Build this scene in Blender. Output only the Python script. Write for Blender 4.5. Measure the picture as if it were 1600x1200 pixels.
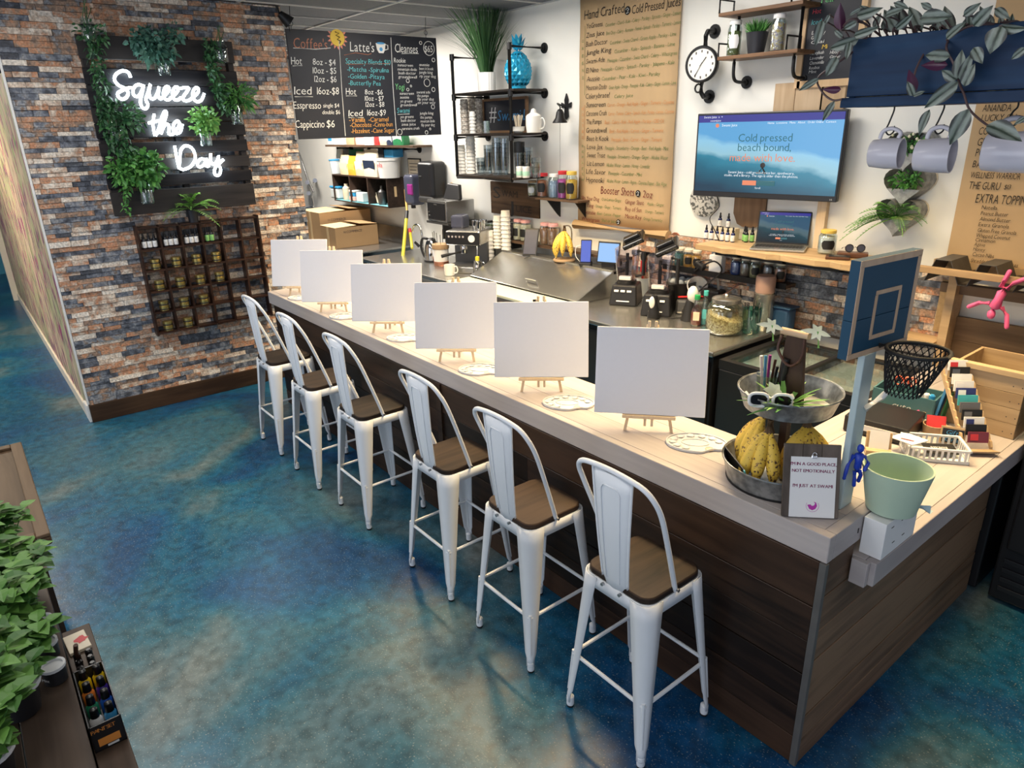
import bpy, math, random
from mathutils import Vector, Matrix, Euler
for _o in list(bpy.data.objects): bpy.data.objects.remove(_o)
SC = bpy.context.scene
COL = SC.collection
R = math.radians
PI = math.pi
random.seed(7)

# ---------------------------------------------------------------- camera
F_PX = 1079.2
YAW, PITCH, ROLL = R(-51.782), R(20.478), R(1.484)
CAM = Vector((0, 0, 2.42))
_f = Vector((math.cos(PITCH)*math.sin(YAW), math.cos(PITCH)*math.cos(YAW), -math.sin(PITCH)))
_r = Vector((math.cos(YAW), -math.sin(YAW), 0))
_d = _f.cross(_r)
CR = math.cos(ROLL)*_r + math.sin(ROLL)*_d
CD = -math.sin(ROLL)*_r + math.cos(ROLL)*_d
CF = _f
cam_data = bpy.data.cameras.new('camera')
cam_data.sensor_width = 36
cam_data.lens = F_PX/1600*36
cam_data.clip_start = 0.05
cam = bpy.data.objects.new('camera', cam_data)
COL.objects.link(cam)
_m = Matrix((CR, -CD, -CF)).transposed().to_4x4()
_m.translation = CAM
cam.matrix_world = _m
SC.camera = cam

# ---------------------------------------------------------------- world, lights, exposure
world = bpy.data.worlds.new('daylight'); SC.world = world
world.use_nodes = True
_bg = world.node_tree.nodes['Background']
_bg.inputs[0].default_value = (0.80, 0.86, 1.0, 1)
_bg.inputs[1].default_value = 0.65
SC.view_settings.view_transform = 'Standard'
SC.view_settings.look = 'None'
SC.view_settings.gamma = 1
SC.view_settings.use_curve_mapping = False
SC.view_settings.exposure = -0.15

def area_light(name, loc, size, power, color, rot=(0, 0, 0), spread=180):
    l = bpy.data.lights.new(name, 'AREA'); l.shape = 'RECTANGLE'
    l.size, l.size_y = size; l.energy = power; l.color = color; l.spread = R(spread)
    o = bpy.data.objects.new(name, l); COL.objects.link(o)
    o.location = loc; o.rotation_euler = rot
    return o
WARM = (1.0, 0.73, 0.38); NEUT = (1.0, 0.93, 0.84); COOL = (0.84, 0.90, 1.0)
# ceiling troffers of the shop (above the frame) and the shop-front window behind the photographer
for _x, _y, _p in ((-5.8, 3.2, 56), (-4.5, 3.2, 54), (-3.2, 3.2, 52), (-2.0, 3.2, 50), (-1.1, 3.4, 32)):
    area_light('counter_light', (_x, _y, 3.44), (.9, .22), _p, WARM, spread=105)
for _x, _p in ((-9.3, 170), (-7.6, 80), (-5.6, 46), (-3.4, 46)):
    area_light('kitchen_light', (_x, 3.75, 3.45), (1.1, .5), _p, NEUT)
for _x, _p in ((-5.2, 48), (-2.6, 26), (0.0, 20)):
    area_light('room_light', (_x, .2, 3.45), (1.2, .6), _p, (1, .96, .9))
area_light('corridor_light', (-9.5, -.9, 3.4), (.8, .8), 170, (1, .85, .65))
area_light('shopfront_window', (-1.6, -4.4, 1.9), (6.5, 2.6), 150, COOL, (R(90), 0, 0))

# ---------------------------------------------------------------- pixel -> place helpers
def ray(x, y):
    return CR*((x-800)/F_PX) + CD*((y-600)/F_PX) + CF
def pz(x, y, z):
    d = ray(x, y); return CAM + d*((z-CAM.z)/d.z)
def py(x, y, Y):
    d = ray(x, y); return CAM + d*(Y/d.y)
def px(x, y, X):
    d = ray(x, y); return CAM + d*(X/d.x)

# ---------------------------------------------------------------- materials
MATS = {}
def _nodes(name):
    m = bpy.data.materials.new(name); m.use_nodes = True
    nt = m.node_tree; b = nt.nodes['Principled BSDF']
    return m, nt, b
def _c(c): return (c[0], c[1], c[2], 1)
def mat(name, col, rough=.5, metal=0, var=.12, scale=18, bump=0, bscale=120, trans=0, emit=None, estr=0, alpha=1, spec=.5, coat=0, ior=1.45, sss=0):
    """plain procedural surface: base colour broken up by a little noise"""
    if name in MATS: return MATS[name]
    m, nt, b = _nodes(name)
    N, Lk = nt.nodes, nt.links
    b.inputs['Roughness'].default_value = rough; b.inputs['Metallic'].default_value = metal
    b.inputs['Specular IOR Level'].default_value = spec
    b.inputs['IOR'].default_value = ior
    tc = N.new('ShaderNodeTexCoord')
    if var > 0:
        nz = N.new('ShaderNodeTexNoise'); nz.inputs['Scale'].default_value = scale; nz.inputs['Detail'].default_value = 4
        Lk.new(tc.outputs['Object'], nz.inputs['Vector'])
        mx = N.new('ShaderNodeMix'); mx.data_type = 'RGBA'
        mx.inputs[6].default_value = _c([max(0, v*(1-var)) for v in col]); mx.inputs[7].default_value = _c([min(1, v*(1+var)) for v in col])
        Lk.new(nz.outputs[0], mx.inputs[0]); Lk.new(mx.outputs[2], b.inputs['Base Color'])
    else:
        b.inputs['Base Color'].default_value = _c(col)
    if bump:
        n2 = N.new('ShaderNodeTexNoise'); n2.inputs['Scale'].default_value = bscale; n2.inputs['Detail'].default_value = 3
        Lk.new(tc.outputs['Object'], n2.inputs['Vector'])
        bp = N.new('ShaderNodeBump'); bp.inputs['Strength'].default_value = bump; bp.inputs['Distance'].default_value = .01
        Lk.new(n2.outputs[0], bp.inputs['Height']); Lk.new(bp.outputs[0], b.inputs['Normal'])
    if trans: b.inputs['Transmission Weight'].default_value = trans
    if coat: b.inputs['Coat Weight'].default_value = coat
    if emit:
        b.inputs['Emission Color'].default_value = _c(emit); b.inputs['Emission Strength'].default_value = estr
    b.inputs['Alpha'].default_value = alpha
    m.diffuse_color = _c(col)
    MATS[name] = m
    return m
def wood(name, c1, c2, rough=.55, axis=0, scale=1.0, bump=.15, rnd=.35, knots=None):
    """planks: grain stretched along one local axis, each plank (object) a little different"""
    if name in MATS: return MATS[name]
    m, nt, b = _nodes(name); N, Lk = nt.nodes, nt.links
    b.inputs['Roughness'].default_value = rough; b.inputs['Specular IOR Level'].default_value = .25
    tc = N.new('ShaderNodeTexCoord'); oi = N.new('ShaderNodeObjectInfo')
    add = N.new('ShaderNodeVectorMath'); add.operation = 'ADD'
    cmb = N.new('ShaderNodeVectorMath'); cmb.operation = 'SCALE'; cmb.inputs[0].default_value = (3.1, 7.7, 5.3)
    Lk.new(oi.outputs['Random'], cmb.inputs['Scale'])
    Lk.new(tc.outputs['Object'], add.inputs[0]); Lk.new(cmb.outputs[0], add.inputs[1])
    mp = N.new('ShaderNodeMapping')
    s = [22*scale]*3; s[axis] = 1.6*scale
    mp.inputs['Scale'].default_value = s
    Lk.new(add.outputs[0], mp.inputs[0])
    nz = N.new('ShaderNodeTexNoise'); nz.inputs['Scale'].default_value = 1.0; nz.inputs['Detail'].default_value = 6; nz.inputs['Distortion'].default_value = .6
    Lk.new(mp.outputs[0], nz.inputs['Vector'])
    n2 = N.new('ShaderNodeTexNoise'); n2.inputs['Scale'].default_value = 2.2; Lk.new(add.outputs[0], n2.inputs['Vector'])
    ma = N.new('ShaderNodeMath'); ma.operation = 'MULTIPLY_ADD'; ma.inputs[1].default_value = .55; Lk.new(n2.outputs[0], ma.inputs[0])
    sb = N.new('ShaderNodeMath'); sb.operation = 'SUBTRACT'; sb.inputs[1].default_value = .28
    Lk.new(nz.outputs[0], sb.inputs[0]); Lk.new(sb.outputs[0], ma.inputs[2])
    mr = N.new('ShaderNodeMath'); mr.operation = 'MULTIPLY_ADD'; mr.inputs[1].default_value = rnd; Lk.new(oi.outputs['Random'], mr.inputs[0])
    s2 = N.new('ShaderNodeMath'); s2.operation = 'SUBTRACT'; s2.inputs[1].default_value = rnd/2
    Lk.new(ma.outputs[0], s2.inputs[0]); Lk.new(s2.outputs[0], mr.inputs[2])
    cr = N.new('ShaderNodeValToRGB'); cr.color_ramp.elements[0].position = .25; cr.color_ramp.elements[1].position = .75
    cr.color_ramp.elements[0].color = _c(c1); cr.color_ramp.elements[1].color = _c(c2)
    Lk.new(mr.outputs[0], cr.inputs[0]); Lk.new(cr.outputs[0], b.inputs['Base Color'])
    bp = N.new('ShaderNodeBump'); bp.inputs['Strength'].default_value = bump; bp.inputs['Distance'].default_value = .004
    Lk.new(nz.outputs[0], bp.inputs['Height']); Lk.new(bp.outputs[0], b.inputs['Normal'])
    m.diffuse_color = _c(c1); MATS[name] = m
    return m
def glass(name, col=(1, 1, 1), rough=.03, mix=.75):
    """thin clear pane or jar wall: mostly see-through with a glossy skin"""
    if name in MATS: return MATS[name]
    m = bpy.data.materials.new(name); m.use_nodes = True
    nt = m.node_tree; N, Lk = nt.nodes, nt.links; N.clear()
    out = N.new('ShaderNodeOutputMaterial'); tr = N.new('ShaderNodeBsdfTransparent'); gl = N.new('ShaderNodeBsdfGlossy')
    tr.inputs[0].default_value = _c(col); gl.inputs['Roughness'].default_value = rough; gl.inputs['Color'].default_value = (.9, .92, .92, 1)
    lw = N.new('ShaderNodeLayerWeight'); lw.inputs[0].default_value = .35
    mr = N.new('ShaderNodeMapRange'); mr.inputs[3].default_value = (1-mix)*.25; mr.inputs[4].default_value = .55
    Lk.new(lw.outputs['Facing'], mr.inputs[0])
    mx = N.new('ShaderNodeMixShader'); Lk.new(mr.outputs[0], mx.inputs[0]); Lk.new(tr.outputs[0], mx.inputs[1]); Lk.new(gl.outputs[0], mx.inputs[2])
    Lk.new(mx.outputs[0], out.inputs[0]); MATS[name] = m
    return m
def emis(name, col, strength):
    if name in MATS: return MATS[name]
    return mat(name, (.02, .02, .02), .3, var=0, emit=col, estr=strength)
def ramp_mat(name, stops, scale=(1, 1, 1), nscale=4, detail=6, rough=.5, bump=0, dist=0, metal=0, coords='Object', island=0.0, spec=.5):
    """noise through a colour ramp"""
    if name in MATS: return MATS[name]
    m, nt, b = _nodes(name); N, Lk = nt.nodes, nt.links
    b.inputs['Roughness'].default_value = rough; b.inputs['Metallic'].default_value = metal; b.inputs['Specular IOR Level'].default_value = spec
    tc = N.new('ShaderNodeTexCoord'); mp = N.new('ShaderNodeMapping'); mp.inputs['Scale'].default_value = scale
    Lk.new(tc.outputs[coords], mp.inputs[0])
    nz = N.new('ShaderNodeTexNoise'); nz.inputs['Scale'].default_value = nscale; nz.inputs['Detail'].default_value = detail; nz.inputs['Distortion'].default_value = dist
    Lk.new(mp.outputs[0], nz.inputs['Vector'])
    cr = N.new('ShaderNodeValToRGB'); els = cr.color_ramp.elements
    while len(els) < len(stops): els.new(.5)
    for e, (p, c) in zip(els, stops): e.position = p; e.color = _c(c)
    Lk.new(nz.outputs[0], cr.inputs[0]); Lk.new(cr.outputs[0], b.inputs['Base Color'])
    if bump:
        bp = N.new('ShaderNodeBump'); bp.inputs['Strength'].default_value = bump; bp.inputs['Distance'].default_value = .01
        Lk.new(nz.outputs[0], bp.inputs['Height']); Lk.new(bp.outputs[0], b.inputs['Normal'])
    m.diffuse_color = _c(stops[0][1]); MATS[name] = m
    return m
def stone_mat(name):
    """ledgestone: each piece picks a stone colour, then mottles"""
    m, nt, b = _nodes(name); N, Lk = nt.nodes, nt.links
    b.inputs['Roughness'].default_value = .62; b.inputs['Specular IOR Level'].default_value = .4
    tc = N.new('ShaderNodeTexCoord'); oi = N.new('ShaderNodeObjectInfo'); ge = N.new('ShaderNodeNewGeometry')
    ad = N.new('ShaderNodeMath'); Lk.new(oi.outputs['Random'], ad.inputs[0]); Lk.new(ge.outputs['Random Per Island'], ad.inputs[1])
    fr = N.new('ShaderNodeMath'); fr.operation = 'FRACT'; Lk.new(ad.outputs[0], fr.inputs[0])
    nz = N.new('ShaderNodeTexNoise'); nz.inputs['Scale'].default_value = 16; nz.inputs['Detail'].default_value = 6
    Lk.new(ge.outputs['Position'], nz.inputs['Vector'])
    ma = N.new('ShaderNodeMath'); ma.operation = 'MULTIPLY_ADD'; ma.inputs[1].default_value = 1.1; Lk.new(nz.outputs[0], ma.inputs[0])
    sb = N.new('ShaderNodeMath'); sb.operation = 'SUBTRACT'; sb.inputs[1].default_value = .55; Lk.new(fr.outputs[0], sb.inputs[0]); Lk.new(sb.outputs[0], ma.inputs[2])
    cr = N.new('ShaderNodeValToRGB'); els = cr.color_ramp.elements
    pal = [(0, (.055, .060, .075)), (.14, (.12, .135, .17)), (.28, (.25, .26, .28)), (.38, (.19, .135, .105)), (.50, (.36, .235, .165)), (.62, (.46, .215, .115)), (.74, (.43, .325, .255)), (.87, (.60, .50, .41)), (1, (.66, .60, .53))]
    while len(els) < len(pal): els.new(.5)
    for e, (p, c) in zip(els, pal): e.position = p; e.color = _c(c)
    Lk.new(ma.outputs[0], cr.inputs[0])
    n3 = N.new('ShaderNodeTexNoise'); n3.inputs['Scale'].default_value = 70; n3.inputs['Detail'].default_value = 5; Lk.new(ge.outputs['Position'], n3.inputs['Vector'])
    mr = N.new('ShaderNodeMapRange'); mr.inputs[1].default_value = .3; mr.inputs[2].default_value = .7; mr.inputs[3].default_value = .65; mr.inputs[4].default_value = 1.5
    Lk.new(n3.outputs[0], mr.inputs[0])
    mx = N.new('ShaderNodeMix'); mx.data_type = 'RGBA'; mx.blend_type = 'MULTIPLY'; mx.inputs[0].default_value = 1
    Lk.new(cr.outputs[0], mx.inputs[6]); Lk.new(mr.outputs[0], mx.inputs[7]); Lk.new(mx.outputs[2], b.inputs['Base Color'])
    bp = N.new('ShaderNodeBump'); bp.inputs['Strength'].default_value = .6; bp.inputs['Distance'].default_value = .008
    Lk.new(n3.outputs[0], bp.inputs['Height']); Lk.new(bp.outputs[0], b.inputs['Normal'])
    MATS[name] = m
    return m

# ---------------------------------------------------------------- mesh builder
def basis(d, up=(0, 0, 1)):
    d = Vector(d).normalized(); u = Vector(up)
    if abs(d.dot(u)) > .98: u = Vector((1, 0, 0))
    a = d.cross(u).normalized(); return a, a.cross(d).normalized(), d
class MB:
    def __init__(s): s.v = []; s.f = []; s.m = None
    def add(s, vs, fs):
        n = len(s.v)
        if s.m is not None: vs = [s.m @ Vector(p) for p in vs]
        s.v += [tuple(p) for p in vs]; s.f += [tuple(i+n for i in q) for q in fs]; return s
    def box(s, c, d, rot=None):
        x, y, z = d[0]/2, d[1]/2, d[2]/2
        vs = [Vector((a*x, b*y, e*z)) for e in (-1, 1) for b in (-1, 1) for a in (-1, 1)]
        if rot is not None:
            M = Euler(rot).to_matrix() if not isinstance(rot, Matrix) else rot
            vs = [M @ p for p in vs]
        c = Vector(c)
        return s.add([p+c for p in vs], [(0, 2, 3, 1), (4, 5, 7, 6), (0, 1, 5, 4), (2, 6, 7, 3), (0, 4, 6, 2), (1, 3, 7, 5)])
    def mm(s, a, b):
        return s.box([(a[i]+b[i])/2 for i in range(3)], [abs(b[i]-a[i]) for i in range(3)])
    def hexa(s, q0, q1):
        """solid between two quads"""
        return s.add(list(q0)+list(q1), [(3, 2, 1, 0), (4, 5, 6, 7), (0, 1, 5, 4), (1, 2, 6, 5), (2, 3, 7, 6), (3, 0, 4, 7)])
    def poly(s, ps): return s.add(ps, [tuple(range(len(ps)))])
    def slab(s, ps, off):
        """polygon ps pushed along vector off: closed slab"""
        n = len(ps); off = Vector(off); ps = [Vector(p) for p in ps]
        return s.add(ps+[p+off for p in ps], [tuple(range(n))[::-1], tuple(range(n, 2*n))]+[(i, (i+1) % n, n+(i+1) % n, n+i) for i in range(n)])
    def cyl(s, p0, p1, r0, r1=None, n=12, cap=True):
        r1 = r0 if r1 is None else r1
        p0, p1 = Vector(p0), Vector(p1); a, b, d = basis(p1-p0)
        vs = []
        for p, r in ((p0, r0), (p1, r1)):
            for i in range(n):
                t = 2*PI*i/n; vs.append(p+a*(r*math.cos(t))+b*(r*math.sin(t)))
        fs = [(i, i+n, (i+1) % n+n, (i+1) % n) for i in range(n)]
        if cap: fs += [tuple(range(n)), tuple(range(2*n-1, n-1, -1))]
        return s.add(vs, fs)
    def lathe(s, prof, n=20, c=(0, 0, 0), sx=1, sy=1, axis=None):
        c = Vector(c); vs = []; k = len(prof)
        A = basis(axis) if axis is not None else (Vector((1, 0, 0)), Vector((0, 1, 0)), Vector((0, 0, 1)))
        for r, z in prof:
            for i in range(n):
                t = 2*PI*i/n; vs.append(c+A[0]*(r*sx*math.cos(t))+A[1]*(r*sy*math.sin(t))+A[2]*z)
        fs = [(j*n+i, j*n+(i+1) % n, (j+1)*n+(i+1) % n, (j+1)*n+i) for j in range(k-1) for i in range(n)]
        if prof[0][0] > 1e-5: fs.append(tuple(range(n))[::-1])
        if prof[-1][0] > 1e-5: fs.append(tuple(range((k-1)*n, k*n)))
        return s.add(vs, fs)
    def tube(s, pts, r, n=8, closed=False, cap=True):
        pts = [Vector(p) for p in pts]; k = len(pts); vs = []; last = None
        for i, p in enumerate(pts):
            if closed: d = pts[(i+1) % k]-pts[i-1]
            else: d = pts[min(i+1, k-1)]-pts[max(i-1, 0)]
            d = d.normalized()
            if last is None: a, b, _ = basis(d)
            else:
                a = (last-d*last.dot(d))
                a = a.normalized() if a.length > 1e-6 else basis(d)[0]
                b = d.cross(a)
            last = a; rr = r[i] if isinstance(r, (list, tuple)) else r
            for j in range(n):
                t = 2*PI*j/n; vs.append(p+a*(rr*math.cos(t))+b*(rr*math.sin(t)))
        fs = [(i*n+j, i*n+(j+1) % n, (i+1)*n+(j+1) % n, (i+1)*n+j) for i in range(k-1) for j in range(n)]
        if closed: fs += [((k-1)*n+j, (k-1)*n+(j+1) % n, (j+1) % n, j) for j in range(n)]
        elif cap: fs += [tuple(range(n))[::-1], tuple(range((k-1)*n, k*n))]
        return s.add(vs, fs)
    def sph(s, c, r, nu=12, nv=8):
        r = (r, r, r) if not isinstance(r, (tuple, list)) else r
        vs = [(c[0], c[1], c[2]-r[2])]
        for j in range(1, nv):
            ph = -PI/2+PI*j/nv
            for i in range(nu):
                t = 2*PI*i/nu; vs.append((c[0]+r[0]*math.cos(ph)*math.cos(t), c[1]+r[1]*math.cos(ph)*math.sin(t), c[2]+r[2]*math.sin(ph)))
        vs.append((c[0], c[1], c[2]+r[2])); L = len(vs)-1
        fs = [(0, 1+(i+1) % nu, 1+i) for i in range(nu)]
        fs += [(1+j*nu+i, 1+j*nu+(i+1) % nu, 1+(j+1)*nu+(i+1) % nu, 1+(j+1)*nu+i) for j in range(nv-2) for i in range(nu)]
        fs += [(L, 1+(nv-2)*nu+i, 1+(nv-2)*nu+(i+1) % nu) for i in range(nu)]
        return s.add(vs, fs)
    def leaf(s, base, d, L, W, up=(0, 0, 1), curl=.25, fold=.15, n=4, tip=1.0):
        """pointed leaf blade: two strips either side of a midrib"""
        base = Vector(base); a, b, d = basis(d, up)
        vs = []
        for i in range(n+1):
            t = i/n; w = W*math.sin(PI*min(1, t**.8*tip))*.5 if 0 < t < 1 else 0.0008
            p = base+d*(L*t)-Vector((0, 0, 1))*(curl*L*t*t)
            vs += [p-a*w+b*(fold*w), p, p+a*w+b*(fold*w)]
        fs = []
        for i in range(n):
            k = i*3; fs += [(k, k+1, k+4, k+3), (k+1, k+2, k+5, k+4)]
        return s.add(vs, fs)
    def text(s, st, size, o, u, v, align='l', lift=.0006, shear=0, space=1.0, jit=0):
        """flat lettering at o along u (right) and v (up)"""
        u = Vector(u).normalized(); v = Vector(v).normalized(); o = Vector(o)+u.cross(v)*lift
        w = text_width(st, size, space); x = {'l': 0, 'c': -w/2, 'r': -w}[align]
        for ch in st:
            g = GLYPH.get(ch)
            if g and g[0]:
                jy = random.uniform(-jit, jit)*size
                s.add([o+u*(x+(p[0]+shear*p[1])*size)+v*(p[1]*size+jy) for p in g[0]], g[1])
            x += (g[2] if g else .3)*size*space
        return s
    def build(s, name, m, parent=None, smooth=None, world=False, bevel=0, seg=2, label=None):
        me = bpy.data.meshes.new(name)
        vs = s.v
        o = bpy.data.objects.new(name, me)
        if world and parent is not None:
            inv = wmat(parent).inverted(); vs = [inv @ Vector(p) for p in vs]
        elif world:
            lo = [min(p[i] for p in vs) for i in range(3)]; hi = [max(p[i] for p in vs) for i in range(3)]
            c = Vector(((lo[0]+hi[0])/2, (lo[1]+hi[1])/2, lo[2])); vs = [Vector(p)-c for p in vs]; o.location = c
        me.from_pydata([tuple(p) for p in vs], [], s.f); me.update()
        if isinstance(m, str): m = MATS[m]
        me.materials.append(m)
        if smooth is not None:
            me.shade_smooth()
            if smooth < 180: me.set_sharp_from_angle(angle=R(smooth))
        COL.objects.link(o)
        if parent is not None: o.parent = parent
        if bevel:
            b = o.modifiers.new('bevel', 'BEVEL'); b.width = bevel; b.segments = seg; b.limit_method = 'ANGLE'; b.angle_limit = R(40); b.harden_normals = False
        if label: o['label'] = label
        return o
def wmat(o):
    m = o.matrix_basis.copy(); p = o.parent
    while p is not None: m = p.matrix_basis @ m; p = p.parent
    return m
GLYPH = {}
def make_glyphs():
    chars = "ABCDEFGHIJKLMNOPQRSTUVWXYZabcdefghijklmnopqrstuvwxyz0123456789$#!'.,-&:/?+%()|"
    obs = []
    for ch in chars:
        cu = bpy.data.curves.new('glyph', 'FONT'); cu.body = ch; cu.size = 1; cu.resolution_u = 2; cu.offset = -.004
        o = bpy.data.objects.new('glyph', cu); COL.objects.link(o); obs.append((ch, o, cu))
    dg = bpy.context.evaluated_depsgraph_get()
    for ch, o, cu in obs:
        me = bpy.data.meshes.new_from_object(o.evaluated_get(dg))
        vs = [(p.co.x, p.co.y) for p in me.vertices]; fs = [tuple(q.vertices) for q in me.polygons]
        if vs:
            x0 = min(p[0] for p in vs); x1 = max(p[0] for p in vs)
            GLYPH[ch] = ([(p[0]-x0, p[1]) for p in vs], fs, x1-x0+.075)
        bpy.data.meshes.remove(me)
    for ch, o, cu in obs:
        bpy.data.objects.remove(o); bpy.data.curves.remove(cu)
    GLYPH[' '] = (None, None, .26)
make_glyphs()
def text_width(st, size, space=1.0): return sum((GLYPH[c][2] if c in GLYPH else .3) for c in st)*size*space

# ---------------------------------------------------------------- things
def tag(o, label=None, cat=None, group=None, kind=None):
    if label: o['label'] = label
    if cat: o['category'] = cat
    if group: o['group'] = group
    if kind: o['kind'] = kind
    return o
def thing(name, label, cat, loc=(0, 0, 0), rz=0, group=None, rot=None):
    o = bpy.data.objects.new(name, None); COL.objects.link(o)
    o.empty_display_size = .05
    o.location = loc; o.rotation_euler = rot if rot else (0, 0, rz)
    return tag(o, label, cat, group)
def copy_tree(o, parent=None):
    c = o.copy(); COL.objects.link(c); c.parent = parent
    for ch in [x for x in bpy.data.objects if x.parent == o]: copy_tree(ch, c)
    return c
def struct(o): o['kind'] = 'structure'; return o
def B(c, d, rot=None): return MB().box(c, d, rot)
def catmull(pts, n=6, closed=False):
    P = [Vector(p) for p in pts]; k = len(P); out = []
    rng = range(k) if closed else range(k-1)
    for i in rng:
        p0, p1, p2, p3 = (P[(i-1) % k], P[i], P[(i+1) % k], P[(i+2) % k]) if closed else (P[max(i-1, 0)], P[i], P[i+1], P[min(i+2, k-1)])
        for j in range(n):
            t = j/n; out.append(.5*((2*p1)+(p2-p0)*t+(2*p0-5*p1+4*p2-p3)*t*t+(3*p1-p0-3*p2+p3)*t**3))
    if not closed: out.append(P[-1])
    return out

# ================================================================ SETTING
YW = 4.90          # back wall plane
XB = -6.90         # brick partition plane
ZC = 3.50
# ---- floor: stained and sealed concrete
def floor_mat():
    m, nt, b = _nodes('stained_concrete'); N, Lk = nt.nodes, nt.links
    tc = N.new('ShaderNodeTexCoord')
    def nz(sc, det=5, dis=0):
        n = N.new('ShaderNodeTexNoise'); n.inputs['Scale'].default_value = sc; n.inputs['Detail'].default_value = det; n.inputs['Distortion'].default_value = dis
        Lk.new(tc.outputs['Object'], n.inputs['Vector']); return n
    a = nz(.8, 8, .6)
    cr = N.new('ShaderNodeValToRGB'); els = cr.color_ramp.elements
    pal = [(.30, (.002, .032, .115)), (.42, (.003, .058, .155)), (.50, (.006, .085, .165)), (.57, (.028, .105, .150)), (.65, (.10, .145, .160)), (.76, (.20, .205, .19))]
    while len(els) < len(pal): els.new(.5)
    for e, (p, c) in zip(els, pal): e.position = p; e.color = _c(c)
    Lk.new(a.outputs[0], cr.inputs[0])
    m2 = nz(16, 9, .4); r2 = N.new('ShaderNodeMapRange'); r2.inputs[1].default_value = .3; r2.inputs[2].default_value = .7; r2.inputs[3].default_value = .62; r2.inputs[4].default_value = 1.38
    Lk.new(m2.outputs[0], r2.inputs[0])
    x1 = N.new('ShaderNodeMix'); x1.data_type = 'RGBA'; x1.blend_type = 'MULTIPLY'; x1.inputs[0].default_value = 1
    Lk.new(cr.outputs[0], x1.inputs[6]); Lk.new(r2.outputs[0], x1.inputs[7])
    m3 = nz(125, 2); r3 = N.new('ShaderNodeMapRange'); r3.inputs[1].default_value = .62; r3.inputs[2].default_value = .70; r3.inputs[3].default_value = 0; r3.inputs[4].default_value = .42
    Lk.new(m3.outputs[0], r3.inputs[0])
    x2 = N.new('ShaderNodeMix'); x2.data_type = 'RGBA'; x2.inputs[7].default_value = (.50, .52, .46, 1)
    Lk.new(r3.outputs[0], x2.inputs[0]); Lk.new(x1.outputs[2], x2.inputs[6]); Lk.new(x2.outputs[2], b.inputs['Base Color'])
    b.inputs['Roughness'].default_value = .27; b.inputs['Specular IOR Level'].default_value = .5
    rr = N.new('ShaderNodeMapRange'); rr.inputs[3].default_value = .28; rr.inputs[4].default_value = .36; Lk.new(m2.outputs[0], rr.inputs[0]); Lk.new(rr.outputs[0], b.inputs['Roughness'])
    bp = N.new('ShaderNodeBump'); bp.inputs['Strength'].default_value = .12; bp.inputs['Distance'].default_value = .004
    m4 = nz(60, 4); Lk.new(m4.outputs[0], bp.inputs['Height']); Lk.new(bp.outputs[0], b.inputs['Normal'])
    MATS['stained_concrete'] = m; return m
struct(MB().mm((-16.5, -4.5, -.1), (3, YW+.3, 0)).build('floor', floor_mat()))
mat('wall_paint', (.80, .79, .74), .6, var=.03, scale=3, bump=.05, bscale=200)
struct(MB().mm((-16.5, YW, 0), (3, YW+.12, ZC)).build('wall_back', 'wall_paint'))
# ---- ceiling: dark acoustic tiles in a pale grid
mat('ceiling_dark', (.07, .075, .085), .8, var=.1)
mat('ceiling_tile', (.16, .17, .19), .85, var=.15, scale=30, bump=.3, bscale=90)
mat('ceiling_grid', (.55, .55, .53), .5, var=.02)
ceil = struct(MB().mm((-16.5, -4.5, ZC+.03), (3, YW+.12, ZC+.13)).build('ceiling', 'ceiling_dark'))
_tm = MB().mm((-.295, -.59, -.008), (.295, .59, .008)).build('ceiling_tile', 'ceiling_tile', ceil, bevel=.004, seg=1)
_first = True
for i in range(14):
    for j in range(4):
        o = _tm if _first else _tm.copy()
        if not _first: COL.objects.link(o)
        _first = False
        o.location = (-12.0+i*.61, 4.9-.62-j*1.22, ZC+.018)
g = MB()
for i in range(15): g.mm((-12.0-.305+i*.61-.012, 0, ZC), (-12.0-.305+i*.61+.012, YW, ZC+.012))
for j in range(5): g.mm((-12.3, 4.9-.01-j*1.22-.012, ZC-.001), (-3.7, 4.9-.01-j*1.22+.012, ZC+.011))
g.build('ceiling_grid', 'ceiling_grid', ceil)
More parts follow.
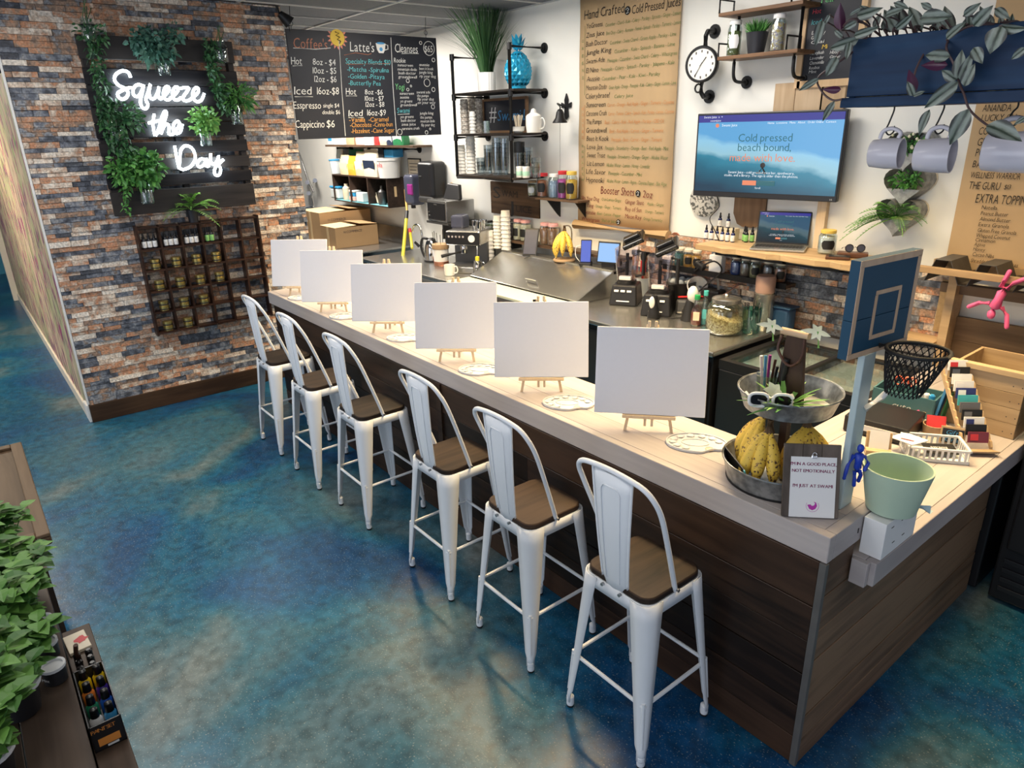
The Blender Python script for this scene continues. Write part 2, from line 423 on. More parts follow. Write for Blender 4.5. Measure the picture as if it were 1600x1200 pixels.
# ---- brick partition (ledgestone pieces) and the mural wall behind its corner
stone_mat('ledgestone')
mat('mortar', (.10, .08, .07), .9, var=.3)
BY0, BY1 = .595, 2.835
wl = struct(MB().mm((XB-.16, BY0, 0), (XB-.012, BY1, ZC+.03)).build('wall_left', 'mortar'))
def ledgestone(parent, place, w, h, z0, vis, maxn, rowh=.041, seed=3, lengths=(.09, .30)):
    """rows of stones; place(u, z, depth) -> world point. The ones nearest the viewer are separate pieces."""
    rnd = random.Random(seed); items = []
    z = z0; row = 0
    while z < z0+h-.005:
        rh = min(rowh*rnd.choice((.8, 1, 1, 1.15)), z0+h-z)
        u = -rnd.uniform(0, .15)
        while u < w:
            L = rnd.uniform(*lengths)
            a, b = max(u, 0), min(u+L, w)
            if b-a > .012: items.append((a, b, z, z+rh, rnd.uniform(.004, .026)))
            u += L
        z += rh; row += 1
    def hexa(mb, it, org=Vector((0, 0, 0))):
        a, b, za, zb, d = it; e = .0012; k = rnd.uniform(-.003, .003)
        q0 = [place(a+e, za+e, -.012), place(b-e, za+e, -.012), place(b-e, zb-e, -.012), place(a+e, zb-e, -.012)]
        q1 = [place(a+e, za+e, d), place(b-e, za+e, d+k), place(b-e, zb-e, d-k), place(a+e, zb-e, d)]
        mb.hexa([p-org for p in q0], [p-org for p in q1])
    items.sort(key=lambda it: -vis((it[0]+it[1])/2, (it[2]+it[3])/2)*(it[1]-it[0]+.05))
    for it in items[:maxn]:
        org = place((it[0]+it[1])/2, it[2], 0); mb = MB(); hexa(mb, it, org)
        o = mb.build('brick', 'ledgestone', parent); o.location = wmat(parent).inverted() @ org
    rest = MB()
    for it in items[maxn:]: hexa(rest, it)
    if rest.v:
        o = rest.build('ledgestone_bricks', 'ledgestone', parent, world=True); o['kind'] = 'stuff'
def _vis(u, z):
    p = Vector((XB, BY0+u, z)); q = p-CAM
    d = q.dot(CF); x = 800+F_PX*q.dot(CR)/d; y = 600+F_PX*q.dot(CD)/d
    return (1/d)*(1 if (0 < x < 1600 and 0 < y < 1200) else .01)*(.2 if (1.13 < BY0+u < 2.3 and .75 < z < 3.15) else 1)
ledgestone(wl, lambda u, z, d: Vector((XB-.012+d+.012, BY0+u, z)), BY1-BY0, ZC-.16, .16, _vis, 300)
wood('baseboard_wood', (.030, .016, .009), (.075, .042, .022), .5, axis=1)
struct(MB().mm((XB-.16, BY0-.01, 0), (XB+.035, BY1, .165)).build('baseboard_left', 'baseboard_wood', bevel=.004))
# mural wall, running away from the partition's near corner
def mural_mat():
    m, nt, b = _nodes('mural_paint'); N, Lk = nt.nodes, nt.links
    ge = N.new('ShaderNodeTexCoord')
    mp = N.new('ShaderNodeMapping'); mp.inputs['Scale'].default_value = (2.2, 1, .7); Lk.new(ge.outputs['Object'], mp.inputs[0])
    def band(sc, stops, dis, vec):
        n = N.new('ShaderNodeTexNoise'); n.inputs['Scale'].default_value = sc; n.inputs['Detail'].default_value = 5; n.inputs['Distortion'].default_value = dis
        Lk.new(vec, n.inputs['Vector'])
        r = N.new('ShaderNodeValToRGB'); els = r.color_ramp.elements
        while len(els) < len(stops): els.new(.5)
        for e, (p, c) in zip(els, stops): e.position = p; e.color = c
        Lk.new(n.outputs[0], r.inputs[0]); return r
    base = band(1.3, [(.3, (.62, .50, .34, 1)), (.45, (.60, .46, .30, 1)), (.6, (.40, .42, .22, 1)), (.75, (.58, .36, .34, 1))], .4, mp.outputs[0])
    m2 = N.new('ShaderNodeMapping'); m2.inputs['Scale'].default_value = (3, 3, 2.2); m2.inputs['Rotation'].default_value = (0, .6, 0); Lk.new(ge.outputs['Object'], m2.inputs[0])
    spl = band(1.6, [(.25, (.02, .03, .05, 1)), (.38, (.16, .02, .14, 1)), (.46, (.42, .07, .14, 1)), (.53, (.18, .05, .16, 1)), (.62, (.26, .34, .06, 1)), (.72, (.03, .10, .26, 1))], 1.5, m2.outputs[0])
    msk = N.new('ShaderNodeTexNoise'); msk.inputs['Scale'].default_value = 5; msk.inputs['Detail'].default_value = 6; Lk.new(mp.outputs[0], msk.inputs['Vector'])
    rg = N.new('ShaderNodeMapRange'); rg.inputs[1].default_value = .51; rg.inputs[2].default_value = .56; Lk.new(msk.outputs[0], rg.inputs[0])
    mx = N.new('ShaderNodeMix'); mx.data_type = 'RGBA'; Lk.new(rg.outputs[0], mx.inputs[0]); Lk.new(base.outputs[0], mx.inputs[6]); Lk.new(spl.outputs[0], mx.inputs[7])
    Lk.new(mx.outputs[2], b.inputs['Base Color']); b.inputs['Roughness'].default_value = .55
    MATS['mural_paint'] = m; return m
mural_mat()
mat('trim_cream', (.72, .66, .55), .5, var=.04)
mat('trim_white', (.78, .77, .74), .5, var=.04)
mw = struct(MB().mm((-13.4, BY0-.012, .12), (XB-.012, BY0+.10, 2.9)).build('wall_mural', 'mural_paint'))
struct(MB().mm((-13.4, BY0-.03, 0), (XB-.16, BY0+.05, .12)).build('baseboard_mural', 'trim_cream', bevel=.004))
struct(MB().mm((XB-.16, BY0-.032, 0), (XB+.01, BY0-.011, .165)).build('trim_1', 'trim_white', bevel=.004))
struct(MB().mm((XB-.022, BY0-.018, .165), (XB+.004, BY0-.0005, ZC)).build('trim_2', 'trim_white', bevel=.003))
# end of the corridor: pale door casing and a teal wall
mat('teal_wall', (.03, .20, .30), .6, var=.08, scale=3)
struct(MB().mm((-16.5, -4.5, 0), (-16.4, BY0+3, ZC)).build('wall_far', 'teal_wall'))
struct(MB().mm((-13.55, BY0-.09, 0), (-13.4, BY0+.12, 2.9)).build('trim_3', 'trim_cream', bevel=.006))

# ================================================================ BAR
BX0, BX1 = -6.27, -.931
BF, BB = 2.115, 2.60         # front face and back edge
BZ0, BZ1 = .949, 1.056
wood('bar_plank', (.013, .0075, .005), (.055, .029, .017), .42, axis=0, scale=1.0, rnd=.5)
wood('end_plank', (.085, .050, .030), (.22, .135, .080), .5, axis=1, scale=1.0, rnd=.5)
wood('whitewash_x', (.36, .32, .32), (.46, .42, .405), .42, axis=0, scale=1.0, bump=.1, rnd=.3)
wood('whitewash_y', (.36, .32, .32), (.46, .42, .405), .42, axis=1, scale=1.0, bump=.1, rnd=.3)
mat('bar_carcass', (.012, .010, .009), .8)
mat('grey_trim', (.10, .095, .09), .5, var=.3, scale=12)
bar = thing('bar_counter', 'long raised bar clad in dark stained planks with thick whitewashed top', 'bar counter', ((BX0+BX1)/2, BF, 0))
MB().mm((BX0+.12, BF+.02, 0), (BX1-.02, BF+.16, BZ0)).build('carcass', 'bar_carcass', bar, world=True)
_rows = [0, .135, .29, .445, .60, .755, BZ0]
_rr = random.Random(5)
for i in range(6):
    cuts = [BX0+.12, BX0+1.5+_rr.uniform(-.5, .5), -3.42, -2.3+_rr.uniform(-.4, .4), BX1-.022]
    if i % 2: cuts = [cuts[0], cuts[2], cuts[4]]
    for a, b in zip(cuts, cuts[1:]):
        MB().mm((a+.001, BF+_rr.uniform(-.001, .003), _rows[i]+.002), (b-.001, BF+.022, _rows[i+1]-.002)).build('plank', 'bar_plank', bar, world=True, bevel=.002, seg=1)
MB().mm((-3.44, BF-.012, .1), (-3.39, BF+.01, BZ0)).build('batten', 'bar_plank', bar, world=True)
MB().mm((BX1-.022, BF-.004, 0), (BX1+.004, BF+.018, BZ0)).build('corner_trim', 'grey_trim', bar, world=True, bevel=.002)
MB().mm((BX0, BF+.004, BZ0), (BX1, BF+.045, BZ1)).build('top_front_board', 'whitewash_x', bar, world=True, bevel=.004)
MB().mm((BX1-.042, BF+.045, BZ0), (BX1, BB, BZ1)).build('top_end_board', 'whitewash_y', bar, world=True, bevel=.004)
for k, (a, b) in enumerate(((BF+.045, BF+.19), (BF+.19, BF+.34), (BF+.34, BB))):
    MB().mm((BX0, a+.0006, BZ0+.06), (BX1-.042, b-.0006, BZ1)).build('top_board', 'whitewash_x', bar, world=True, bevel=.0015, seg=1)
for yy in (2.33, 2.375):
    B((BX1+.0005, yy, 1.0), (.002, .006, .02)).build('bolt_hole', 'bar_carcass', bar, world=True)
# lower return counter running to the back wall
LZ0, LZ1, LX1, LX0 = .80, .90, -.846, -1.62
low = thing('return_counter', 'lower whitewashed return counter clad in brown planks beside the bar corner', 'counter', (-1.2, 3.3, 0))
MB().mm((-1.5, BF+.2, 0), (BX1-.024, 3.84, LZ0)).build('carcass', 'bar_carcass', low, world=True)
_rows2 = [0, .12, .24, .37, .51, .65, .80]
for i in range(6):
    MB().mm((BX1-.024, BF+.018, _rows2[i]+.002), (BX1+_rr.uniform(-.003, .001), 3.84, _rows2[i+1]-.002)).build('plank', 'end_plank', low, world=True, bevel=.002, seg=1)
MB().mm((BX1-.024, BF+.018, .802), (BX1-.001, BF+.208, BZ0)).build('plank', 'end_plank', low, world=True, bevel=.002, seg=1)
MB().mm((LX1-.04, 2.325, LZ0), (LX1, YW-.01, LZ1)).build('top_edge_board', 'whitewash_y', low, world=True, bevel=.004)
for k in range(5):
    x0 = LX0+k*(LX1-.04-LX0)/5; x1 = LX0+(k+1)*(LX1-.04-LX0)/5
    y0 = 2.325 if x1 > BX1-.01 else BB+.02
    MB().mm((x0+.0006, y0, LZ0 if k == 4 else LZ1-.04), (x1-.0006, YW-.01, LZ1)).build('top_board', 'whitewash_y', low, world=True, bevel=.0015, seg=1)
MB().mm((BX1+.006, 2.3, LZ0-.003), (LX1-.02, 2.325, LZ1-.001)).build('end_board', 'whitewash_x', low, world=True, bevel=.003)

# ================================================================ STOOLS
mat('white_steel', (.77, .80, .84), .28, var=.02, spec=.5)
wood('seat_wood', (.009, .0055, .004), (.048, .028, .018), .6, axis=1, scale=1.3)
mat('rubber', (.012, .012, .013), .7)
mat('bolt_steel', (.45, .45, .46), .3, metal=.9, var=.05)
def rsq(h, r, n=5, hy=None):
    """rounded rectangle outline"""
    hy = hy or h; out = []
    for cx, cy, a0 in ((h-r, hy-r, 0), (-h+r, hy-r, 90), (-h+r, -hy+r, 180), (h-r, -hy+r, 270)):
        for i in range(n+1):
            t = R(a0+90*i/n); out.append((cx+r*math.cos(t), cy+r*math.sin(t)))
    return out
def make_stool():
    s = thing('bar_stool', 'white metal bar stool', 'bar stool', group='white metal bar stools along the bar')
    SH = .755
    o = MB(); ol = rsq(.168, .055)
    o.slab([(x, y, SH-.028) for x, y in ol], (0, 0, .028)).build('seat', 'seat_wood', s, smooth=40, bevel=.006)
    # pressed steel pan under the seat
    o = MB(); a = rsq(.172, .058); b = rsq(.18, .06); n = len(a)
    o.add([(x, y, SH-.026) for x, y in a]+[(x, y, SH-.075) for x, y in b], [(i, n+i, n+(i+1) % n, (i+1) % n) for i in range(n)])
    o.add([(x, y, SH-.03) for x, y in a], [tuple(range(n))])
    ob = o.build('seat_pan', 'white_steel', s, smooth=40)
    sm = ob.modifiers.new('shell', 'SOLIDIFY'); sm.thickness = .003
    # folded sheet legs, wide at the top, narrow at the foot
    for sx in (-1, 1):
        for sy in (-1, 1):
            def sec(t):
                z = (SH-.028)*(1-t)+.035*t; c = .176*(1-t)+.2195*t
                w = (.088*(1-t)+.030*t) if t < .93 else .026
                rr = w*.55; pts = [(c-w, c)]
                for i in range(5):
                    a = R(90-90*i/4); pts.append((c-rr+rr*math.cos(a), c-rr+rr*math.sin(a)))
                pts.append((c, c-w))
                return [Vector((sx*x, sy*y, z)) for x, y in pts]
            o = MB(); ts = (0, .1, .5, .9, .935, 1); k = 7; vs = []
            for t in ts: vs += sec(t)
            fs = [(i*k+j, i*k+j+1, (i+1)*k+j+1, (i+1)*k+j) for i in range(len(ts)-1) for j in range(k-1)]
            if sx*sy < 0: fs = [q[::-1] for q in fs]
            o.add(vs, fs); lg = o.build('leg', 'white_steel', s, smooth=50)
            sm = lg.modifiers.new('shell', 'SOLIDIFY'); sm.thickness = .004; sm.offset = 0
            c = .2185
            MB().lathe([(.0165, .012), (.0175, .02), (.017, .055), (.010, .06)], 12, (sx*(c-.014), sy*(c-.014), 0)).build('ferrule', 'white_steel', lg, smooth=40)
            MB().lathe([(.014, 0), (.0165, .003), (.0165, .014), (.01, .016)], 12, (sx*(c-.014), sy*(c-.014), 0)).build('rubber_foot', 'rubber', lg, smooth=40)
            # pressed rib near the foot of the leg
            p0 = Vector((sx*.199, sy*.199, .31)); p1 = Vector((sx*.2135, sy*.2135, .10)); ax = Vector((sx, sy, 0)).normalized()
            MB().tube([p0+ax*-.009, p0+ax*-.006, p1+ax*-.006, p1+ax*-.009], [.002, .008, .007, .002], 8).build('rib', 'white_steel', lg, smooth=60)
    zc = .295; c = .196
    for a, b in (((-c, -c), (c, -c)), ((c, -c), (c, c)), ((c, c), (-c, c)), ((-c, c), (-c, -c))):
        MB().cyl((a[0], a[1], zc), (b[0], b[1], zc), .0085, n=8).build('stretcher', 'white_steel', s, smooth=40)
    o = MB(); zb = .62; c = .15
    o.box((0, 0, zb+.07), (.40, .022, .004), (0, 0, R(45))); o.box((0, 0, zb+.066), (.40, .022, .004), (0, 0, R(-45)))
    o.build('cross_brace', 'white_steel', s)
    # hoop of the back, sweeping up from the seat sides
    half = [(.168, -.01, .735), (.171, -.03, .80), (.185, -.095, .98), (.195, -.15, 1.12), (.186, -.185, 1.195), (.15, -.202, 1.235), (.08, -.208, 1.25), (0, -.209, 1.254)]
    path = catmull(half+[(-x, y, z) for x, y, z in half[-2::-1]], 5)
    MB().tube(path, .0105, 10).build('back_hoop', 'white_steel', s, smooth=60)
    # splat: pressed plate with a raised panel
    def sp(u, v):   # u across -1..1, v up 0..1
        w = .062*(1-v)+.098*v
        y = -.175*(1-v)+-.2*v-.012*math.sin(PI*v)*0+ .018*(1-v)**3; z = .70*(1-v)+1.24*v
        return Vector((u*w, y-.012*(1-u*u), z))
    o = MB(); nu, nv = 8, 8
    vs = [sp(-1+2*i/nu, j/nv) for j in range(nv+1) for i in range(nu+1)]
    o.add(vs, [(j*(nu+1)+i, j*(nu+1)+i+1, (j+1)*(nu+1)+i+1, (j+1)*(nu+1)+i) for j in range(nv) for i in range(nu)])
    spl = o.build('back_splat', 'white_steel', s, smooth=60)
    sm = spl.modifiers.new('shell', 'SOLIDIFY'); sm.thickness = .003
    pth = [sp(u, v)+Vector((0, -.002, 0)) for u, v in ((-.5, .12), (-.52, .5), (-.5, .86), (-.35, .9), (.35, .9), (.5, .86), (.52, .5), (.5, .12))]
    MB().tube(pth, .0025, 6).build('pressed_panel', 'white_steel', spl, smooth=60)
    for u in (-1, 1):
        MB().tube([sp(u, v/8) for v in range(9)], .005, 6).build('splat_edge', 'white_steel', spl, smooth=60)
    for x, y in ((-.045, -.187), (.045, -.187)):
        MB().cyl((x, y+.006, .728), (x, y-.006, .728), .007, n=8).build('bolt', 'bolt_steel', s, smooth=40)
    for x in (-.18, .18):
        MB().cyl((x*.98, -.01, .742), (x*1.04, -.01, .742), .007, n=8).build('bolt', 'bolt_steel', s, smooth=40)
    return s
stool0 = make_stool()
_slab = ['white metal bar stool with dark wood seat nearest the tiered banana tray',
         'white metal bar stool with dark wood seat, second from the near bar corner',
         'white metal bar stool with dark wood seat, third from the near bar corner',
         'white metal bar stool with dark wood seat, third from the brick wall',
         'white metal bar stool with dark wood seat, second from the brick wall',
         'white metal bar stool with dark wood seat closest to the brick wall and cubby shelf']
for i, (hx, hy) in enumerate(((-.630, .764), (-.9105, .7635), (-1.192, .7665), (-1.581, .7655), (-1.876, .7565), (-2.177, .7585))):
    o = stool0 if i == 0 else copy_tree(stool0)
    o.location = (hx*2.42, hy*2.42+.0, 0); o['label'] = _slab[i]

# ================================================================ CANVASES ON TABLE EASELS, PALETTES
mat('canvas_white', (.69, .70, .765), .85, var=.015, scale=60, bump=.12, bscale=900)
mat('canvas_edge', (.78, .77, .72), .85, var=.02)
wood('pine', (.62, .46, .29), (.76, .60, .41), .55, axis=2, scale=1.6, rnd=.2)
mat('palette_plastic', (.68, .68, .68), .25, var=.01)
def make_easel():
    e = thing('table_easel', '', 'easel', group='small wooden table easels on the bar')
    T = R(14)
    def tl(x, d, h): # point on the leaning front frame: h up along the lean, d in front of it
        return Vector((x, math.sin(T)*h-math.cos(T)*d, math.cos(T)*h+math.sin(T)*d*0))
    for sx in (-1, 1):
        MB().hexa([(sx*.108-.007, -.006, 0), (sx*.108+.007, -.006, 0), (sx*.108+.007, .006, 0), (sx*.108-.007, .006, 0)],
                  [tl(sx*.02-.007, .006, .50), tl(sx*.02+.007, .006, .50), tl(sx*.02+.007, -.006, .50), tl(sx*.02-.007, -.006, .50)]).build('leg', 'pine', e)
    MB().hexa([(-.007, .20, 0), (.007, .20, 0), (.007, .212, 0), (-.007, .212, 0)],
              [(-.007, .098, .455), (.007, .098, .455), (.007, .11, .455), (-.007, .11, .455)]).build('rear_leg', 'pine', e)
    c = tl(0, .018, .075)
    MB().box(c, (.245, .034, .016), (-T, 0, 0)).build('ledge', 'pine', e, bevel=.002, seg=1)
    MB().box(tl(0, .0, .28), (.14, .012, .016), (-T, 0, 0)).build('crossbar', 'pine', e)
    for x in (-.016, .016):
        MB().box(tl(x, .008, .05), (.012, .012, .045), (-T, 0, 0)).build('clamp_block', 'pine', e)
        MB().box(tl(x, .004, .505), (.014, .03, .03), (-T, 0, 0)).build('top_clip', 'pine', e, bevel=.003, seg=1)
    cv = thing('blank_canvas', '', 'canvas', group='blank white canvases on easels')
    c = tl(0, .018, .085+.2035)
    MB().box(c, (.508, .018, .406), (-T, 0, 0)).build('stretched_face', 'canvas_white', cv, bevel=.003)
    MB().box(tl(0, .006, .085+.2035), (.50, .006, .398), (-T, 0, 0)).build('stretcher_back', 'canvas_edge', cv)
    return e, cv
easel0, canvas0 = make_easel()
def make_palette():
    p = thing('paint_palette', '', 'palette', group='white plastic paint palettes')
    out = []
    for i in range(40):
        t = 2*PI*i/40; r = 1-.0*math.sin(t)
        x, y = .135*math.cos(t), .098*math.sin(t)
        d = math.hypot(x-.075, y+.105)
        if d < .05: x += (x-.075)/d*(.05-d)*.0; y += (.05-d)*.9
        out.append((x, y))
    o = MB(); o.slab([(x, y, 0) for x, y in out], (0, 0, .006)); pl = o.build('plate', 'palette_plastic', p, smooth=40)
    MB().tube([(x*.985, y*.985, .008) for x, y in out], .004, 6, closed=True).build('rim', 'palette_plastic', p, smooth=60)
    for i in range(9):
        t = R(20+i*28); c = (.104*math.cos(t), .070*math.sin(t), .0065)
        MB().lathe([(.006, .0), (.013, .0008), (.0165, .003), (.018, .0045), (.0165, .003)], 12, c).build('paint_well', 'palette_plastic', p, smooth=60)
    MB().lathe([(.012, .0062), (.0165, .0065), (.018, .009), (.0195, .0065)], 14, (.055, -.056, 0)).build('thumb_hole', 'palette_well', p, smooth=60)
    o = MB(); o.tube([(.06*math.cos(2*PI*i/24)-.005, .036*math.sin(2*PI*i/24)+.0, .0065) for i in range(24)], .003, 6, closed=True).build('mixing_area_rim', 'palette_plastic', p, smooth=60)
    return p
mat('palette_well', (.55, .47, .38), .5)
pal0 = make_palette()
_ord = ['nearest the tiered banana tray', 'second from the near bar corner', 'third from the near bar corner', 'third from the brick wall', 'second from the brick wall', 'closest to the brick wall']
_es = [((978, 672), (1047, 676)), ((817, 612), (875, 612)), ((690, 565), (738, 565)), ((587, 520), (626, 520)), ((503, 488), (540, 488)), ((454, 462), (487, 462))]
_ps = [(1088, 694, 18), (888, 631, 14), (751, 579, 10), (634, 529, 10), (541, 495, 8), (474, 466, 8)]
for i in range(6):
    a, b = pz(*_es[i][0], BZ1), pz(*_es[i][1], BZ1); c = (a+b)/2; rz = math.atan2(b.y-a.y, b.x-a.x)
    if i == 5: rz = R(46); c = a+Vector((math.cos(rz), math.sin(rz), 0))*.1
    for src, nm, what in ((easel0, 'table_easel', 'small pine table easel on the bar, '), (canvas0, 'blank_canvas', 'blank white landscape canvas on an easel, ')):
        o = src if i == 0 else copy_tree(src)
        o.location = (c.x, c.y, BZ1+.0008); o.rotation_euler = (0, 0, rz); o['label'] = what+_ord[i]
    q = pz(_ps[i][0], _ps[i][1], BZ1)
    o = pal0 if i == 0 else copy_tree(pal0)
    o.location = (q.x, q.y, BZ1+.0008); o.rotation_euler = (0, 0, R(38)); o['label'] = 'white oval paint palette lying on the bar, '+_ord[i]

# ================================================================ PALLET SIGN ON THE BRICK WALL
wood('pallet_wood', (.006, .006, .009), (.030, .026, .026), .5, axis=1, scale=1.0, rnd=.5)
XP = XB+.125
PY0, PY1 = 1.10, 2.31
def zx(x, y, X): return px(x, y, X).z
pal = thing('pallet_sign_board', 'black stained pallet board hung on the brick wall behind neon words', 'sign board', (XB+.03, (PY0+PY1)/2, 1.77))
_bz = [(62, 97), (110, 134), (135, 166), (167.5, 190), (191, 213), (220, 239), (246, 264), (270, 287.5), (292.5, 328)]
for a, b in _bz:
    z1, z0 = zx(300, a, XP), zx(300, b, XP)
    MB().mm((XP-.02, PY0+.004*_rr.random(), z0), (XP, PY1-.004*_rr.random(), z1)).build('slat', 'pallet_wood', pal, world=True, bevel=.003, seg=1)
for yy in (PY0+.02, (PY0+PY1)/2, PY1-.06):
    MB().mm((XB+.03, yy, 1.80), (XP-.02, yy+.045, 3.13)).build('stringer', 'pallet_wood', pal, world=True)
# ---- neon lettering
def N(cx, cy): return px(100+cx/5, 40+cy/5, XP+.045)
_neon = {
 'Squeeze': [[(520, 405), (502, 366), (455, 353), (405, 383), (395, 425), (425, 465), (470, 488), (500, 520), (490, 558), (455, 575), (425, 556), (420, 530), (450, 508), (515, 485), (545, 500)],
   [(612, 468), (575, 462), (542, 492), (545, 542), (580, 552), (608, 510), (622, 462), (608, 530), (597, 598), (612, 640), (640, 648), (655, 618), (640, 578), (655, 530), (675, 458), (664, 520), (680, 570), (712, 562), (735, 512), (742, 478), (736, 540), (752, 573), (780, 552), (815, 512), (818, 482), (795, 480), (778, 520), (785, 568), (815, 580), (850, 552), (888, 512), (890, 484), (866, 482), (848, 522), (856, 570), (885, 582), (915, 562)],
   [(905, 492), (945, 484), (975, 490), (950, 530), (925, 572), (960, 588), (1000, 568), (1045, 525), (1050, 494), (1028, 486), (1008, 520), (1012, 570), (1042, 595), (1076, 578), (1095, 530)]],
 'the': [[(705, 690), (696, 760), (702, 820), (712, 862)], [(658, 762), (700, 752), (745, 742)],
   [(718, 862), (745, 790), (768, 710), (790, 668), (800, 690), (780, 760), (756, 848), (778, 792), (806, 768), (822, 796), (818, 842), (846, 850), (878, 812), (902, 775), (890, 745), (862, 762), (852, 808), (874, 842), (908, 830), (925, 770)]],
 'Day': [[(865, 940), (880, 1030), (900, 1118)], [(900, 1118), (906, 1030), (915, 968), (955, 938), (1005, 965), (1026, 1035), (992, 1098), (935, 1124), (900, 1112)],
   [(1105, 1048), (1068, 1042), (1042, 1078), (1058, 1105), (1094, 1086), (1114, 1042), (1108, 1088), (1128, 1098), (1142, 1050), (1146, 1000), (1146, 1056), (1166, 1084), (1194, 1060), (1208, 1018), (1200, 1070), (1174, 1135), (1185, 1168), (1214, 1164), (1224, 1120), (1210, 1084), (1246, 1046)]]}
emis('neon_white', (.80, .94, 1.0), 22)
neon = thing('neon_word_sign', 'glowing white neon script words on the dark pallet board', 'neon sign', (XP+.045, 1.7, 2.0))
for w, strokes in _neon.items():
    mb = MB()
    for st in strokes: mb.tube(catmull([N(*p) for p in st], 5), .011, 8)
    mb.build('neon_'+w.lower(), 'neon_white', neon, world=True, smooth=70)

# ================================================================ PLANTS
def leafmat(name, c1, c2, rough=.5):
    if name in MATS: return MATS[name]
    m, nt, b = _nodes(name); N_, Lk = nt.nodes, nt.links
    ge = N_.new('ShaderNodeNewGeometry'); mx = N_.new('ShaderNodeMix'); mx.data_type = 'RGBA'
    mx.inputs[6].default_value = _c(c1); mx.inputs[7].default_value = _c(c2); Lk.new(ge.outputs['Random Per Island'], mx.inputs[0])
    Lk.new(mx.outputs[2], b.inputs['Base Color']); b.inputs['Roughness'].default_value = rough
    b.inputs['Subsurface Weight'].default_value = 0
    MATS[name] = m; return m
leafmat('leaf_dark', (.010, .055, .022), (.05, .16, .05))
leafmat('leaf_mid', (.03, .14, .03), (.12, .34, .07))
leafmat('leaf_bright', (.08, .26, .05), (.26, .50, .12))
leafmat('leaf_blue', (.03, .11, .085), (.10, .24, .18))
leafmat('leaf_grass', (.010, .045, .015), (.07, .17, .055))
glass('jar_glass', (.93, .97, .97), .04, .78)
def rv(r): return Vector((r.uniform(-1, 1), r.uniform(-1, 1), r.uniform(-1, 1)))
def bush(mb, c, rad, n, L, W, seed=1, out=.8):
    r = random.Random(seed); c = Vector(c)
    for i in range(n):
        d = rv(r)
        if d.length > 1 or d.length < .05: d = d.normalized()*r.random()
        p = c+Vector((d.x*rad[0], d.y*rad[1], d.z*rad[2]))
        dd = (d.normalized()*out+rv(r)*.7+Vector((0, 0, .15)))
        mb.leaf(p, dd, L*r.uniform(.6, 1.2), W*r.uniform(.7, 1.2), up=rv(r), curl=.25, n=3)
    return mb
def vine(mb, path, n, spread, L, W, seed=1):
    r = random.Random(seed); P = catmull(path, 8)
    for i in range(n):
        p = P[r.randrange(len(P))]+rv(r)*spread
        mb.leaf(p, rv(r)+Vector((.3, 0, -.5)), L*r.uniform(.6, 1.2), W*r.uniform(.7, 1.2), up=rv(r), curl=.2, n=3)
    return mb
def stuff(o): o['kind'] = 'stuff'; return o
def mason_jar(parent, c, r=.032, h=.11, name='jar', m='jar_glass', tilt=0):
    c = Vector(c)
    return MB().lathe([(r*.9, 0), (r, .008), (r, h*.75), (r*.78, h*.86), (r*.78, h), (r*.70, h), (r*.70, h*.86), (r*.92, h*.74), (r*.92, .012)], 16, c).build(name, m, parent, world=True, smooth=40)
def jarplant(label, jx, jy, leafm, fol, name='wall_jar_plant', jarmat='jar_glass', r=.055, h=.17, X=None):
    """mason jar strapped to the board with greenery; (jx, jy) is the jar's foot in the photo"""
    X = X or XP+.07
    b = px(jx, jy, X)
    t = thing(name, label, 'plant', b)
    mason_jar(t, b, r, h, m=jarmat)
    MB().tube([b+Vector((r*1.02*math.cos(a), r*1.02*math.sin(a), h*.7)) for a in [2*PI*i/14 for i in range(14)]], .004, 5, closed=True).build('strap', 'rubber', t, world=True)
    MB().box(b+Vector((-.05, 0, h*.7)), (.05, .03, .03)).build('bracket', 'rubber', t, world=True)
    mb = MB(); fol(mb, b+Vector((0, 0, h)))
    stuff(mb.build('foliage', leafm, t, world=True))
    mb = MB(); rr = random.Random(3)
    for i in range(5): mb.tube([b+Vector((0, 0, .02)), b+Vector((0, 0, h))+rv(rr)*.02, b+Vector((0, 0, h+.08))+rv(rr)*.06], .003, 5)
    mb.build('stem', 'leaf_dark', t, world=True)
    return t
def Q(x, y, dx=0): return px(x, y, XP+.08+dx)
jarplant('trailing ivy falling down the left edge of the pallet board', 142, 66, 'leaf_dark',
         lambda mb, b: (vine(mb, [Q(140, 48), Q(148, 80), Q(155, 120), Q(160, 155), Q(168, 190), Q(175, 210)], 420, .055, .045, .024, 2), bush(mb, Q(143, 52), (.07, .13, .09), 90, .045, .024, 5)))
jarplant('blue-green eucalyptus in a glass jar at the top of the pallet board', 258, 118, 'leaf_blue',
         lambda mb, b: (bush(mb, Q(242, 72), (.09, .17, .14), 420, .05, .034, 3), bush(mb, Q(218, 62), (.05, .1, .07), 90, .045, .03, 4), bush(mb, Q(272, 52), (.05, .07, .1), 60, .045, .03, 6)))
jarplant('dark ivy cascading down the right side of the pallet board', 348, 98, 'leaf_dark',
         lambda mb, b: (vine(mb, [Q(325, 66), Q(332, 95), Q(336, 125), Q(345, 150), Q(356, 172)], 380, .05, .045, .024, 8),))
jarplant('bushy fern-like sprig in a jar at the right edge of the pallet board', 372, 195, 'leaf_mid',
         lambda mb, b: (bush(mb, Q(372, 152), (.06, .15, .11), 330, .07, .016, 9),))
jarplant('pale green bush in a clear jar beside the middle neon word', 323, 228, 'leaf_bright',
         lambda mb, b: (bush(mb, Q(319, 188), (.09, .12, .12), 330, .045, .03, 10),))
jarplant('loose dark trailing plant in a jar at the left middle of the pallet board', 183, 222, 'leaf_dark',
         lambda mb, b: (bush(mb, Q(190, 185), (.08, .17, .12), 260, .055, .03, 11), vine(mb, [Q(175, 205), Q(185, 222), Q(200, 238), Q(212, 250)], 200, .07, .05, .028, 12)))
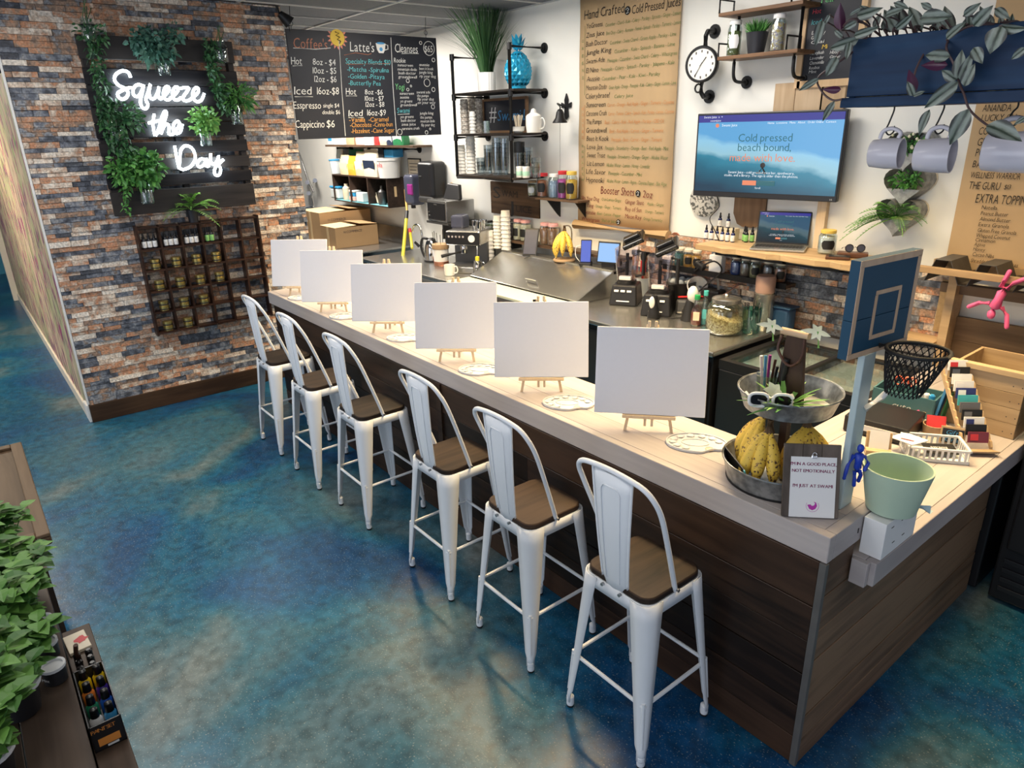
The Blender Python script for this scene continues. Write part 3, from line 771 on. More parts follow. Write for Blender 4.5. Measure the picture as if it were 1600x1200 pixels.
jarplant('thick green leafy bush in a dark jar at the lower left of the pallet board', 232, 318, 'leaf_mid',
         lambda mb, b: (bush(mb, Q(222, 262), (.12, .17, .15), 520, .06, .04, 13), bush(mb, Q(192, 268), (.08, .11, .13), 240, .05, .03, 14), vine(mb, [Q(195, 290), Q(197, 310), Q(198, 330)], 60, .03, .04, .02, 15)))
# fern standing on top of the cubby shelf
mat('pot_dark', (.02, .02, .025), .4)
SX = XB+.03
fb = px(303, 347, XB+.10)
fern = thing('potted_fern', 'bright green fern in a dark pot on top of the cubby shelf', 'plant', fb)
MB().lathe([(.04, 0), (.05, .10), (.052, .11), (.045, .11), (.04, .09)], 16, fb).build('pot', 'pot_dark', fern, world=True, smooth=40)
def fern_fronds(mb, c, n, L, seed, spread=1.0, rise=.8, W=.05, dirs=None):
    r = random.Random(seed); c = Vector(c)
    for i in range(n):
        a = 2*PI*i/n+r.uniform(-.3, .3)
        d = Vector((math.cos(a)*spread, math.sin(a)*spread, rise*r.uniform(.5, 1.2))) if not dirs else Vector(dirs[i % len(dirs)])+rv(r)*.15
        d.normalize(); l = L*r.uniform(.7, 1.15); side = d.cross(Vector((0, 0, 1))).normalized()
        pts = []
        for k in range(15):
            t = k/14; p = c+d*(l*t)-Vector((0, 0, 1))*(l*.55*t*t); pts.append(p)
            w = W*math.sin(PI*min(1, .12+t*.86))
            for sgn in (-1, 1): mb.leaf(p, side*sgn+d*.5, w, .016, curl=.1, n=2)
        mb.tube(pts, .002, 4)
_mb = MB(); fern_fronds(_mb, fb+Vector((0, 0, .11)), 16, .30, 4, .7, 1.3, .07, dirs=[(.5, -1, .5), (.6, -.8, 1), (.3, -.4, 1.6), (.25, 0, 1.9), (.3, .4, 1.7), (.6, .9, 1.1), (.5, 1.1, .6), (1, .3, .8), (1, -.3, .8), (.7, .6, .2)])
leafmat('fern_bright', (.14, .38, .06), (.38, .62, .18)); stuff(_mb.build('fronds', 'fern_bright', fern, world=True))

# ================================================================ CUBBY SHELF WITH BOTTLES AND TINS
wood('cubby_wood', (.014, .006, .004), (.045, .020, .012), .4, axis=1, scale=1.2)
CY0, CY1, CZ0, CZ1 = 1.245, 2.30, .72, 1.665
CD_ = .10
cub = thing('cubby_shelf', 'dark wooden cubby shelf with thirty small compartments on the brick wall', 'shelf', (XB+.03, (CY0+CY1)/2, CZ0))
CX0, CX1 = XB+.028, XB+.028+CD_
cw, chh = (CY1-CY0)/6, (CZ1-CZ0)/5
for i in range(7):
    y = CY0+i*cw
    MB().mm((CX0, y-.008, CZ0-(.02 if i in (0, 6) else 0)), (CX1, y+.008, CZ1+(.02 if i in (0, 6) else 0))).build('side' if i in (0, 6) else 'divider', 'cubby_wood', cub, world=True)
for j in range(6):
    z = CZ0+j*chh
    for i in range(6):
        MB().mm((CX0, CY0+i*cw+.008, z-.008), (CX1-.003, CY0+(i+1)*cw-.008, z+.008)).build('shelf_board', 'cubby_wood', cub, world=True)
mat('bottle_blue', (.008, .015, .09), .12, var=.05)
mat('bottle_dark', (.01, .012, .02), .12, var=.05)
mat('label_white', (.78, .78, .78), .5, var=.02)
mat('label_green', (.22, .50, .16), .5, var=.1)
mat('cap_black', (.008, .008, .009), .35)
mat('ink_dark', (.06, .05, .05), .6)
def make_dropper(bm, lm, lab):
    b = thing('dropper_bottle', '', 'bottle')
    MB().lathe([(.0155, 0), (.017, .003), (.017, .062), (.012, .072), (.0085, .076), (.0085, .08)], 14).build('bottle', bm, b, smooth=40)
    MB().lathe([(.0173, .008), (.0175, .0085), (.0175, .055), (.0173, .0555)], 14).build('label_band', lm, b, smooth=40)
    MB().lathe([(.0105, .078), (.0105, .092), (.007, .094), (.0065, .112), (.004, .118), (0, .119)], 12).build('dropper_cap', 'cap_black', b, smooth=40)
    mb = MB(); mb.text('|-|', .012, (.0178, -.006, .03), (0, 1, 0), (0, 0, 1)); mb.build('label_print', 'ink_dark', b)
    return b
dw = make_dropper('bottle_dark', 'label_white', ''); dgn = make_dropper('bottle_dark', 'label_green', '')
def place_copy(src, used, loc, label, group=None, rz=0, sc=None):
    o = src if not used else copy_tree(src)
    o.location = loc; o.rotation_euler = (0, 0, rz); o['label'] = label
    if group: o['group'] = group
    elif 'group' in o: del o['group']
    if sc: o.scale = (sc, sc, sc)
    return o
_cell = ['first', 'second', 'third', 'fourth', 'fifth', 'sixth']
_pos3 = ['left', 'middle', 'right']
u = 0
for i in range(3):
    for k in range(3):
        y = CY0+(i+.5)*cw+(k-1)*.043
        place_copy(dw, u, (CX0+.06, y, CZ0+4*chh+.009), 'white-labelled dropper bottle, %s of three in the %s top compartment of the cubby shelf' % (_pos3[k], _cell[i]), 'white-labelled dropper bottles', sc=1.12); u = 1
for k in range(2):
    place_copy(dgn, k, (CX0+.06, CY0+3.5*cw+(k-.9)*.044, CZ0+4*chh+.009), 'green-labelled dropper bottle, %s of the pair in the cubby shelf' % _pos3[k*2], 'green-labelled dropper bottles', sc=1.12)
mat('tin_gold', (.55, .42, .14), .28, metal=.85, var=.1)
mat('tin_label', (.03, .025, .02), .5)
def make_tin():
    t = thing('gold_tin', '', 'tin')
    MB().lathe([(.030, 0), (.032, .002), (.032, .024), (.030, .025)], 18).build('base', 'tin_gold', t, smooth=40)
    MB().lathe([(.0335, .017), (.0338, .018), (.0338, .033), (.031, .035), (.02, .0345), (0, .0345)], 18).build('lid', 'tin_gold', t, smooth=40)
    MB().lathe([(.0322, .006), (.0325, .0065), (.0325, .015), (.0322, .0155)], 18).build('label_band', 'tin_label', t, smooth=40)
    return t
tin0 = make_tin(); u = 0
for row, ncol in ((3, 4), (2, 4), (1, 3), (0, 2)):
    for i in range(ncol):
        for s in range(2):
            place_copy(tin0, u, (CX0+.055, CY0+(i+.58)*cw, CZ0+row*chh+.009+s*.0442),
                       '%s gold tin in %s compartment of the cubby\'s %s row' % (('lower', 'upper')[s], _cell[i], ('bottom', 'fourth', 'third', 'second')[row]), 'gold tins in the cubby shelf', sc=1.25); u = 1

# ================================================================ LETTERING ON FLAT BOARDS
def letter(mb, plane, st, x0, y0, x1, cap, k=1.0, ox=0, oy=0, u=(1, 0, 0), shear=.12, jit=.015, lift=.001):
    """one written line: left end and baseline, right end and capital height as seen in the photo"""
    a = plane(ox+x0/k, oy+y0/k); b = plane(ox+x1/k, oy+y0/k); c = plane(ox+x0/k, oy+(y0-cap)/k)
    u = Vector(u); w = abs((b-a).dot(u)); h = abs(c.z-a.z); size = h/.70
    sp = w/max(1e-6, text_width(st, size)); v = Vector((0, 0, 1))
    n0 = len(mb.v); mb.text(st, size, a, u, v, shear=shear, jit=jit, lift=lift)
    # squeeze sideways to the written width
    for i in range(n0, len(mb.v)):
        p = Vector(mb.v[i]); d = p-a; mb.v[i] = tuple(p+u*(d.dot(u)*(sp-1)))
    return mb
def strip(mb, plane, pts, r, k=1.0, ox=0, oy=0, off=Vector((0, 0, 0))):
    P = [plane(ox+x/k, oy+y/k)+off for x, y in pts]
    mb.tube(P, r, 4); return mb
def ring(mb, plane, cx, cy, rad, r, k, ox, oy, u=(1, 0, 0), n=18, off=Vector((0, 0, 0))):
    c = plane(ox+cx/k, oy+cy/k)+off; e = plane(ox+cx/k, oy+(cy-rad)/k); rr = abs(e.z-c.z); u = Vector(u)
    mb.tube([c+u*(rr*math.cos(2*PI*i/n))+Vector((0, 0, rr*math.sin(2*PI*i/n))) for i in range(n)], r, 4, closed=True); return mb
def disc(mb, c, rad, u, nrm, t=.002, n=20):
    u = Vector(u); c = Vector(c)
    mb.slab([c+u*(rad*math.cos(2*PI*i/n))+Vector((0, 0, rad*math.sin(2*PI*i/n))) for i in range(n)], Vector(nrm)*t); return mb
for nm, c in (('chalk_white', (.68, .68, .66)), ('chalk_rust', (.40, .16, .10)), ('chalk_teal', (.10, .42, .46)), ('chalk_orange', (.62, .30, .07)), ('chalk_green', (.16, .50, .20)), ('chalk_yellow', (.72, .50, .08)), ('chalk_pink', (.70, .26, .20)), ('chalk_blue', (.07, .28, .55)), ('chalk_red', (.65, .07, .10)), ('ink_black', (.012, .010, .009)), ('ink_green', (.10, .17, .05)), ('ink_orange', (.55, .22, .07)), ('ink_maroon', (.16, .02, .02))):
    mat(nm, c, .8, var=.05)
mat('chalkboard', (.012, .014, .022), .55, var=.25, scale=5)
mat('iron_black', (.012, .012, .013), .45, metal=.3, var=.1)

# ---- big menu chalkboard hanging in the kitchen opening
BXX = XB+.04
bp = lambda x, y: px(x, y, BXX)
_bl = bp(451, 130)
z_t, z_b = bp(439, 44).z, bp(462, 218).z
yl, yr = 2.845, bp(686, 140).y
cb = thing('menu_chalkboard', 'large black chalkboard coffee menu hanging from the ceiling beside the brick wall', 'chalkboard', (BXX, (yl+yr)/2, z_b))
MB().mm((BXX-.022, yl, z_b), (BXX, yr, z_t)).build('board', 'chalkboard', cb, world=True, bevel=.003, seg=1)
_k, _ox, _oy = 4.0, 430, 0
_U = (0, 1, 0)
def bt(mat_, rows, name):
    for r_ in rows: letter(MB(), bp, r_[0], r_[1], r_[2], r_[3], r_[4], _k, _ox, _oy, _U).build(name, mat_, cb, world=True)
bt('chalk_rust', [("Coffee's", 115, 300, 330, 68)], 'rust_lettering')
bt('chalk_white', [('Hot', 100, 402, 170, 48), ('8oz - $4', 235, 405, 380, 40), ('10oz - $5', 235, 458, 384, 40), ('12oz - $6', 245, 512, 386, 40), ('Iced', 118, 590, 232, 50), ('16oz-$8', 262, 590, 402, 46),
    ('Esspresso', 115, 680, 290, 46), ('single $4', 300, 672, 402, 26), ('double $6', 295, 714, 408, 26), ('Cappiccino', 127, 800, 312, 48), ('$6', 322, 796, 376, 46), ("Latte's", 468, 320, 622, 62),
    ('Hot', 442, 592, 508, 42), ('8oz -$6', 560, 590, 674, 32), ('10oz - $7', 560, 630, 680, 32), ('12oz - $8', 565, 668, 684, 32), ('Iced', 458, 727, 550, 40), ('16oz-$9', 575, 722, 694, 38),
    ('Cleanses', 748, 326, 893, 56), ('$65', 932, 325, 986, 42), ('Rookie', 742, 390, 816, 30),
    ('sunscreen', 765, 414, 862, 18), ('mountain dodo', 765, 440, 886, 18), ('bush doctor', 770, 464, 880, 18), ('groundswell', 770, 488, 886, 18), ('aussie', 900, 412, 965, 18), ('beet it kook', 900, 436, 990, 18), ('jungle king', 900, 460, 985, 18), ('rip your dog', 902, 484, 1004, 18),
    ('sunscreen', 778, 592, 868, 18), ('aussie', 780, 616, 838, 18), ('yo greens', 782, 640, 858, 18), ('groundswell', 782, 664, 886, 18), ('swami ade', 884, 584, 970, 18), ('the pumps', 886, 606, 960, 18), ('flip your dog', 888, 628, 992, 18), ('on your way', 890, 650, 1002, 18),
    ('yo greens', 782, 738, 866, 18), ('bush doctor', 786, 762, 880, 18), ('zeus juice', 790, 786, 880, 18), ('carotene crush', 792, 812, 902, 18), ('jungle king', 904, 716, 990, 18), ('the pumps', 906, 742, 982, 18), ('mountain dodo', 908, 766, 998, 18), ('flip your dog', 912, 790, 998, 18)], 'white_lettering')
bt('chalk_teal', [('Specialty Blends $10', 440, 397, 722, 34), ('-Matcha -Spirulina', 450, 446, 712, 30), ('-Golden -Pitaya', 455, 490, 686, 30), ('-Butterfly Pea', 458, 532, 662, 30), ('Swami', 762, 706, 842, 32)], 'teal_lettering')
bt('chalk_orange', [('-Vanilla  -Caramel', 463, 763, 710, 30), ('-Chocolate -Cinna-bun', 468, 796, 736, 30), ('-Hazelnut -Cane Sugar', 475, 834, 748, 30)], 'orange_lettering')
bt('chalk_green', [('Yogi', 750, 560, 810, 38)], 'green_lettering')
mb = MB(); o_ = Vector((.003, 0, 0))
for pts in ([(112, 300), (250, 308), (345, 300)], [(108, 412), (168, 410)], [(120, 605), (235, 605)], [(442, 596+4), (510, 600)], [(458, 735), (552, 735)], [(790, 335), (895, 335)], [(722, 235), (735, 540), (758, 850)], [(398, 250), (415, 560), (438, 850)], [(765, 716), (838, 712)]):
    strip(mb, bp, pts, .0035, _k, _ox, _oy, o_)
for cx, cy, rr in ((960, 303, 44), (908, 268, 10), (988, 375, 12), (828, 505, 12), (848, 538, 6), (948, 517, 24), (988, 560, 13), (828, 560, 9), (985, 668, 13), (778, 825, 18), (945, 828, 11), (968, 806, 6)):
    ring(mb, bp, cx, cy, rr, .003, _k, _ox, _oy, _U, off=o_)
mb.build('chalk_lines', 'chalk_white', cb, world=True)
mb = MB(); strip(mb, bp, [(430, 345), (500, 330), (580, 342), (600, 335)], .003, _k, _ox, _oy, o_); strip(mb, bp, [(445, 402), (715, 398)], .003, _k, _ox, _oy, o_); mb.build('rust_lines', 'chalk_rust', cb, world=True)
c_ = bp(430+388/4, 236/4); rr = .075
mb = MB(); disc(mb, c_, rr, _U, (1, 0, 0), .003, 24); mb.build('sun_disc', 'chalk_yellow', cb, world=True)
mb = MB()
for i in range(11):
    a = R(150+i*24)
    mb.poly([c_+Vector((.002, math.cos(a+d)*l, math.sin(a+d)*l)) for d, l in ((-.16, rr*1.05), (0, rr*1.45), (.16, rr*1.05))])
mb.build('sun_rays', 'chalk_pink', cb, world=True)
mb = MB(); mb.tube([c_+Vector((.006, y, z)) for y, z in ((-.02, .05), (.02, .04), (-.015, .02), (.025, .005), (-.005, -.015), (.03, -.03), (.015, -.05))], .005, 5); mb.build('sun_squiggle', 'ink_black', cb, world=True)
c_ = bp(430+660/4, 298/4)
mb = MB(); mb.slab([c_+Vector((0, y, z)) for y, z in ((-.055, .04), (.055, .04), (.045, -.02), (.025, -.05), (-.025, -.05), (-.045, -.02))], (.002, 0, 0))
mb.tube([c_+Vector((.002, y, z)) for y, z in ((.05, .03), (.08, .025), (.08, -.01), (.045, -.02))], .005, 5); mb.build('cup_drawing', 'chalk_white', cb, world=True)
mb = MB(); mb.slab([c_+Vector((.002, .047*math.cos(t), .04+.010*math.sin(t))) for t in [2*PI*i/14 for i in range(14)]], (.002, 0, 0)); disc(mb, c_+Vector((.002, 0, -.015)), .018, _U, (1, 0, 0)); mb.build('cup_drawing_fill', 'chalk_blue', cb, world=True)
for yy in (yl+.06, yr-.12):
    MB().tube([(BXX-.01, yy, z_t-.01), (BXX-.01, yy, z_t+.06), (BXX-.01, yy+.01, ZC+.02)], .003, 6).build('hanging_wire', 'iron_black', cb, world=True)
    MB().tube([(BXX-.01, yy+.02*math.cos(t), z_t+.045+.02*math.sin(t)) for t in [2*PI*i/10 for i in range(10)]], .003, 5, closed=True).build('hook', 'iron_black', cb, world=True)
# small black spotlight clamped at the end of the partition
t = thing('clamp_spotlight', 'small black spotlight at the top end of the brick wall', 'lamp', bp(441, 26))
p = bp(441, 26)
MB().lathe([(.0, 0), (.03, .01), (.06, .12), (.056, .12), (.028, .02)], 14, p+Vector((0, -.03, .03)), axis=(.1, .75, -.65)).build('shade', 'iron_black', t, world=True, smooth=40)
MB().cyl(p+Vector((0, -.03, .03)), p+Vector((0, -.05, .12)), .012).build('arm', 'iron_black', t, world=True)
MB().tube([p+Vector((0, .05, -.04)), p+Vector((0, .055, -.08)), p+Vector((0, .06, -.12))], .006, 6).build('clip', 'iron_black', t, world=True)

# ================================================================ KITCHEN NOOK
mat('stainless', (.42, .42, .41), .27, metal=.9, var=.12, scale=6, bump=.02, bscale=60)
mat('stainless_dark', (.16, .16, .16), .35, metal=.8, var=.2, scale=4)
mat('black_appliance', (.012, .012, .014), .35)
mat('black_plastic', (.016, .016, .018), .4)
mat('chrome', (.70, .70, .70), .12, metal=1, var=0)
mat('cardboard', (.40, .25, .12), .8, var=.08, scale=5)
mat('cardboard_in', (.60, .44, .24), .8, var=.05)
mat('white_plastic', (.74, .74, .72), .35, var=.02)
mat('cutting_board', (.46, .49, .42), .5, var=.05)
wood('dark_crate', (.020, .012, .009), (.055, .033, .024), .6, axis=0)
wood('dark_shelf', (.05, .028, .018), (.13, .08, .05), .5, axis=0)
def pipe_flange(mb, p, d, r=.035):
    p = Vector(p); d = Vector(d).normalized(); mb.cyl(p, p+d*.012, r, r, 14); mb.cyl(p, p+d*.035, r*.5, r*.45, 12)
# crates on the wall
c0 = py(520, 273, 4.6); c1 = py(606, 325, 4.6)
cxl, cxr, czb, czt = -10.03, -8.40, 1.435, 1.815
cr = thing('wall_crate_shelf', 'dark wooden three-bay crate shelf on the cream kitchen wall', 'shelf', ((cxl+cxr)/2, 4.75, czb))
MB().mm((cxl, 4.88, czb), (cxr, 4.895, czt)).build('back_panel', 'dark_crate', cr, world=True)
for i in range(4):
    x = cxl+(cxr-cxl)*i/3
    MB().mm((x-.012, 4.6, czb), (x+.012, 4.88, czt)).build('side_panel', 'dark_crate', cr, world=True)
for i in range(3):
    a, b = cxl+(cxr-cxl)*i/3+.012, cxl+(cxr-cxl)*(i+1)/3-.012
    MB().mm((a, 4.6, czb), (b, 4.88, czb+.015)).build('bottom_board', 'dark_crate', cr, world=True)
    MB().mm((a, 4.6, czt-.015), (b, 4.88, czt)).build('top_board', 'dark_crate', cr, world=True)
mat('liner_blue', (.18, .48, .55), .6)
MB().mm((cxl+.02, 4.605, czb+.0155), (cxr-.02, 4.87, czb+.018)).build('shelf_liner', 'liner_blue', cr, world=True)
MB().mm((cxr+.013, 4.70, czb+.14), (cxr+.016, 4.735, czb+.27)).build('hand_slot', 'cardboard_in', cr, world=True)
# generic little makers ----------------------------------------------------------
def bag(name, label, loc, w, h, d, m, band=None, cat='bag', rz=0, top=None):
    t = thing(name, label, cat, loc, rz)
    mb = MB(); n = 12
    prof = [(0, 1.0, 1.0), (.25, 1.04, 1.05), (.7, .98, .75), (.88, .96, .25), (1.0, .97, .08)]
    vs = []
    for tt, a, b in prof:
        for i in range(n):
            an = 2*PI*i/n; cx, cy = math.cos(an), math.sin(an)
            e = .45; vs.append((math.copysign(abs(cx)**e, cx)*w/2*a, math.copysign(abs(cy)**e, cy)*d/2*b, h*tt))
    fs = [(j*n+i, j*n+(i+1) % n, (j+1)*n+(i+1) % n, (j+1)*n+i) for j in range(4) for i in range(n)]+[tuple(range(n))[::-1], tuple(range(4*n, 5*n))]
    mb.add(vs, fs); mb.build('pouch', m, t, smooth=50)
    if band: MB().box((0, -d*.50, h*.38), (w*.8, .004, h*.42), (.08, 0, 0)).build('label', band, t)
    if top: MB().box((0, 0, h*.97), (w*.99, .012, h*.08)).build('seal_strip', top, t)
    return t
def jar(name, label, loc, r, h, content, lid, fill=.75, tagm=None, sq=1.0, cat='jar', group=None, gl='jar_glass', rz=0, taground=False, sc=1):
    t = thing(name, label, cat, loc, rz, group)
    MB().lathe([(r*.92, 0), (r, .006), (r, h*.76), (r*.8, h*.87), (r*.8, h*.93), (r*.76, h*.93), (r*.76, h*.87), (r*.96, h*.75), (r*.96, .008), (0, .008)], 18).build('glass_body', gl, t, smooth=40)
    if content: MB().lathe([(r*.9, .010), (r*.945, .014), (r*.945, h*fill*.86), (r*.5, h*fill*.9), (0, h*fill*.88)], 18).build('contents', content, t, smooth=40)
    MB().lathe([(r*.84, h*.88), (r*.86, h*.885), (r*.86, h), (r*.8, h+.003), (0, h+.003)], 18).build('lid', lid, t, smooth=40)
    if tagm:
        # curved label on the side that faces the room
        mb = MB(); vs = []; a0, a1 = R(-90-42), R(-90+42); n = 7
        for j, z in enumerate((h*.22, h*.36, h*.5, h*.6)):
            k = (.72, 1, 1, .72)[j] if taground else 1
            for i in range(n): a = -PI/2+(a0+(a1-a0)*i/(n-1)+PI/2)*k; vs.append((r*1.015*math.cos(a), r*1.015*math.sin(a), z))
        mb.add(vs, [(j*n+i, j*n+i+1, (j+1)*n+i+1, (j+1)*n+i) for j in range(3) for i in range(n-1)]); mb.build('label', tagm, t, smooth=60)
    return t
def cup_stack(label, loc, r, h, n, m='paper_cup', up=False, cat='cup stack', group=None):
    t = thing('paper_cup_stack', label, cat, loc, 0, group)
    for i in range(n):
        z = i*h/n; last = i == n-1; hh = h/n if not last else h/n+.02
        # upside-down cups: rim at the bottom
        MB().lathe([(r*.99, z), (r*1.06, z+.002), (r*1.06, z+.008), (r*.99, z+.010), (r*.90, z+hh*.99), (0, z+hh*.99)], 16).build('cup', m, t, smooth=40)
    return t
mat('paper_cup', (.80, .78, .73), .6, var=.02)
def facing(x, y): return math.atan2(-x, y)
# things standing on and in the crates
mat('granola', (.62, .52, .33), .7, var=.3, scale=60); mat('pouch_cream', (.68, .60, .46), .45, var=.15); mat('pouch_orange', (.75, .36, .04), .4, var=.15); mat('pouch_tan', (.55, .48, .33), .45, var=.3, scale=40)
mat('pouch_navy', (.02, .03, .06), .4, var=.3); mat('nutella_red', (.6, .03, .03), .5); mat('tub_blue', (.04, .30, .60), .4); mat('pouch_green', (.02, .16, .06), .4, var=.3); mat('pouch_pink', (.70, .40, .36), .5, var=.2); mat('kraft_bag', (.42, .28, .16), .8, var=.1); mat('clear_tub', (.60, .66, .68), .2, var=.05); mat('jug_purple', (.28, .03, .22), .3, var=.3); mat('smoke_plastic', (.06, .065, .10), .25)
def on_crate(x, y=4.72): return Vector((py(x, 300, y).x, y, czt+.001))
for nm, lb, xx, w, h, d, m, bd, tp in (
    ('granola_bag', 'tall cream bag standing at the back left of the crate shelf', 538, .22, .36, .08, 'pouch_cream', 'label_white', None),
    ('snack_bag', 'cream snack pouch leaning at the left of the crate shelf', 545, .28, .27, .10, 'granola', 'pouch_cream', None),
    ('chip_bag', 'orange pouch standing on the crate shelf', 557, .26, .26, .10, 'pouch_orange', 'pouch_yellow', None),
    ('seed_bag', 'tan seed pouch on the crate shelf beside the orange pouch', 569, .26, .32, .10, 'pouch_tan', 'label_white', None),
    ('cocoa_bag', 'large navy and cream pouch on the crate shelf beside the white tub', 586, .40, .36, .12, 'pouch_cream', 'pouch_navy', 'label_white')):
    if bd == 'pouch_yellow': mat('pouch_yellow', (.70, .50, .10), .4)
    bag(nm, lb, on_crate(xx, 4.8 if nm == 'granola_bag' else 4.70), w, h, d, m, bd, top=tp)
bag('spinach_bag', 'dark green bag lying behind the pouches on the crate shelf', on_crate(562, 4.83), .46, .34, .09, 'pouch_green')
p = on_crate(529, 4.72)
t = thing('deli_tub', 'small clear tub with blue lid at the left end of the crate shelf', 'tub', p)
MB().lathe([(.07, 0), (.09, .19), (.088, .19), (.066, .01)], 16).build('tub', 'clear_tub', t, smooth=40)
MB().lathe([(.095, .185), (.097, .2), (.06, .205), (0, .205)], 16).build('lid', 'tub_blue', t, smooth=40)
p = on_crate(611, 4.70)
t = thing('spread_bucket', 'white bucket with red lettering at the right end of the crate shelf', 'bucket', p)
MB().lathe([(.135, 0), (.155, .22), (.163, .22), (.163, .25), (.150, .25), (.13, .01)], 20).build('bucket', 'white_plastic', t, smooth=40)
mb = MB(); mb.text('nutella', .085, (-.135, -.172, .14), (1, 0, 0), (0, 0, 1)); 
for i in range(len(mb.v)):
    q = mb.v[i]; a = q[0]/.152; mb.v[i] = (.154*math.sin(a), -.154*math.cos(a), q[2])
mb.build('red_lettering', 'nutella_red', t)
p = Vector((py(610, 280, 4.78).x, 4.79, czt+.2515))
t = thing('blue_lidded_box', 'bright blue plastic box with dark centre strap resting on the bucket', 'box', p)
MB().box((0, 0, .055), (.48, .16, .10)).build('box', 'tub_blue', t, bevel=.01); MB().box((-.06, -.088, .06), (.15, .012, .115)).build('strap', 'black_plastic', t)
p = Vector((py(532, 305, 4.72).x, 4.72, czb+.02))
t = thing('storage_container', 'clear container with blue lid inside the left crate bay', 'container', p)
MB().box((0, 0, .08), (.26, .2, .15)).build('tub', 'clear_tub', t, bevel=.02); MB().box((0, 0, .17), (.28, .21, .03)).build('lid', 'tub_blue', t, bevel=.01)
p = Vector((py(543, 310, 4.68).x, 4.68, czb+.02))
t = thing('cream_bottle', 'cream squat bottle inside the left crate bay', 'bottle', p); MB().lathe([(.055, 0), (.06, .01), (.06, .17), (.03, .2), (.03, .23), (0, .23)], 14).build('bottle', 'pouch_cream', t, smooth=40)
p = Vector((py(556, 312, 4.68).x, 4.68, czb+.02))
t = thing('small_tub_stack', 'small blue and pink tub in the middle crate bay', 'tub', p); MB().box((0, 0, .035), (.17, .12, .06)).build('pink_tub', 'pouch_pink', t, bevel=.008); MB().box((0, 0, .095), (.16, .11, .06)).build('blue_tub', 'tub_blue', t, bevel=.008); MB().box((0, 0, .14), (.17, .12, .03)).build('white_lid', 'white_plastic', t, bevel=.008)
p = Vector((py(568, 313, 4.68).x, 4.68, czb+.02))
t = thing('glass_tumbler_box', 'clear plastic box in the middle crate bay', 'box', p); MB().box((0, 0, .07), (.2, .12, .13)).build('box', 'clear_tub', t, bevel=.01)
p = Vector((py(598, 318, 4.68).x, 4.68, czb+.02))
t = thing('spray_bottle', 'grey squeeze bottle in the right crate bay', 'bottle', p); MB().lathe([(.05, 0), (.055, .02), (.055, .17), (.02, .20), (.016, .25), (0, .25)], 14).build('bottle', 'stainless_dark', t, smooth=40)
p = Vector((py(585, 318, 4.68).x, 4.70, czb+.02))
t = thing('serving_tongs', 'pale tongs leaning in the right crate bay', 'tongs', p)
MB().tube([(0.06, 0, .01), (-.05, .02, .2), (-.09, .03, .30)], [.006, .012, .006], 6).build('arm', 'pouch_cream', t); MB().tube([(0.075, 0, .01), (0, .02, .15), (-.05, .03, .25)], .006, 6).build('arm', 'pouch_cream', t)
# upper shelf with packets
uz = 2.20
us = thing('upper_kitchen_shelf', 'thin dark shelf on pipe brackets just below the chalkboard menu', 'shelf', (-9.2, 4.75, uz))
uxl, uxr = py(508, 227, 4.62).x, py(645, 228, 4.62).x
MB().mm((uxl, 4.62, uz), (uxr, 4.895, uz+.025)).build('board', 'dark_shelf', us, world=True)
for f_ in (.12, .5, .88):
    mb = MB(); x = uxl+(uxr-uxl)*f_; mb.tube([(x, 4.9, uz-.03), (x, 4.66, uz-.02)], .016, 8); pipe_flange(mb, (x, 4.9, uz-.03), (0, -1, 0), .045); mb.build('pipe_bracket', 'iron_black', us, world=True)
for k, (xx, w, h, m, cat, nm, lb) in enumerate(((522, .16, .22, 'clear_tub', 'box', 'blue_white_carton', 'blue and white carton at the left of the upper kitchen shelf'), (535, .30, .26, 'label_white', 'box', 'white_carton', 'white carton on the upper kitchen shelf'), (552, .26, .28, 'kraft_bag', 'bag', 'kraft_bag', 'brown kraft bag on the upper kitchen shelf'), (567, .26, .24, 'pouch_pink', 'bag', 'pink_bag', 'pink pouch on the upper kitchen shelf'),
        (581, .28, .24, 'label_white', 'bag', 'white_bag', 'white crinkled pouch on the upper kitchen shelf'), (594, .14, .26, 'nutella_red', 'bag', 'red_bag', 'narrow red pouch on the upper kitchen shelf'), (604, .20, .24, 'pouch_tan', 'bag', 'green_tan_bag', 'tan and green pouch on the upper kitchen shelf'), (614, .18, .22, 'pouch_navy', 'bag', 'navy_bag', 'navy and white pouch on the upper kitchen shelf'), (627, .28, .26, 'pouch_green', 'bag', 'green_bag', 'dark green pouch at the right of the upper kitchen shelf'))):
    p = Vector((py(xx, 224, 4.74).x, 4.74, uz+.026))
    if cat == 'bag': bag(nm, lb, p, w, h, .12, m, 'label_white' if k in (6, 7, 8) else None)
    else:
        t = thing(nm, lb, cat, p); MB().box((0, 0, h/2), (w, .12, h)).build('carton', m, t, bevel=.004); MB().box((0, -.062, h*.5), (w*.7, .003, h*.5)).build('print_panel', 'tub_blue' if k == 0 else 'pouch_cream', t)
# towel dispenser, notice, soap
a = py(652, 262, 4.68); b = py(690, 322, 4.68)
tw = thing('paper_towel_dispenser', 'black paper towel dispenser on the kitchen wall', 'dispenser', ((a.x+b.x)/2, 4.79, 1.56))
b = py(679, 322, 4.68)
MB().mm((a.x, 4.66, 1.60), (b.x, 4.895, 2.04)).build('housing', 'black_appliance', tw, world=True, bevel=.05, seg=4)
MB().mm((a.x+.02, 4.65, 1.555), (b.x-.02, 4.80, 1.63)).build('chin', 'stainless_dark', tw, world=True, bevel=.02)
MB().mm((a.x+.06, 4.652, 1.86), (a.x+.12, 4.662, 1.872)).build('logo_plate', 'stainless', tw, world=True)
q = Vector((a.x+.2, 4.71, 1.56)); mb = MB(); mb.poly([q+Vector((-.07, 0, 0)), q+Vector((.07, 0, 0)), q+Vector((.02, .01, -.13)), q+Vector((-.03, -.01, -.12))]); mb.build('paper_tail', 'label_white', tw, world=True)
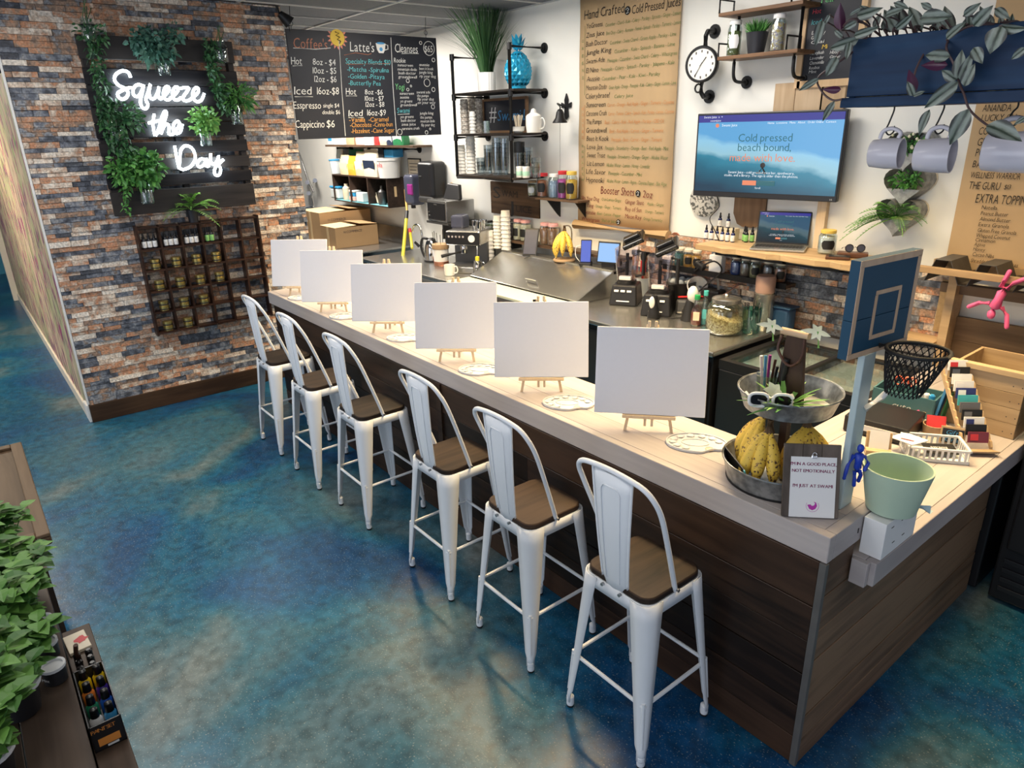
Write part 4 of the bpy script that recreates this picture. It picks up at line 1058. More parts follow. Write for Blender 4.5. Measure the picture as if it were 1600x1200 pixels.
a = py(637, 247, 4.89); b = py(659, 280, 4.89)
nt_ = thing('wall_notice', 'framed paper notice on the wall behind the towel dispenser', 'notice', ((a.x+b.x)/2, 4.89, b.z))
MB().mm((a.x, 4.885, b.z), (b.x, 4.897, a.z)).build('frame', 'iron_black', nt_, world=True); MB().mm((a.x+.015, 4.882, b.z+.015), (b.x-.015, 4.886, a.z-.015)).build('sheet', 'pouch_cream', nt_, world=True)
mb = MB()
for i in range(7): mb.mm((a.x+.05, 4.8808, a.z-.07-i*.04), (b.x-.05-.03*(i % 3), 4.8815, a.z-.062-i*.04))
mb.build('printed_lines', 'ink_dark', nt_, world=True)
p = py(646, 322, 4.75); t = thing('soap_dispenser', 'smoky plastic dispenser with purple liquid beside the towel dispenser', 'dispenser', (p.x, 4.78, 1.47))
MB().box((0, 0, .21), (.22, .2, .38)).build('housing', 'smoke_plastic', t, bevel=.04, seg=3); MB().box((.05, -.09, .22), (.12, .03, .14)).build('liquid_window', 'jug_purple', t, bevel=.03); MB().cyl((0, -.03, .02), (0, -.03, -.02), .03).build('spout', 'black_plastic', t)
# drain-board table with the two cartons
DZ = .92
drain = thing('drainboard_sink', 'stainless sink drainboard in the kitchen nook', 'sink', (-9.1, 4.4, 0))
MB().mm((-10.6, 3.9, DZ-.03), (-8.35, 4.88, DZ-.001)).build('drainboard', 'stainless', drain, world=True, bevel=.008)
MB().mm((-10.6, 4.86, DZ), (-8.35, 4.89, DZ+.22)).build('splash_back', 'stainless', drain, world=True)
for x in (-10.5, -8.45):
    for y in (3.98, 4.8): MB().cyl((x, y, 0), (x, y, DZ-.03), .02).build('leg', 'stainless', drain, world=True, smooth=40)
MB().mm((-10.55, 3.95, .55), (-9.5, 4.8, DZ-.032)).build('basin', 'stainless_dark', drain, world=True)
def carton(name, label, corners, z, h, open_=True):
    t = thing(name, label, 'cardboard box', ((corners[0][0]+corners[2][0])/2, (corners[0][1]+corners[2][1])/2, z))
    q0 = [Vector((x, y, z)) for x, y in corners]; q1 = [p+Vector((0, 0, h)) for p in q0]
    mb = MB(); mb.add(q0+q1, [(3, 2, 1, 0), (0, 1, 5, 4), (1, 2, 6, 5), (2, 3, 7, 6), (3, 0, 4, 7)]); o = mb.build('walls', 'cardboard', t, world=True)
    sm = o.modifiers.new('shell', 'SOLIDIFY'); sm.thickness = .006
    c = sum(q1, Vector())/4
    MB().slab([q1[0], q1[1], q1[1]+(q1[2]-q1[1])*.5+Vector((0, 0, .012)), q1[0]+(q1[3]-q1[0])*.5+Vector((0, 0, .012))], (0, 0, .005)).build('flap', 'cardboard_in', t, world=True)
    MB().slab([q1[3]+Vector((0, 0, .01)), q1[2]+Vector((0, 0, .01)), q1[2]-(q1[2]-q1[1])*.42+Vector((0, 0, .03)), q1[3]-(q1[3]-q1[0])*.42+Vector((0, 0, .03))], (0, 0, .005)).build('flap', 'cardboard', t, world=True)
    mb = MB(); fr = q0[0]*.5+q0[1]*.5
    d = (q0[1]-q0[0]).normalized(); nrm = d.cross(Vector((0, 0, 1)))
    mb.box(fr+Vector((0, 0, h*.5))+nrm*.002, (.06, .003, h), Matrix((d, -nrm, Vector((0, 0, 1)))).transposed()); mb.build('tape', 'cardboard_in', t, world=True)
    d2 = (q0[2]-q0[1]).normalized(); mb = MB(); mb.text('H COMMERCE', .045, q0[1]+d2*.12+Vector((0, 0, h*.72))+d2.cross(Vector((0, 0, 1)))*.002, d2, (0, 0, 1)); mb.build('printed_text', 'ink_dark', t, world=True)
    return t
def axis_box(pA, pB, pC, z):  # front-left, front-right corner pixels, far-right
    A, Bq, Cq = pz(*pA, z), pz(*pB, z), pz(*pC, z); D = A+(Cq-Bq); return [(v.x, v.y) for v in (A, Bq, Cq, D)]
carton('cardboard_carton', 'large open cardboard carton at the back of the kitchen drainboard', [(-10.05, 4.05), (-9.40, 4.05), (-9.36, 4.82), (-10.0, 4.82)], DZ+.001, .42)
carton('cardboard_carton', 'smaller open cardboard carton in front of the larger one on the drainboard', [(-9.30, 4.0), (-8.83, 4.0), (-8.80, 4.62), (-9.28, 4.62)], DZ+.001, .27)
# spray tap over the sink
t = thing('spray_tap', 'chrome pre-rinse spray tap against the kitchen wall by the brick wall end', 'tap', (-9.6, 4.86, 1.2))
A = py(490, 300, 4.84); B2 = py(466, 220, 4.8)
MB().tube([py(462, 226, 4.7), py(472, 252, 4.72), py(480, 278, 4.75), py(490, 300, 4.78)], .016, 8).build('riser_hose', 'stainless_dark', t, world=True, smooth=60)
MB().tube([py(490, 285, 4.78), py(488, 310, 4.78), py(492, 335, 4.78), py(500, 350, 4.75)], .014, 8).build('pipe', 'chrome', t, world=True, smooth=60)
for x, y in ((480, 285), (482, 302), (492, 282)): MB().cyl(py(x, y, 4.72), py(x, y, 4.86), .035, .03).build('valve', 'chrome', t, world=True, smooth=40)
MB().tube(catmull([py(474, 326, 4.7), py(488, 324, 4.7), py(493, 338, 4.7), py(486, 352, 4.7), py(494, 362, 4.7)], 5), .012, 8).build('spout', 'chrome', t, world=True, smooth=60)
# broom handles leaning
t = thing('yellow_broom_handle', 'yellow broom handle leaning against the kitchen wall', 'broom', (pz(630, 408, .3)))
MB().cyl(py(629, 406, 4.35), py(635, 342, 4.6), .022).build('handle', 'broom_yellow' if mat('broom_yellow', (.66, .58, .04), .4) else '', t, world=True, smooth=40)
MB().cyl(py(635, 342, 4.6), py(636, 330, 4.65), .024).build('grip', 'black_plastic', t, world=True, smooth=40)
MB().cyl(py(636, 330, 4.65), py(633, 296, 4.75), .014).build('upper_rod', 'chip_wood' if mat('chip_wood', (.70, .42, .10), .5) else '', t, world=True, smooth=40)
t = thing('mop_handle', 'short yellow and red handle beside the yellow broom handle', 'mop', pz(645, 400, .4))
MB().cyl(py(644, 388, 4.5), py(641, 364, 4.6), .018).build('handle', 'broom_yellow', t, world=True, smooth=40); MB().cyl(py(641, 364, 4.6), py(640, 358, 4.62), .02).build('red_band', 'nutella_red', t, world=True, smooth=40)
t = thing('gooseneck_tap', 'chrome gooseneck tap at the back of the stainless worktop', 'tap', pz(660, 395, .92))
MB().tube(catmull([py(661, 392, 4.6), py(660, 372, 4.6), py(656, 354, 4.6), py(648, 352, 4.6), py(645, 362, 4.6)], 5), .014, 8).build('spout', 'chrome', t, world=True, smooth=60)
MB().cyl(py(655, 385, 4.6), py(648, 378, 4.55), .02, .015).build('handle', 'black_plastic', t, world=True, smooth=40)

# ================================================================ BACK WORKTOP
WZ = .92; WF = 3.90; WXL, WXR = -8.0, -2.70
wk = thing('stainless_worktop', 'long stainless steel worktop along the back wall', 'worktop', ((WXL+WXR)/2, 4.4, 0))
MB().mm((WXL, WF, WZ-.04), (-5.98, YW-.10, WZ)).build('top_panel', 'stainless', wk, world=True, bevel=.008)
MB().mm((-4.32, WF, WZ-.04), (WXR, YW-.10, WZ)).build('top_panel', 'stainless', wk, world=True, bevel=.008)
for x0, x1 in ((-4.30, -3.52), (-3.5, WXR-.02)):
    MB().mm((x0, WF+.04, .1), (x1, YW-.12, WZ-.042)).build('cabinet', 'black_appliance', wk, world=True, bevel=.005)
    MB().mm((x0+.02, WF+.02, .14), (x1-.02, WF+.039, WZ-.09)).build('door', 'black_appliance', wk, world=True, bevel=.004)
    MB().tube([(x1-.06, WF+.02, .45), (x1-.06, WF-.015, .47), (x1-.06, WF-.015, .75), (x1-.06, WF+.02, .77)], .008, 8).build('handle', 'stainless', wk, world=True)
for x in (WXL+.05, -6.9, -6.05):
    for y in (WF+.06, YW-.2): MB().cyl((x, y, 0), (x, y, WZ-.04), .022).build('leg', 'stainless_dark', wk, world=True, smooth=40)
MB().mm((WXL+.05, WF+.06, .3), (-6.0, YW-.15, .33)).build('under_shelf', 'stainless_dark', wk, world=True)
mat('blue_tub', (.02, .06, .14), .4)
for i, x in enumerate((-7.3, -6.5)):
    t = thing('storage_tub', 'dark storage tub on the shelf under the worktop, %s of two' % ('farther', 'nearer')[i], 'tub', (x, 4.3, .331))
    MB().lathe([(.2, 0), (.24, .3), (.25, .31), (.22, .31), (.18, .02)], 16).build('tub', 'blue_tub' if i else 'black_plastic', t, smooth=40); MB().lathe([(.255, .305), (.255, .33), (0, .335)], 16).build('lid', 'stainless_dark', t, smooth=40)
# refrigerated prep table with sloping lid and cutting board
PX0, PX1 = -5.97, -4.33
pr = thing('prep_table', 'stainless refrigerated prep table with sloping lid and long white cutting board', 'prep table', ((PX0+PX1)/2, 4.3, 0))
MB().mm((PX0, WF+.03, .12), (PX1, YW-.10, .90)).build('body', 'stainless_dark', pr, world=True, bevel=.005)
for i in range(2):
    a = PX0+.03+i*(PX1-PX0-.04)/2; b = a+(PX1-PX0-.08)/2
    MB().mm((a, WF+.005, .16), (b, WF+.03, .84)).build('door', 'stainless_dark', pr, world=True, bevel=.004); MB().mm((a+.02, WF-.01, .80), (b-.02, WF+.005, .82)).build('handle', 'black_plastic', pr, world=True)
MB().mm((PX0, WF-.03, .905), (PX1-.02, WF+.26, .935)).build('cutting_board', 'cutting_board', pr, world=True, bevel=.006)
MB().mm((PX0, WF-.02, .87), (PX1, WF+.03, .905)).build('front_rail', 'stainless', pr, world=True)
yf, yb, zf, zb = WF+.27, 4.62, .95, 1.15
for xa, xb in ((PX0, PX0+.012), (PX1-.012, PX1)): MB().slab([(xa, yf, .90), (xa, yf, zf), (xa, yb, zb), (xa, YW-.1, zb), (xa, YW-.1, .90)], (xb-xa, 0, 0)).build('end_panel', 'stainless', pr, world=True)
ln = Vector((0, yb-yf, zb-zf)).normalized()
lid = MB(); lid.hexa([(PX0+.0, yf, zf-.01), (PX1, yf, zf-.01), (PX1, yb, zb-.01), (PX0, yb, zb-.01)], [(PX0, yf, zf), (PX1, yf, zf), (PX1, yb, zb), (PX0, yb, zb)]); lid = lid.build('lid', 'stainless', pr, world=True, bevel=.003)
q = Vector((-5.05, yf+.09, zf+.09*(zb-zf)/(yb-yf)))
MB().tube([q+Vector((-.08, 0, 0)), q+Vector((-.08, -.02, .04)), q+Vector((.08, -.02, .04)), q+Vector((.08, 0, 0))], .007, 8).build('lid_handle', 'chrome', lid, world=True)
MB().mm((PX0, yb+.004, zb-.03), (PX1, YW-.10, zb)).build('rear_ledge', 'stainless', pr, world=True, bevel=.004)
MB().mm((PX0, yb-.006, zb-.004), (PX1, yb+.018, zb+.012)).build('hinge_rail', 'stainless', pr, world=True)
MB().mm((PX1-.22, WF-.06, .93), (PX1-.17, WF-.03, .985)).build('clip', 'black_plastic', pr, world=True)
PZ = zb+.001

# ================================================================ ON THE BACK WORKTOP
def WK(x, y): return pz(x, y, WZ+.001)
mat('mug_white', (.80, .79, .74), .25, var=.01)
def mug(name, label, loc, r, h, m, rz=0, handle=1.0, cat='mug', group=None, rot=None, inner=None):
    t = thing(name, label, cat, loc, rz, group, rot)
    MB().lathe([(r*.82, 0), (r*.9, .003), (r, h*.5), (r*1.0, h), (r*.94, h), (r*.93, h*.5), (r*.8, .008), (0, .008)], 24).build('body', m, t, smooth=50)
    hp = catmull([(r*.96, 0, h*.80), (r*1.35, 0, h*.86), (r*1.62, 0, h*.58), (r*1.45, 0, h*.30), (r*.96, 0, h*.22)], 5)
    MB().tube(hp, .0068, 8).build('handle', m, t, smooth=60)
    return t
mug('coffee_mug', 'white mug standing at the front of the worktop by the espresso machine', WK(703, 430), .06, .115, 'mug_white', R(30))
# espresso machine
e = WK(733, 422); fa = R(32)
es = thing('espresso_machine', 'stainless espresso machine with portafilter on the worktop', 'espresso machine', e, fa); es.scale = (1.2, 1.2, 1.2)
MB().box((0, .17, .185), (.34, .20, .37)).build('rear_body', 'stainless_dark', es, bevel=.012)
MB().box((0, .06, .31), (.345, .36, .13)).build('head', 'stainless', es, bevel=.02, seg=3)
MB().box((0, -.121, .31), (.33, .006, .11)).build('control_panel', 'black_appliance', es, bevel=.003)
MB().box((0, -.02, .03), (.33, .28, .06)).build('drip_tray', 'stainless', es, bevel=.01)
MB().box((0, -.02, .062), (.30, .25, .004)).build('drip_grille', 'stainless_dark', es)
for i in range(5): MB().cyl((-.13+i*.035, -.12, .325), (-.13+i*.035, -.13, .325), .010).build('button', 'chrome', es, smooth=40)
MB().cyl((.09, -.12, .31), (.09, -.13, .31), .032, n=18).build('gauge', 'label_white', es, smooth=40)
MB().lathe([(.036, .0), (.036, .04), (.03, .05)], 16, (-.02, -.05, .20)).build('group_head', 'chrome', es, smooth=40)
MB().lathe([(.03, 0), (.036, .006), (.036, .03)], 16, (-.02, -.05, .165)).build('portafilter_basket', 'chrome', es, smooth=40)
MB().tube([(-.04, -.07, .18), (-.12, -.17, .17), (-.17, -.22, .16)], [.011, .014, .016], 8).build('portafilter_handle', 'black_plastic', es, smooth=60)
MB().tube(catmull([(.12, -.08, .27), (.14, -.12, .22), (.14, -.13, .12), (.15, -.14, .08)], 4), .006, 8).build('steam_wand', 'chrome', es, smooth=60)
MB().box((-.12, .12, .43), (.13, .16, .12)).build('bean_hopper', 'smoke_plastic', es, bevel=.02)
for i, (dx, dy) in enumerate(((.07, .02), (.12, .08), (.13, -.03))):
    t = thing('steel_cup', 'small polished steel cup on top of the espresso machine, %s' % ('nearest the hopper', 'at the back', 'at the right front')[i], 'cup', e+Matrix.Rotation(fa, 3, 'Z') @ Vector((dx*1.2, dy*1.2, .377*1.2)))
    MB().lathe([(.028, 0), (.034, .05), (.036, .09), (.033, .09), (.026, .006)], 14).build('cup', 'chrome', t, smooth=40)
t = thing('milk_pitcher', 'steel milk pitcher on the worktop at the right of the espresso machine', 'pitcher', WK(747, 428), R(30))
MB().lathe([(.05, 0), (.055, .01), (.05, .09), (.04, .13), (.045, .15), (.04, .15), (.036, .13)], 18).build('body', 'chrome', t, smooth=40); MB().tube(catmull([(.04, 0, .13), (.08, 0, .12), (.08, 0, .06), (.05, 0, .03)], 4), .006, 8).build('handle', 'chrome', t, smooth=60)
MB().box((0, 0, .165), (.04, .03, .05)).build('yellow_sponge', 'broom_yellow', t, bevel=.005)
t = thing('utensil_tub', 'tub of spoons and frothing tools in front of the espresso machine', 'utensil tub', WK(690, 414), R(20))
MB().lathe([(.08, 0), (.095, .24), (.09, .24), (.075, .01)], 18).build('tub', 'label_white', t, smooth=40); MB().lathe([(.096, .19), (.099, .195), (.099, .245), (.096, .245)], 18).build('brown_rim', 'kraft_bag', t, smooth=40)
for i in range(7):
    a = i*.9; MB().tube([(.05*math.cos(a), .05*math.sin(a), .05), (.085*math.cos(a), .085*math.sin(a), .36+.02*(i % 3))], .004, 6).build('spoon', 'chrome', t, smooth=60)
MB().lathe([(.085, 0), (.09, .01), (.088, .05), (.0, .05)], 14, (0, -.0, -.0005)).build('copper_base', 'copper' if mat('copper', (.55, .25, .16), .3, metal=.8) else '', t, smooth=40)
t = thing('electric_kettle', 'steel electric kettle with black handle on the worktop', 'kettle', WK(676, 408), R(200))
MB().lathe([(.09, 0), (.095, .02), (.085, .16), (.065, .23), (.05, .25), (0, .26)], 20).build('body', 'chrome', t, smooth=40); MB().lathe([(.1, 0), (.1, .02), (.09, .025)], 20).build('base', 'black_plastic', t, smooth=40)
MB().tube(catmull([(.05, 0, .26), (.13, 0, .26), (.16, 0, .16), (.12, 0, .05), (.09, 0, .04)], 4), .016, 8).build('handle', 'black_plastic', t, smooth=60); MB().lathe([(.055, .25), (.03, .275), (0, .28)], 16).build('lid', 'black_plastic', t, smooth=40)
# microwave-like steel box above the espresso machine, on its own small shelf
e = Vector((py(698, 352, 4.55).x, 4.62, 1.40))
t = thing('steel_grinder_box', 'stainless box appliance with dark front behind the espresso machine', 'appliance', e, R(0))
MB().box((0, 0, .12), (.40, .40, .24)).build('housing', 'stainless', t, bevel=.012); MB().box((0, -.204, .12), (.36, .012, .19)).build('dark_front', 'black_appliance', t, bevel=.004); MB().box((0, -.212, .195), (.06, .004, .012)).build('badge', 'stainless', t)
for zz in (.06, .1): MB().cyl((-.15, -.205, zz), (-.15, -.216, zz), .011).build('knob', 'chrome', t, smooth=40)
t = thing('card_pouch', 'black pouch standing on the stainless box appliance', 'pouch', e+Vector((.03, 0, .242))); MB().slab([(-.15, -.02, 0), (.18, -.02, 0), (.10, .03, .16), (-.12, .03, .17)], (0, .05, 0)).build('pouch', 'black_plastic', t, bevel=.01)
sh = thing('appliance_shelf', 'small steel wall shelf under the stainless box appliance', 'shelf', (e.x, 4.65, 1.37)); MB().box((0, 0, .014), (.46, .46, .025)).build('board', 'stainless_dark', sh); MB().box((.18, .1, -.1), (.02, .28, .22)).build('bracket', 'stainless_dark', sh); MB().box((-.18, .1, -.1), (.02, .28, .22)).build('bracket', 'stainless_dark', sh)
# stacks of paper cups
for i, (P, h, r) in enumerate(((WK(766, 419), .40, .05), (Vector((py(778.5, 380, 4.70).x, 4.70, PZ)), .33, .05), (Vector((py(791, 380, 4.69).x, 4.69, PZ)), .40, .052))):
    cup_stack('stack of upturned white paper cups beside the prep table lid, %s of three' % ('left', 'middle', 'right')[i], P, r, h, 9, group='white paper cup stacks by the prep table')
# gingham-lidded jars, card reader, bananas, phone, tablet on the rear ledge
mat('powder_brown', (.30, .14, .07), .8, var=.2, scale=30); mat('powder_cream', (.66, .58, .42), .8, var=.1); mat('seed_dark', (.06, .03, .03), .7, var=.4, scale=60); mat('label_black', (.01, .01, .01), .5)
def gingham():
    m, nt, b = _nodes('gingham'); Nn, Lk = nt.nodes, nt.links
    tc = Nn.new('ShaderNodeTexCoord'); ck = Nn.new('ShaderNodeTexChecker'); ck.inputs['Scale'].default_value = 90
    ck.inputs[1].default_value = (.55, .04, .05, 1); ck.inputs[2].default_value = (.78, .70, .68, 1); Lk.new(tc.outputs['Object'], ck.inputs[0]); Lk.new(ck.outputs[0], b.inputs['Base Color']); b.inputs['Roughness'].default_value = .5; MATS['gingham'] = m
gingham()
rl = thing('jar_ledge', 'narrow dark ledge fixed to the wall behind the prep table', 'shelf', (-5.2, 4.82, 1.24))
MB().mm((-6.15, 4.74, 1.225), (-4.35, 4.895, 1.25)).build('board', 'dark_shelf', rl, world=True)
for x in (-6.0, -4.5): MB().mm((x, 4.76, 1.152), (x+.03, 4.89, 1.225)).build('bracket', 'iron_black', rl, world=True)
for nm, lb, xx, m, ld, tg, r, h in (('spice_jar', 'dark seed jar at the left end of the ledge behind the prep table', 800, 'seed_dark', 'stainless_dark', None, .055, .21), ('gingham_jar', 'cream powder jar with red gingham lid on the ledge, left of its pair', 810.5, 'powder_cream', 'gingham', 'label_black', .062, .22), ('gingham_jar', 'cream powder jar with red gingham lid on the ledge, right of its pair', 821.5, 'powder_cream', 'gingham', 'label_black', .062, .22),
        ('gingham_jar', 'brown powder jar with red gingham lid on the ledge, left of its pair', 852, 'powder_brown', 'gingham', None, .062, .22), ('gingham_jar', 'brown powder jar with red gingham lid on the ledge, right of its pair', 864.5, 'powder_brown', 'gingham', None, .062, .22)):
    jar(nm, lb, (py(xx, 370, 4.815).x, 4.815, 1.251), r, h, m, ld, .9, tg)
for i, xx in enumerate((756, 766, 776, 783)):
    jar('herb_jar', 'small dark herb jar on the wall ledge above the cup stacks, number %d from the left' % (i+1) if False else 'small green herb jar behind the paper cups, %s' % ('leftmost', 'second from left', 'third from left', 'rightmost')[i], (py(xx, 350, 4.83).x, 4.83, 1.251 if py(xx, 350, 4.83).x > -6.1 else 1.251), .04, .16, 'herb_green' if mat('herb_green', (.12, .14, .04), .8, var=.3) else '', 'cap_black', .8)
MB().mm((-6.75, 4.74, 1.225), (-6.15, 4.895, 1.25)).build('board', 'dark_shelf', rl, world=True)
p = Vector((-5.55, 4.67, PZ)); t = thing('card_reader_stand', 'slanted dark tablet on a stand at the back of the prep table', 'tablet', p, R(35))
MB().box((0, 0, .13), (.15, .018, .30), (R(-28), 0, 0)).build('tablet', 'black_appliance', t, bevel=.006); MB().box((0, -.012, .135), (.13, .008, .26), (R(-28), 0, 0)).build('screen', 'smoke_plastic', t); MB().tube([(0, .06, .12), (0, .12, .0), (0, -.02, .0)], .01, 6).build('stand', 'black_plastic', t)
mat('banana_yellow', (.72, .50, .06), .5, var=.1)
def banana_mat():
    m, nt, b = _nodes('banana_ripe'); Nn, Lk = nt.nodes, nt.links
    tc = Nn.new('ShaderNodeTexCoord'); nz = Nn.new('ShaderNodeTexNoise'); nz.inputs['Scale'].default_value = 95; nz.inputs['Detail'].default_value = 3; n2 = Nn.new('ShaderNodeTexNoise'); n2.inputs['Scale'].default_value = 9
    Lk.new(tc.outputs['Object'], nz.inputs['Vector']); Lk.new(tc.outputs['Object'], n2.inputs['Vector'])
    ad = Nn.new('ShaderNodeMath'); ad.operation = 'MULTIPLY_ADD'; ad.inputs[1].default_value = .45; Lk.new(n2.outputs[0], ad.inputs[0]); Lk.new(nz.outputs[0], ad.inputs[2])
    cr_ = Nn.new('ShaderNodeValToRGB'); els = cr_.color_ramp.elements; els.new(.5)
    for e_, (p_, c) in zip(els, ((.78, (.74, .50, .07, 1)), (.83, (.32, .16, .04, 1)), (.88, (.06, .03, .02, 1)))): e_.position = p_; e_.color = c
    Lk.new(ad.outputs[0], cr_.inputs[0]); Lk.new(cr_.outputs[0], b.inputs['Base Color']); b.inputs['Roughness'].default_value = .5; MATS['banana_ripe'] = m
banana_mat(); mat('banana_tip', (.09, .05, .02), .7)
def banana(mb, tips, p0, out, L, r, drop):
    """curved, slightly five-sided finger hanging from the crown p0"""
    p0 = Vector(p0); out = Vector(out).normalized(); pts = []; rad = []
    for i in range(9):
        t = i/8; a = t*1.9
        pts.append(p0+out*(L*.40*math.sin(a*.9))+Vector((0, 0, -1))*(L*drop*t)); rad.append(r*(.28, .34, .75, .97, 1, .98, .85, .55, .22)[i])
    mb.tube(pts, rad, 7); tips.tube([pts[-1], pts[-1]+(pts[-1]-pts[-2])*.25], [r*.24, r*.16], 6)
def bunch(name, label, crown, dirs, L, r, drop=.8):
    t = thing(name, label, 'bananas', Vector(crown)-Vector((0, 0, L*drop)))
    tips = MB()
    for d in dirs:
        mb = MB(); banana(mb, tips, crown, d, L*random.uniform(.93, 1.05), r, drop); mb.build('banana', 'banana_ripe', t, world=True, smooth=80)
    tips.build('blossom_ends', 'banana_tip', t, world=True)
    MB().tube([Vector(crown)+Vector((0, 0, -.02)), Vector(crown)+Vector((.0, 0, .035))], [.02, .012], 8).build('crown', 'banana_tip', t, world=True)
    return t
p = Vector((-5.05, 4.68, PZ))
t = thing('banana_stand', 'round wooden stand under bananas at the back of the prep table', 'stand', p)
MB().lathe([(.10, 0), (.11, .006), (.11, .018), (.10, .022), (0, .022)], 20).build('base', 'kraft_bag', t, smooth=40); MB().tube(catmull([(0, .09, .02), (0, .10, .25), (0, .07, .33), (0, .0, .34)], 5), .007, 8).build('hook', 'chrome', t, smooth=60)
bunch('banana_bunch', 'bunch of spotted bananas hanging at the back of the prep table', p+Vector((0, 0, .31)), [(-1, -.5, 0), (-.6, -1, 0), (0, -1.2, 0), (.6, -.8, 0), (.9, -.1, 0)], .27, .031, .95)
p = Vector((-4.74, 4.67, PZ)); t = thing('phone_on_stand', 'phone with blue screen propped on a stand by the scroll', 'phone', p, R(38))
emis('screen_blue', (.08, .16, .75), .9); emis('screen_sky', (.30, .55, .95), 1.1); emis('screen_white', (.8, .85, .95), 1.0)
MB().box((0, .02, .13), (.105, .012, .22), (R(-18), 0, 0)).build('phone', 'black_appliance', t, bevel=.006); MB().box((0, .0125, .13), (.092, .004, .2), (R(-18), 0, 0)).build('screen', 'screen_blue', t); MB().box((0, .008, .11), (.05, .003, .05), (R(-18), 0, 0)).build('screen_card', 'screen_sky', t)
MB().box((0, .0, .015), (.12, .12, .028)).build('base', 'black_plastic', t, bevel=.01); MB().tube(catmull([(-.06, .02, .03), (-.10, .03, .08), (-.10, .05, .16), (-.05, .05, .18)], 4), .004, 6).build('cable', 'label_white', t, smooth=60)
t = thing('small_tablet', 'tablet with pale blue screen behind the left blender', 'tablet', (-4.46, 4.69, PZ), R(20))
MB().box((0, .0, .15), (.22, .014, .20), (R(-12), 0, 0)).build('tablet', 'black_appliance', t, bevel=.006); MB().box((0, -.009, .15), (.195, .004, .17), (R(-12), 0, 0)).build('screen', 'screen_sky', t); MB().box((0, .03, .03), (.14, .08, .06)).build('stand', 'black_plastic', t, bevel=.01)
# blenders
glass('pitcher_clear', (.95, .93, .96), .05, .75)
mat('smoky_lid', (.012, .012, .013), .25)
def blender(label, P, rz):
    t = thing('blender', label, 'blender', P, rz, 'blenders on the worktop'); t.scale = (1.25, 1.25, 1.15)
    MB().hexa([(-.10, -.12, 0), (.10, -.12, 0), (.10, .11, 0), (-.10, .11, 0)], [(-.085, -.075, .15), (.085, -.075, .15), (.085, .10, .15), (-.085, .10, .15)]).build('base', 'black_appliance', t, bevel=.012, seg=3)
    n = Vector((0, -.15, .045)).normalized()
    for i in range(3): MB().box((-.05+i*.045, -.094, .108), (.032, .006, .016), (R(-17), 0, 0)).build('button', 'label_white', t, bevel=.002)
    MB().box((0, -.113, .035), (.09, .004, .008), (R(-17), 0, 0)).build('logo_strip', 'label_white', t)
    MB().lathe([(.07, .15), (.07, .175), (.06, .18)], 18).build('collar', 'black_plastic', t, smooth=40)
    MB().box((0, -.045, .20), (.085, .04, .03)).build('jar_latch', 'white_plastic', t, bevel=.006)
    w0, w1, z0, z1 = .062, .078, .18, .42
    o1 = rsq(w0, .02, 4); o2 = rsq(w1, .022, 4); k = len(o1)
    mb = MB(); mb.add([(x, y, z0) for x, y in o1]+[(x, y, z1) for x, y in o2]+[(x*.95, y*.95, z1) for x, y in o2]+[(x*.94, y*.94, z0+.006) for x, y in o1],
        [(j*k+i, j*k+(i+1) % k, (j+1)*k+(i+1) % k, (j+1)*k+i) for j in range(3) for i in range(k)]+[tuple(range(k))[::-1], tuple(range(3*k, 4*k))]); mb.build('pitcher', 'pitcher_clear', t, smooth=35)
    MB().tube([(.07, 0, .40), (.115, 0, .395), (.115, 0, .22), (.064, 0, .21)], .013, 8).build('handle', 'black_plastic', t, smooth=60)
    MB().cyl((0, 0, .18), (0, 0, .38), .012, .012, 8).build('blade_shaft', 'black_plastic', t, smooth=40)
    for i in range(6):
        a = i*1.05; MB().box((.022*math.cos(a), .022*math.sin(a), .21+.028*i), (.04, .012, .003), (0, .3, a)).build('blade', 'chrome', t)
    l = MB().box((0, 0, .0), (.16, .16, .035)).build('lid', 'smoky_lid', t, bevel=.01); l.location = (.03, .05, .47); l.rotation_euler = (R(20), R(-28), 0)
    l2 = MB().box((0, 0, .03), (.12, .06, .03)).build('lid_handle', 'smoky_lid', l, bevel=.008)
    return t
blender('black blender with open lid, left of two on the worktop', WK(978, 472), R(30))
blender('black blender with open lid, right of two on the worktop', WK(1028, 488), R(30))
p = WK(1021, 497); t = thing('hand_blender_motor', 'black and silver immersion blender body standing in front of the right blender', 'hand blender', p, R(25))
MB().lathe([(.045, 0), (.05, .01), (.042, .05), (.028, .10), (.026, .17), (.022, .19), (0, .2)], 18, sx=1.1).build('body', 'black_appliance', t, smooth=40); MB().sph((-.012, -.026, .135), (.024, .010, .05), 14, 8).build('silver_panel', 'white_plastic', t, smooth=80)
MB().tube(catmull([(.03, 0, .012), (.10, .0, .006), (.18, .05, .006), (.22, .10, .006), (.20, .14, .05), (.23, .2, .12)], 5), .004, 6).build('cord', 'black_plastic', t, smooth=60)
t = thing('scraper_jug', 'steel jug holding a red spatula between the two blenders', 'utensil jug', WK(1003, 462))
MB().lathe([(.05, 0), (.06, .01), (.06, .17), (.055, .17), (.045, .01)], 16).build('jug', 'clear_tub', t, smooth=40); MB().tube([(0, 0, .03), (.0, 0, .22)], .008, 6).build('spatula_handle', 'nutella_red', t, smooth=60); MB().box((0, 0, .27), (.06, .02, .11)).build('spatula_blade', 'nutella_red', t, bevel=.01); MB().lathe([(.022, .33), (.03, .36), (.02, .40), (0, .40)], 12).build('black_tip', 'black_plastic', t, smooth=40)
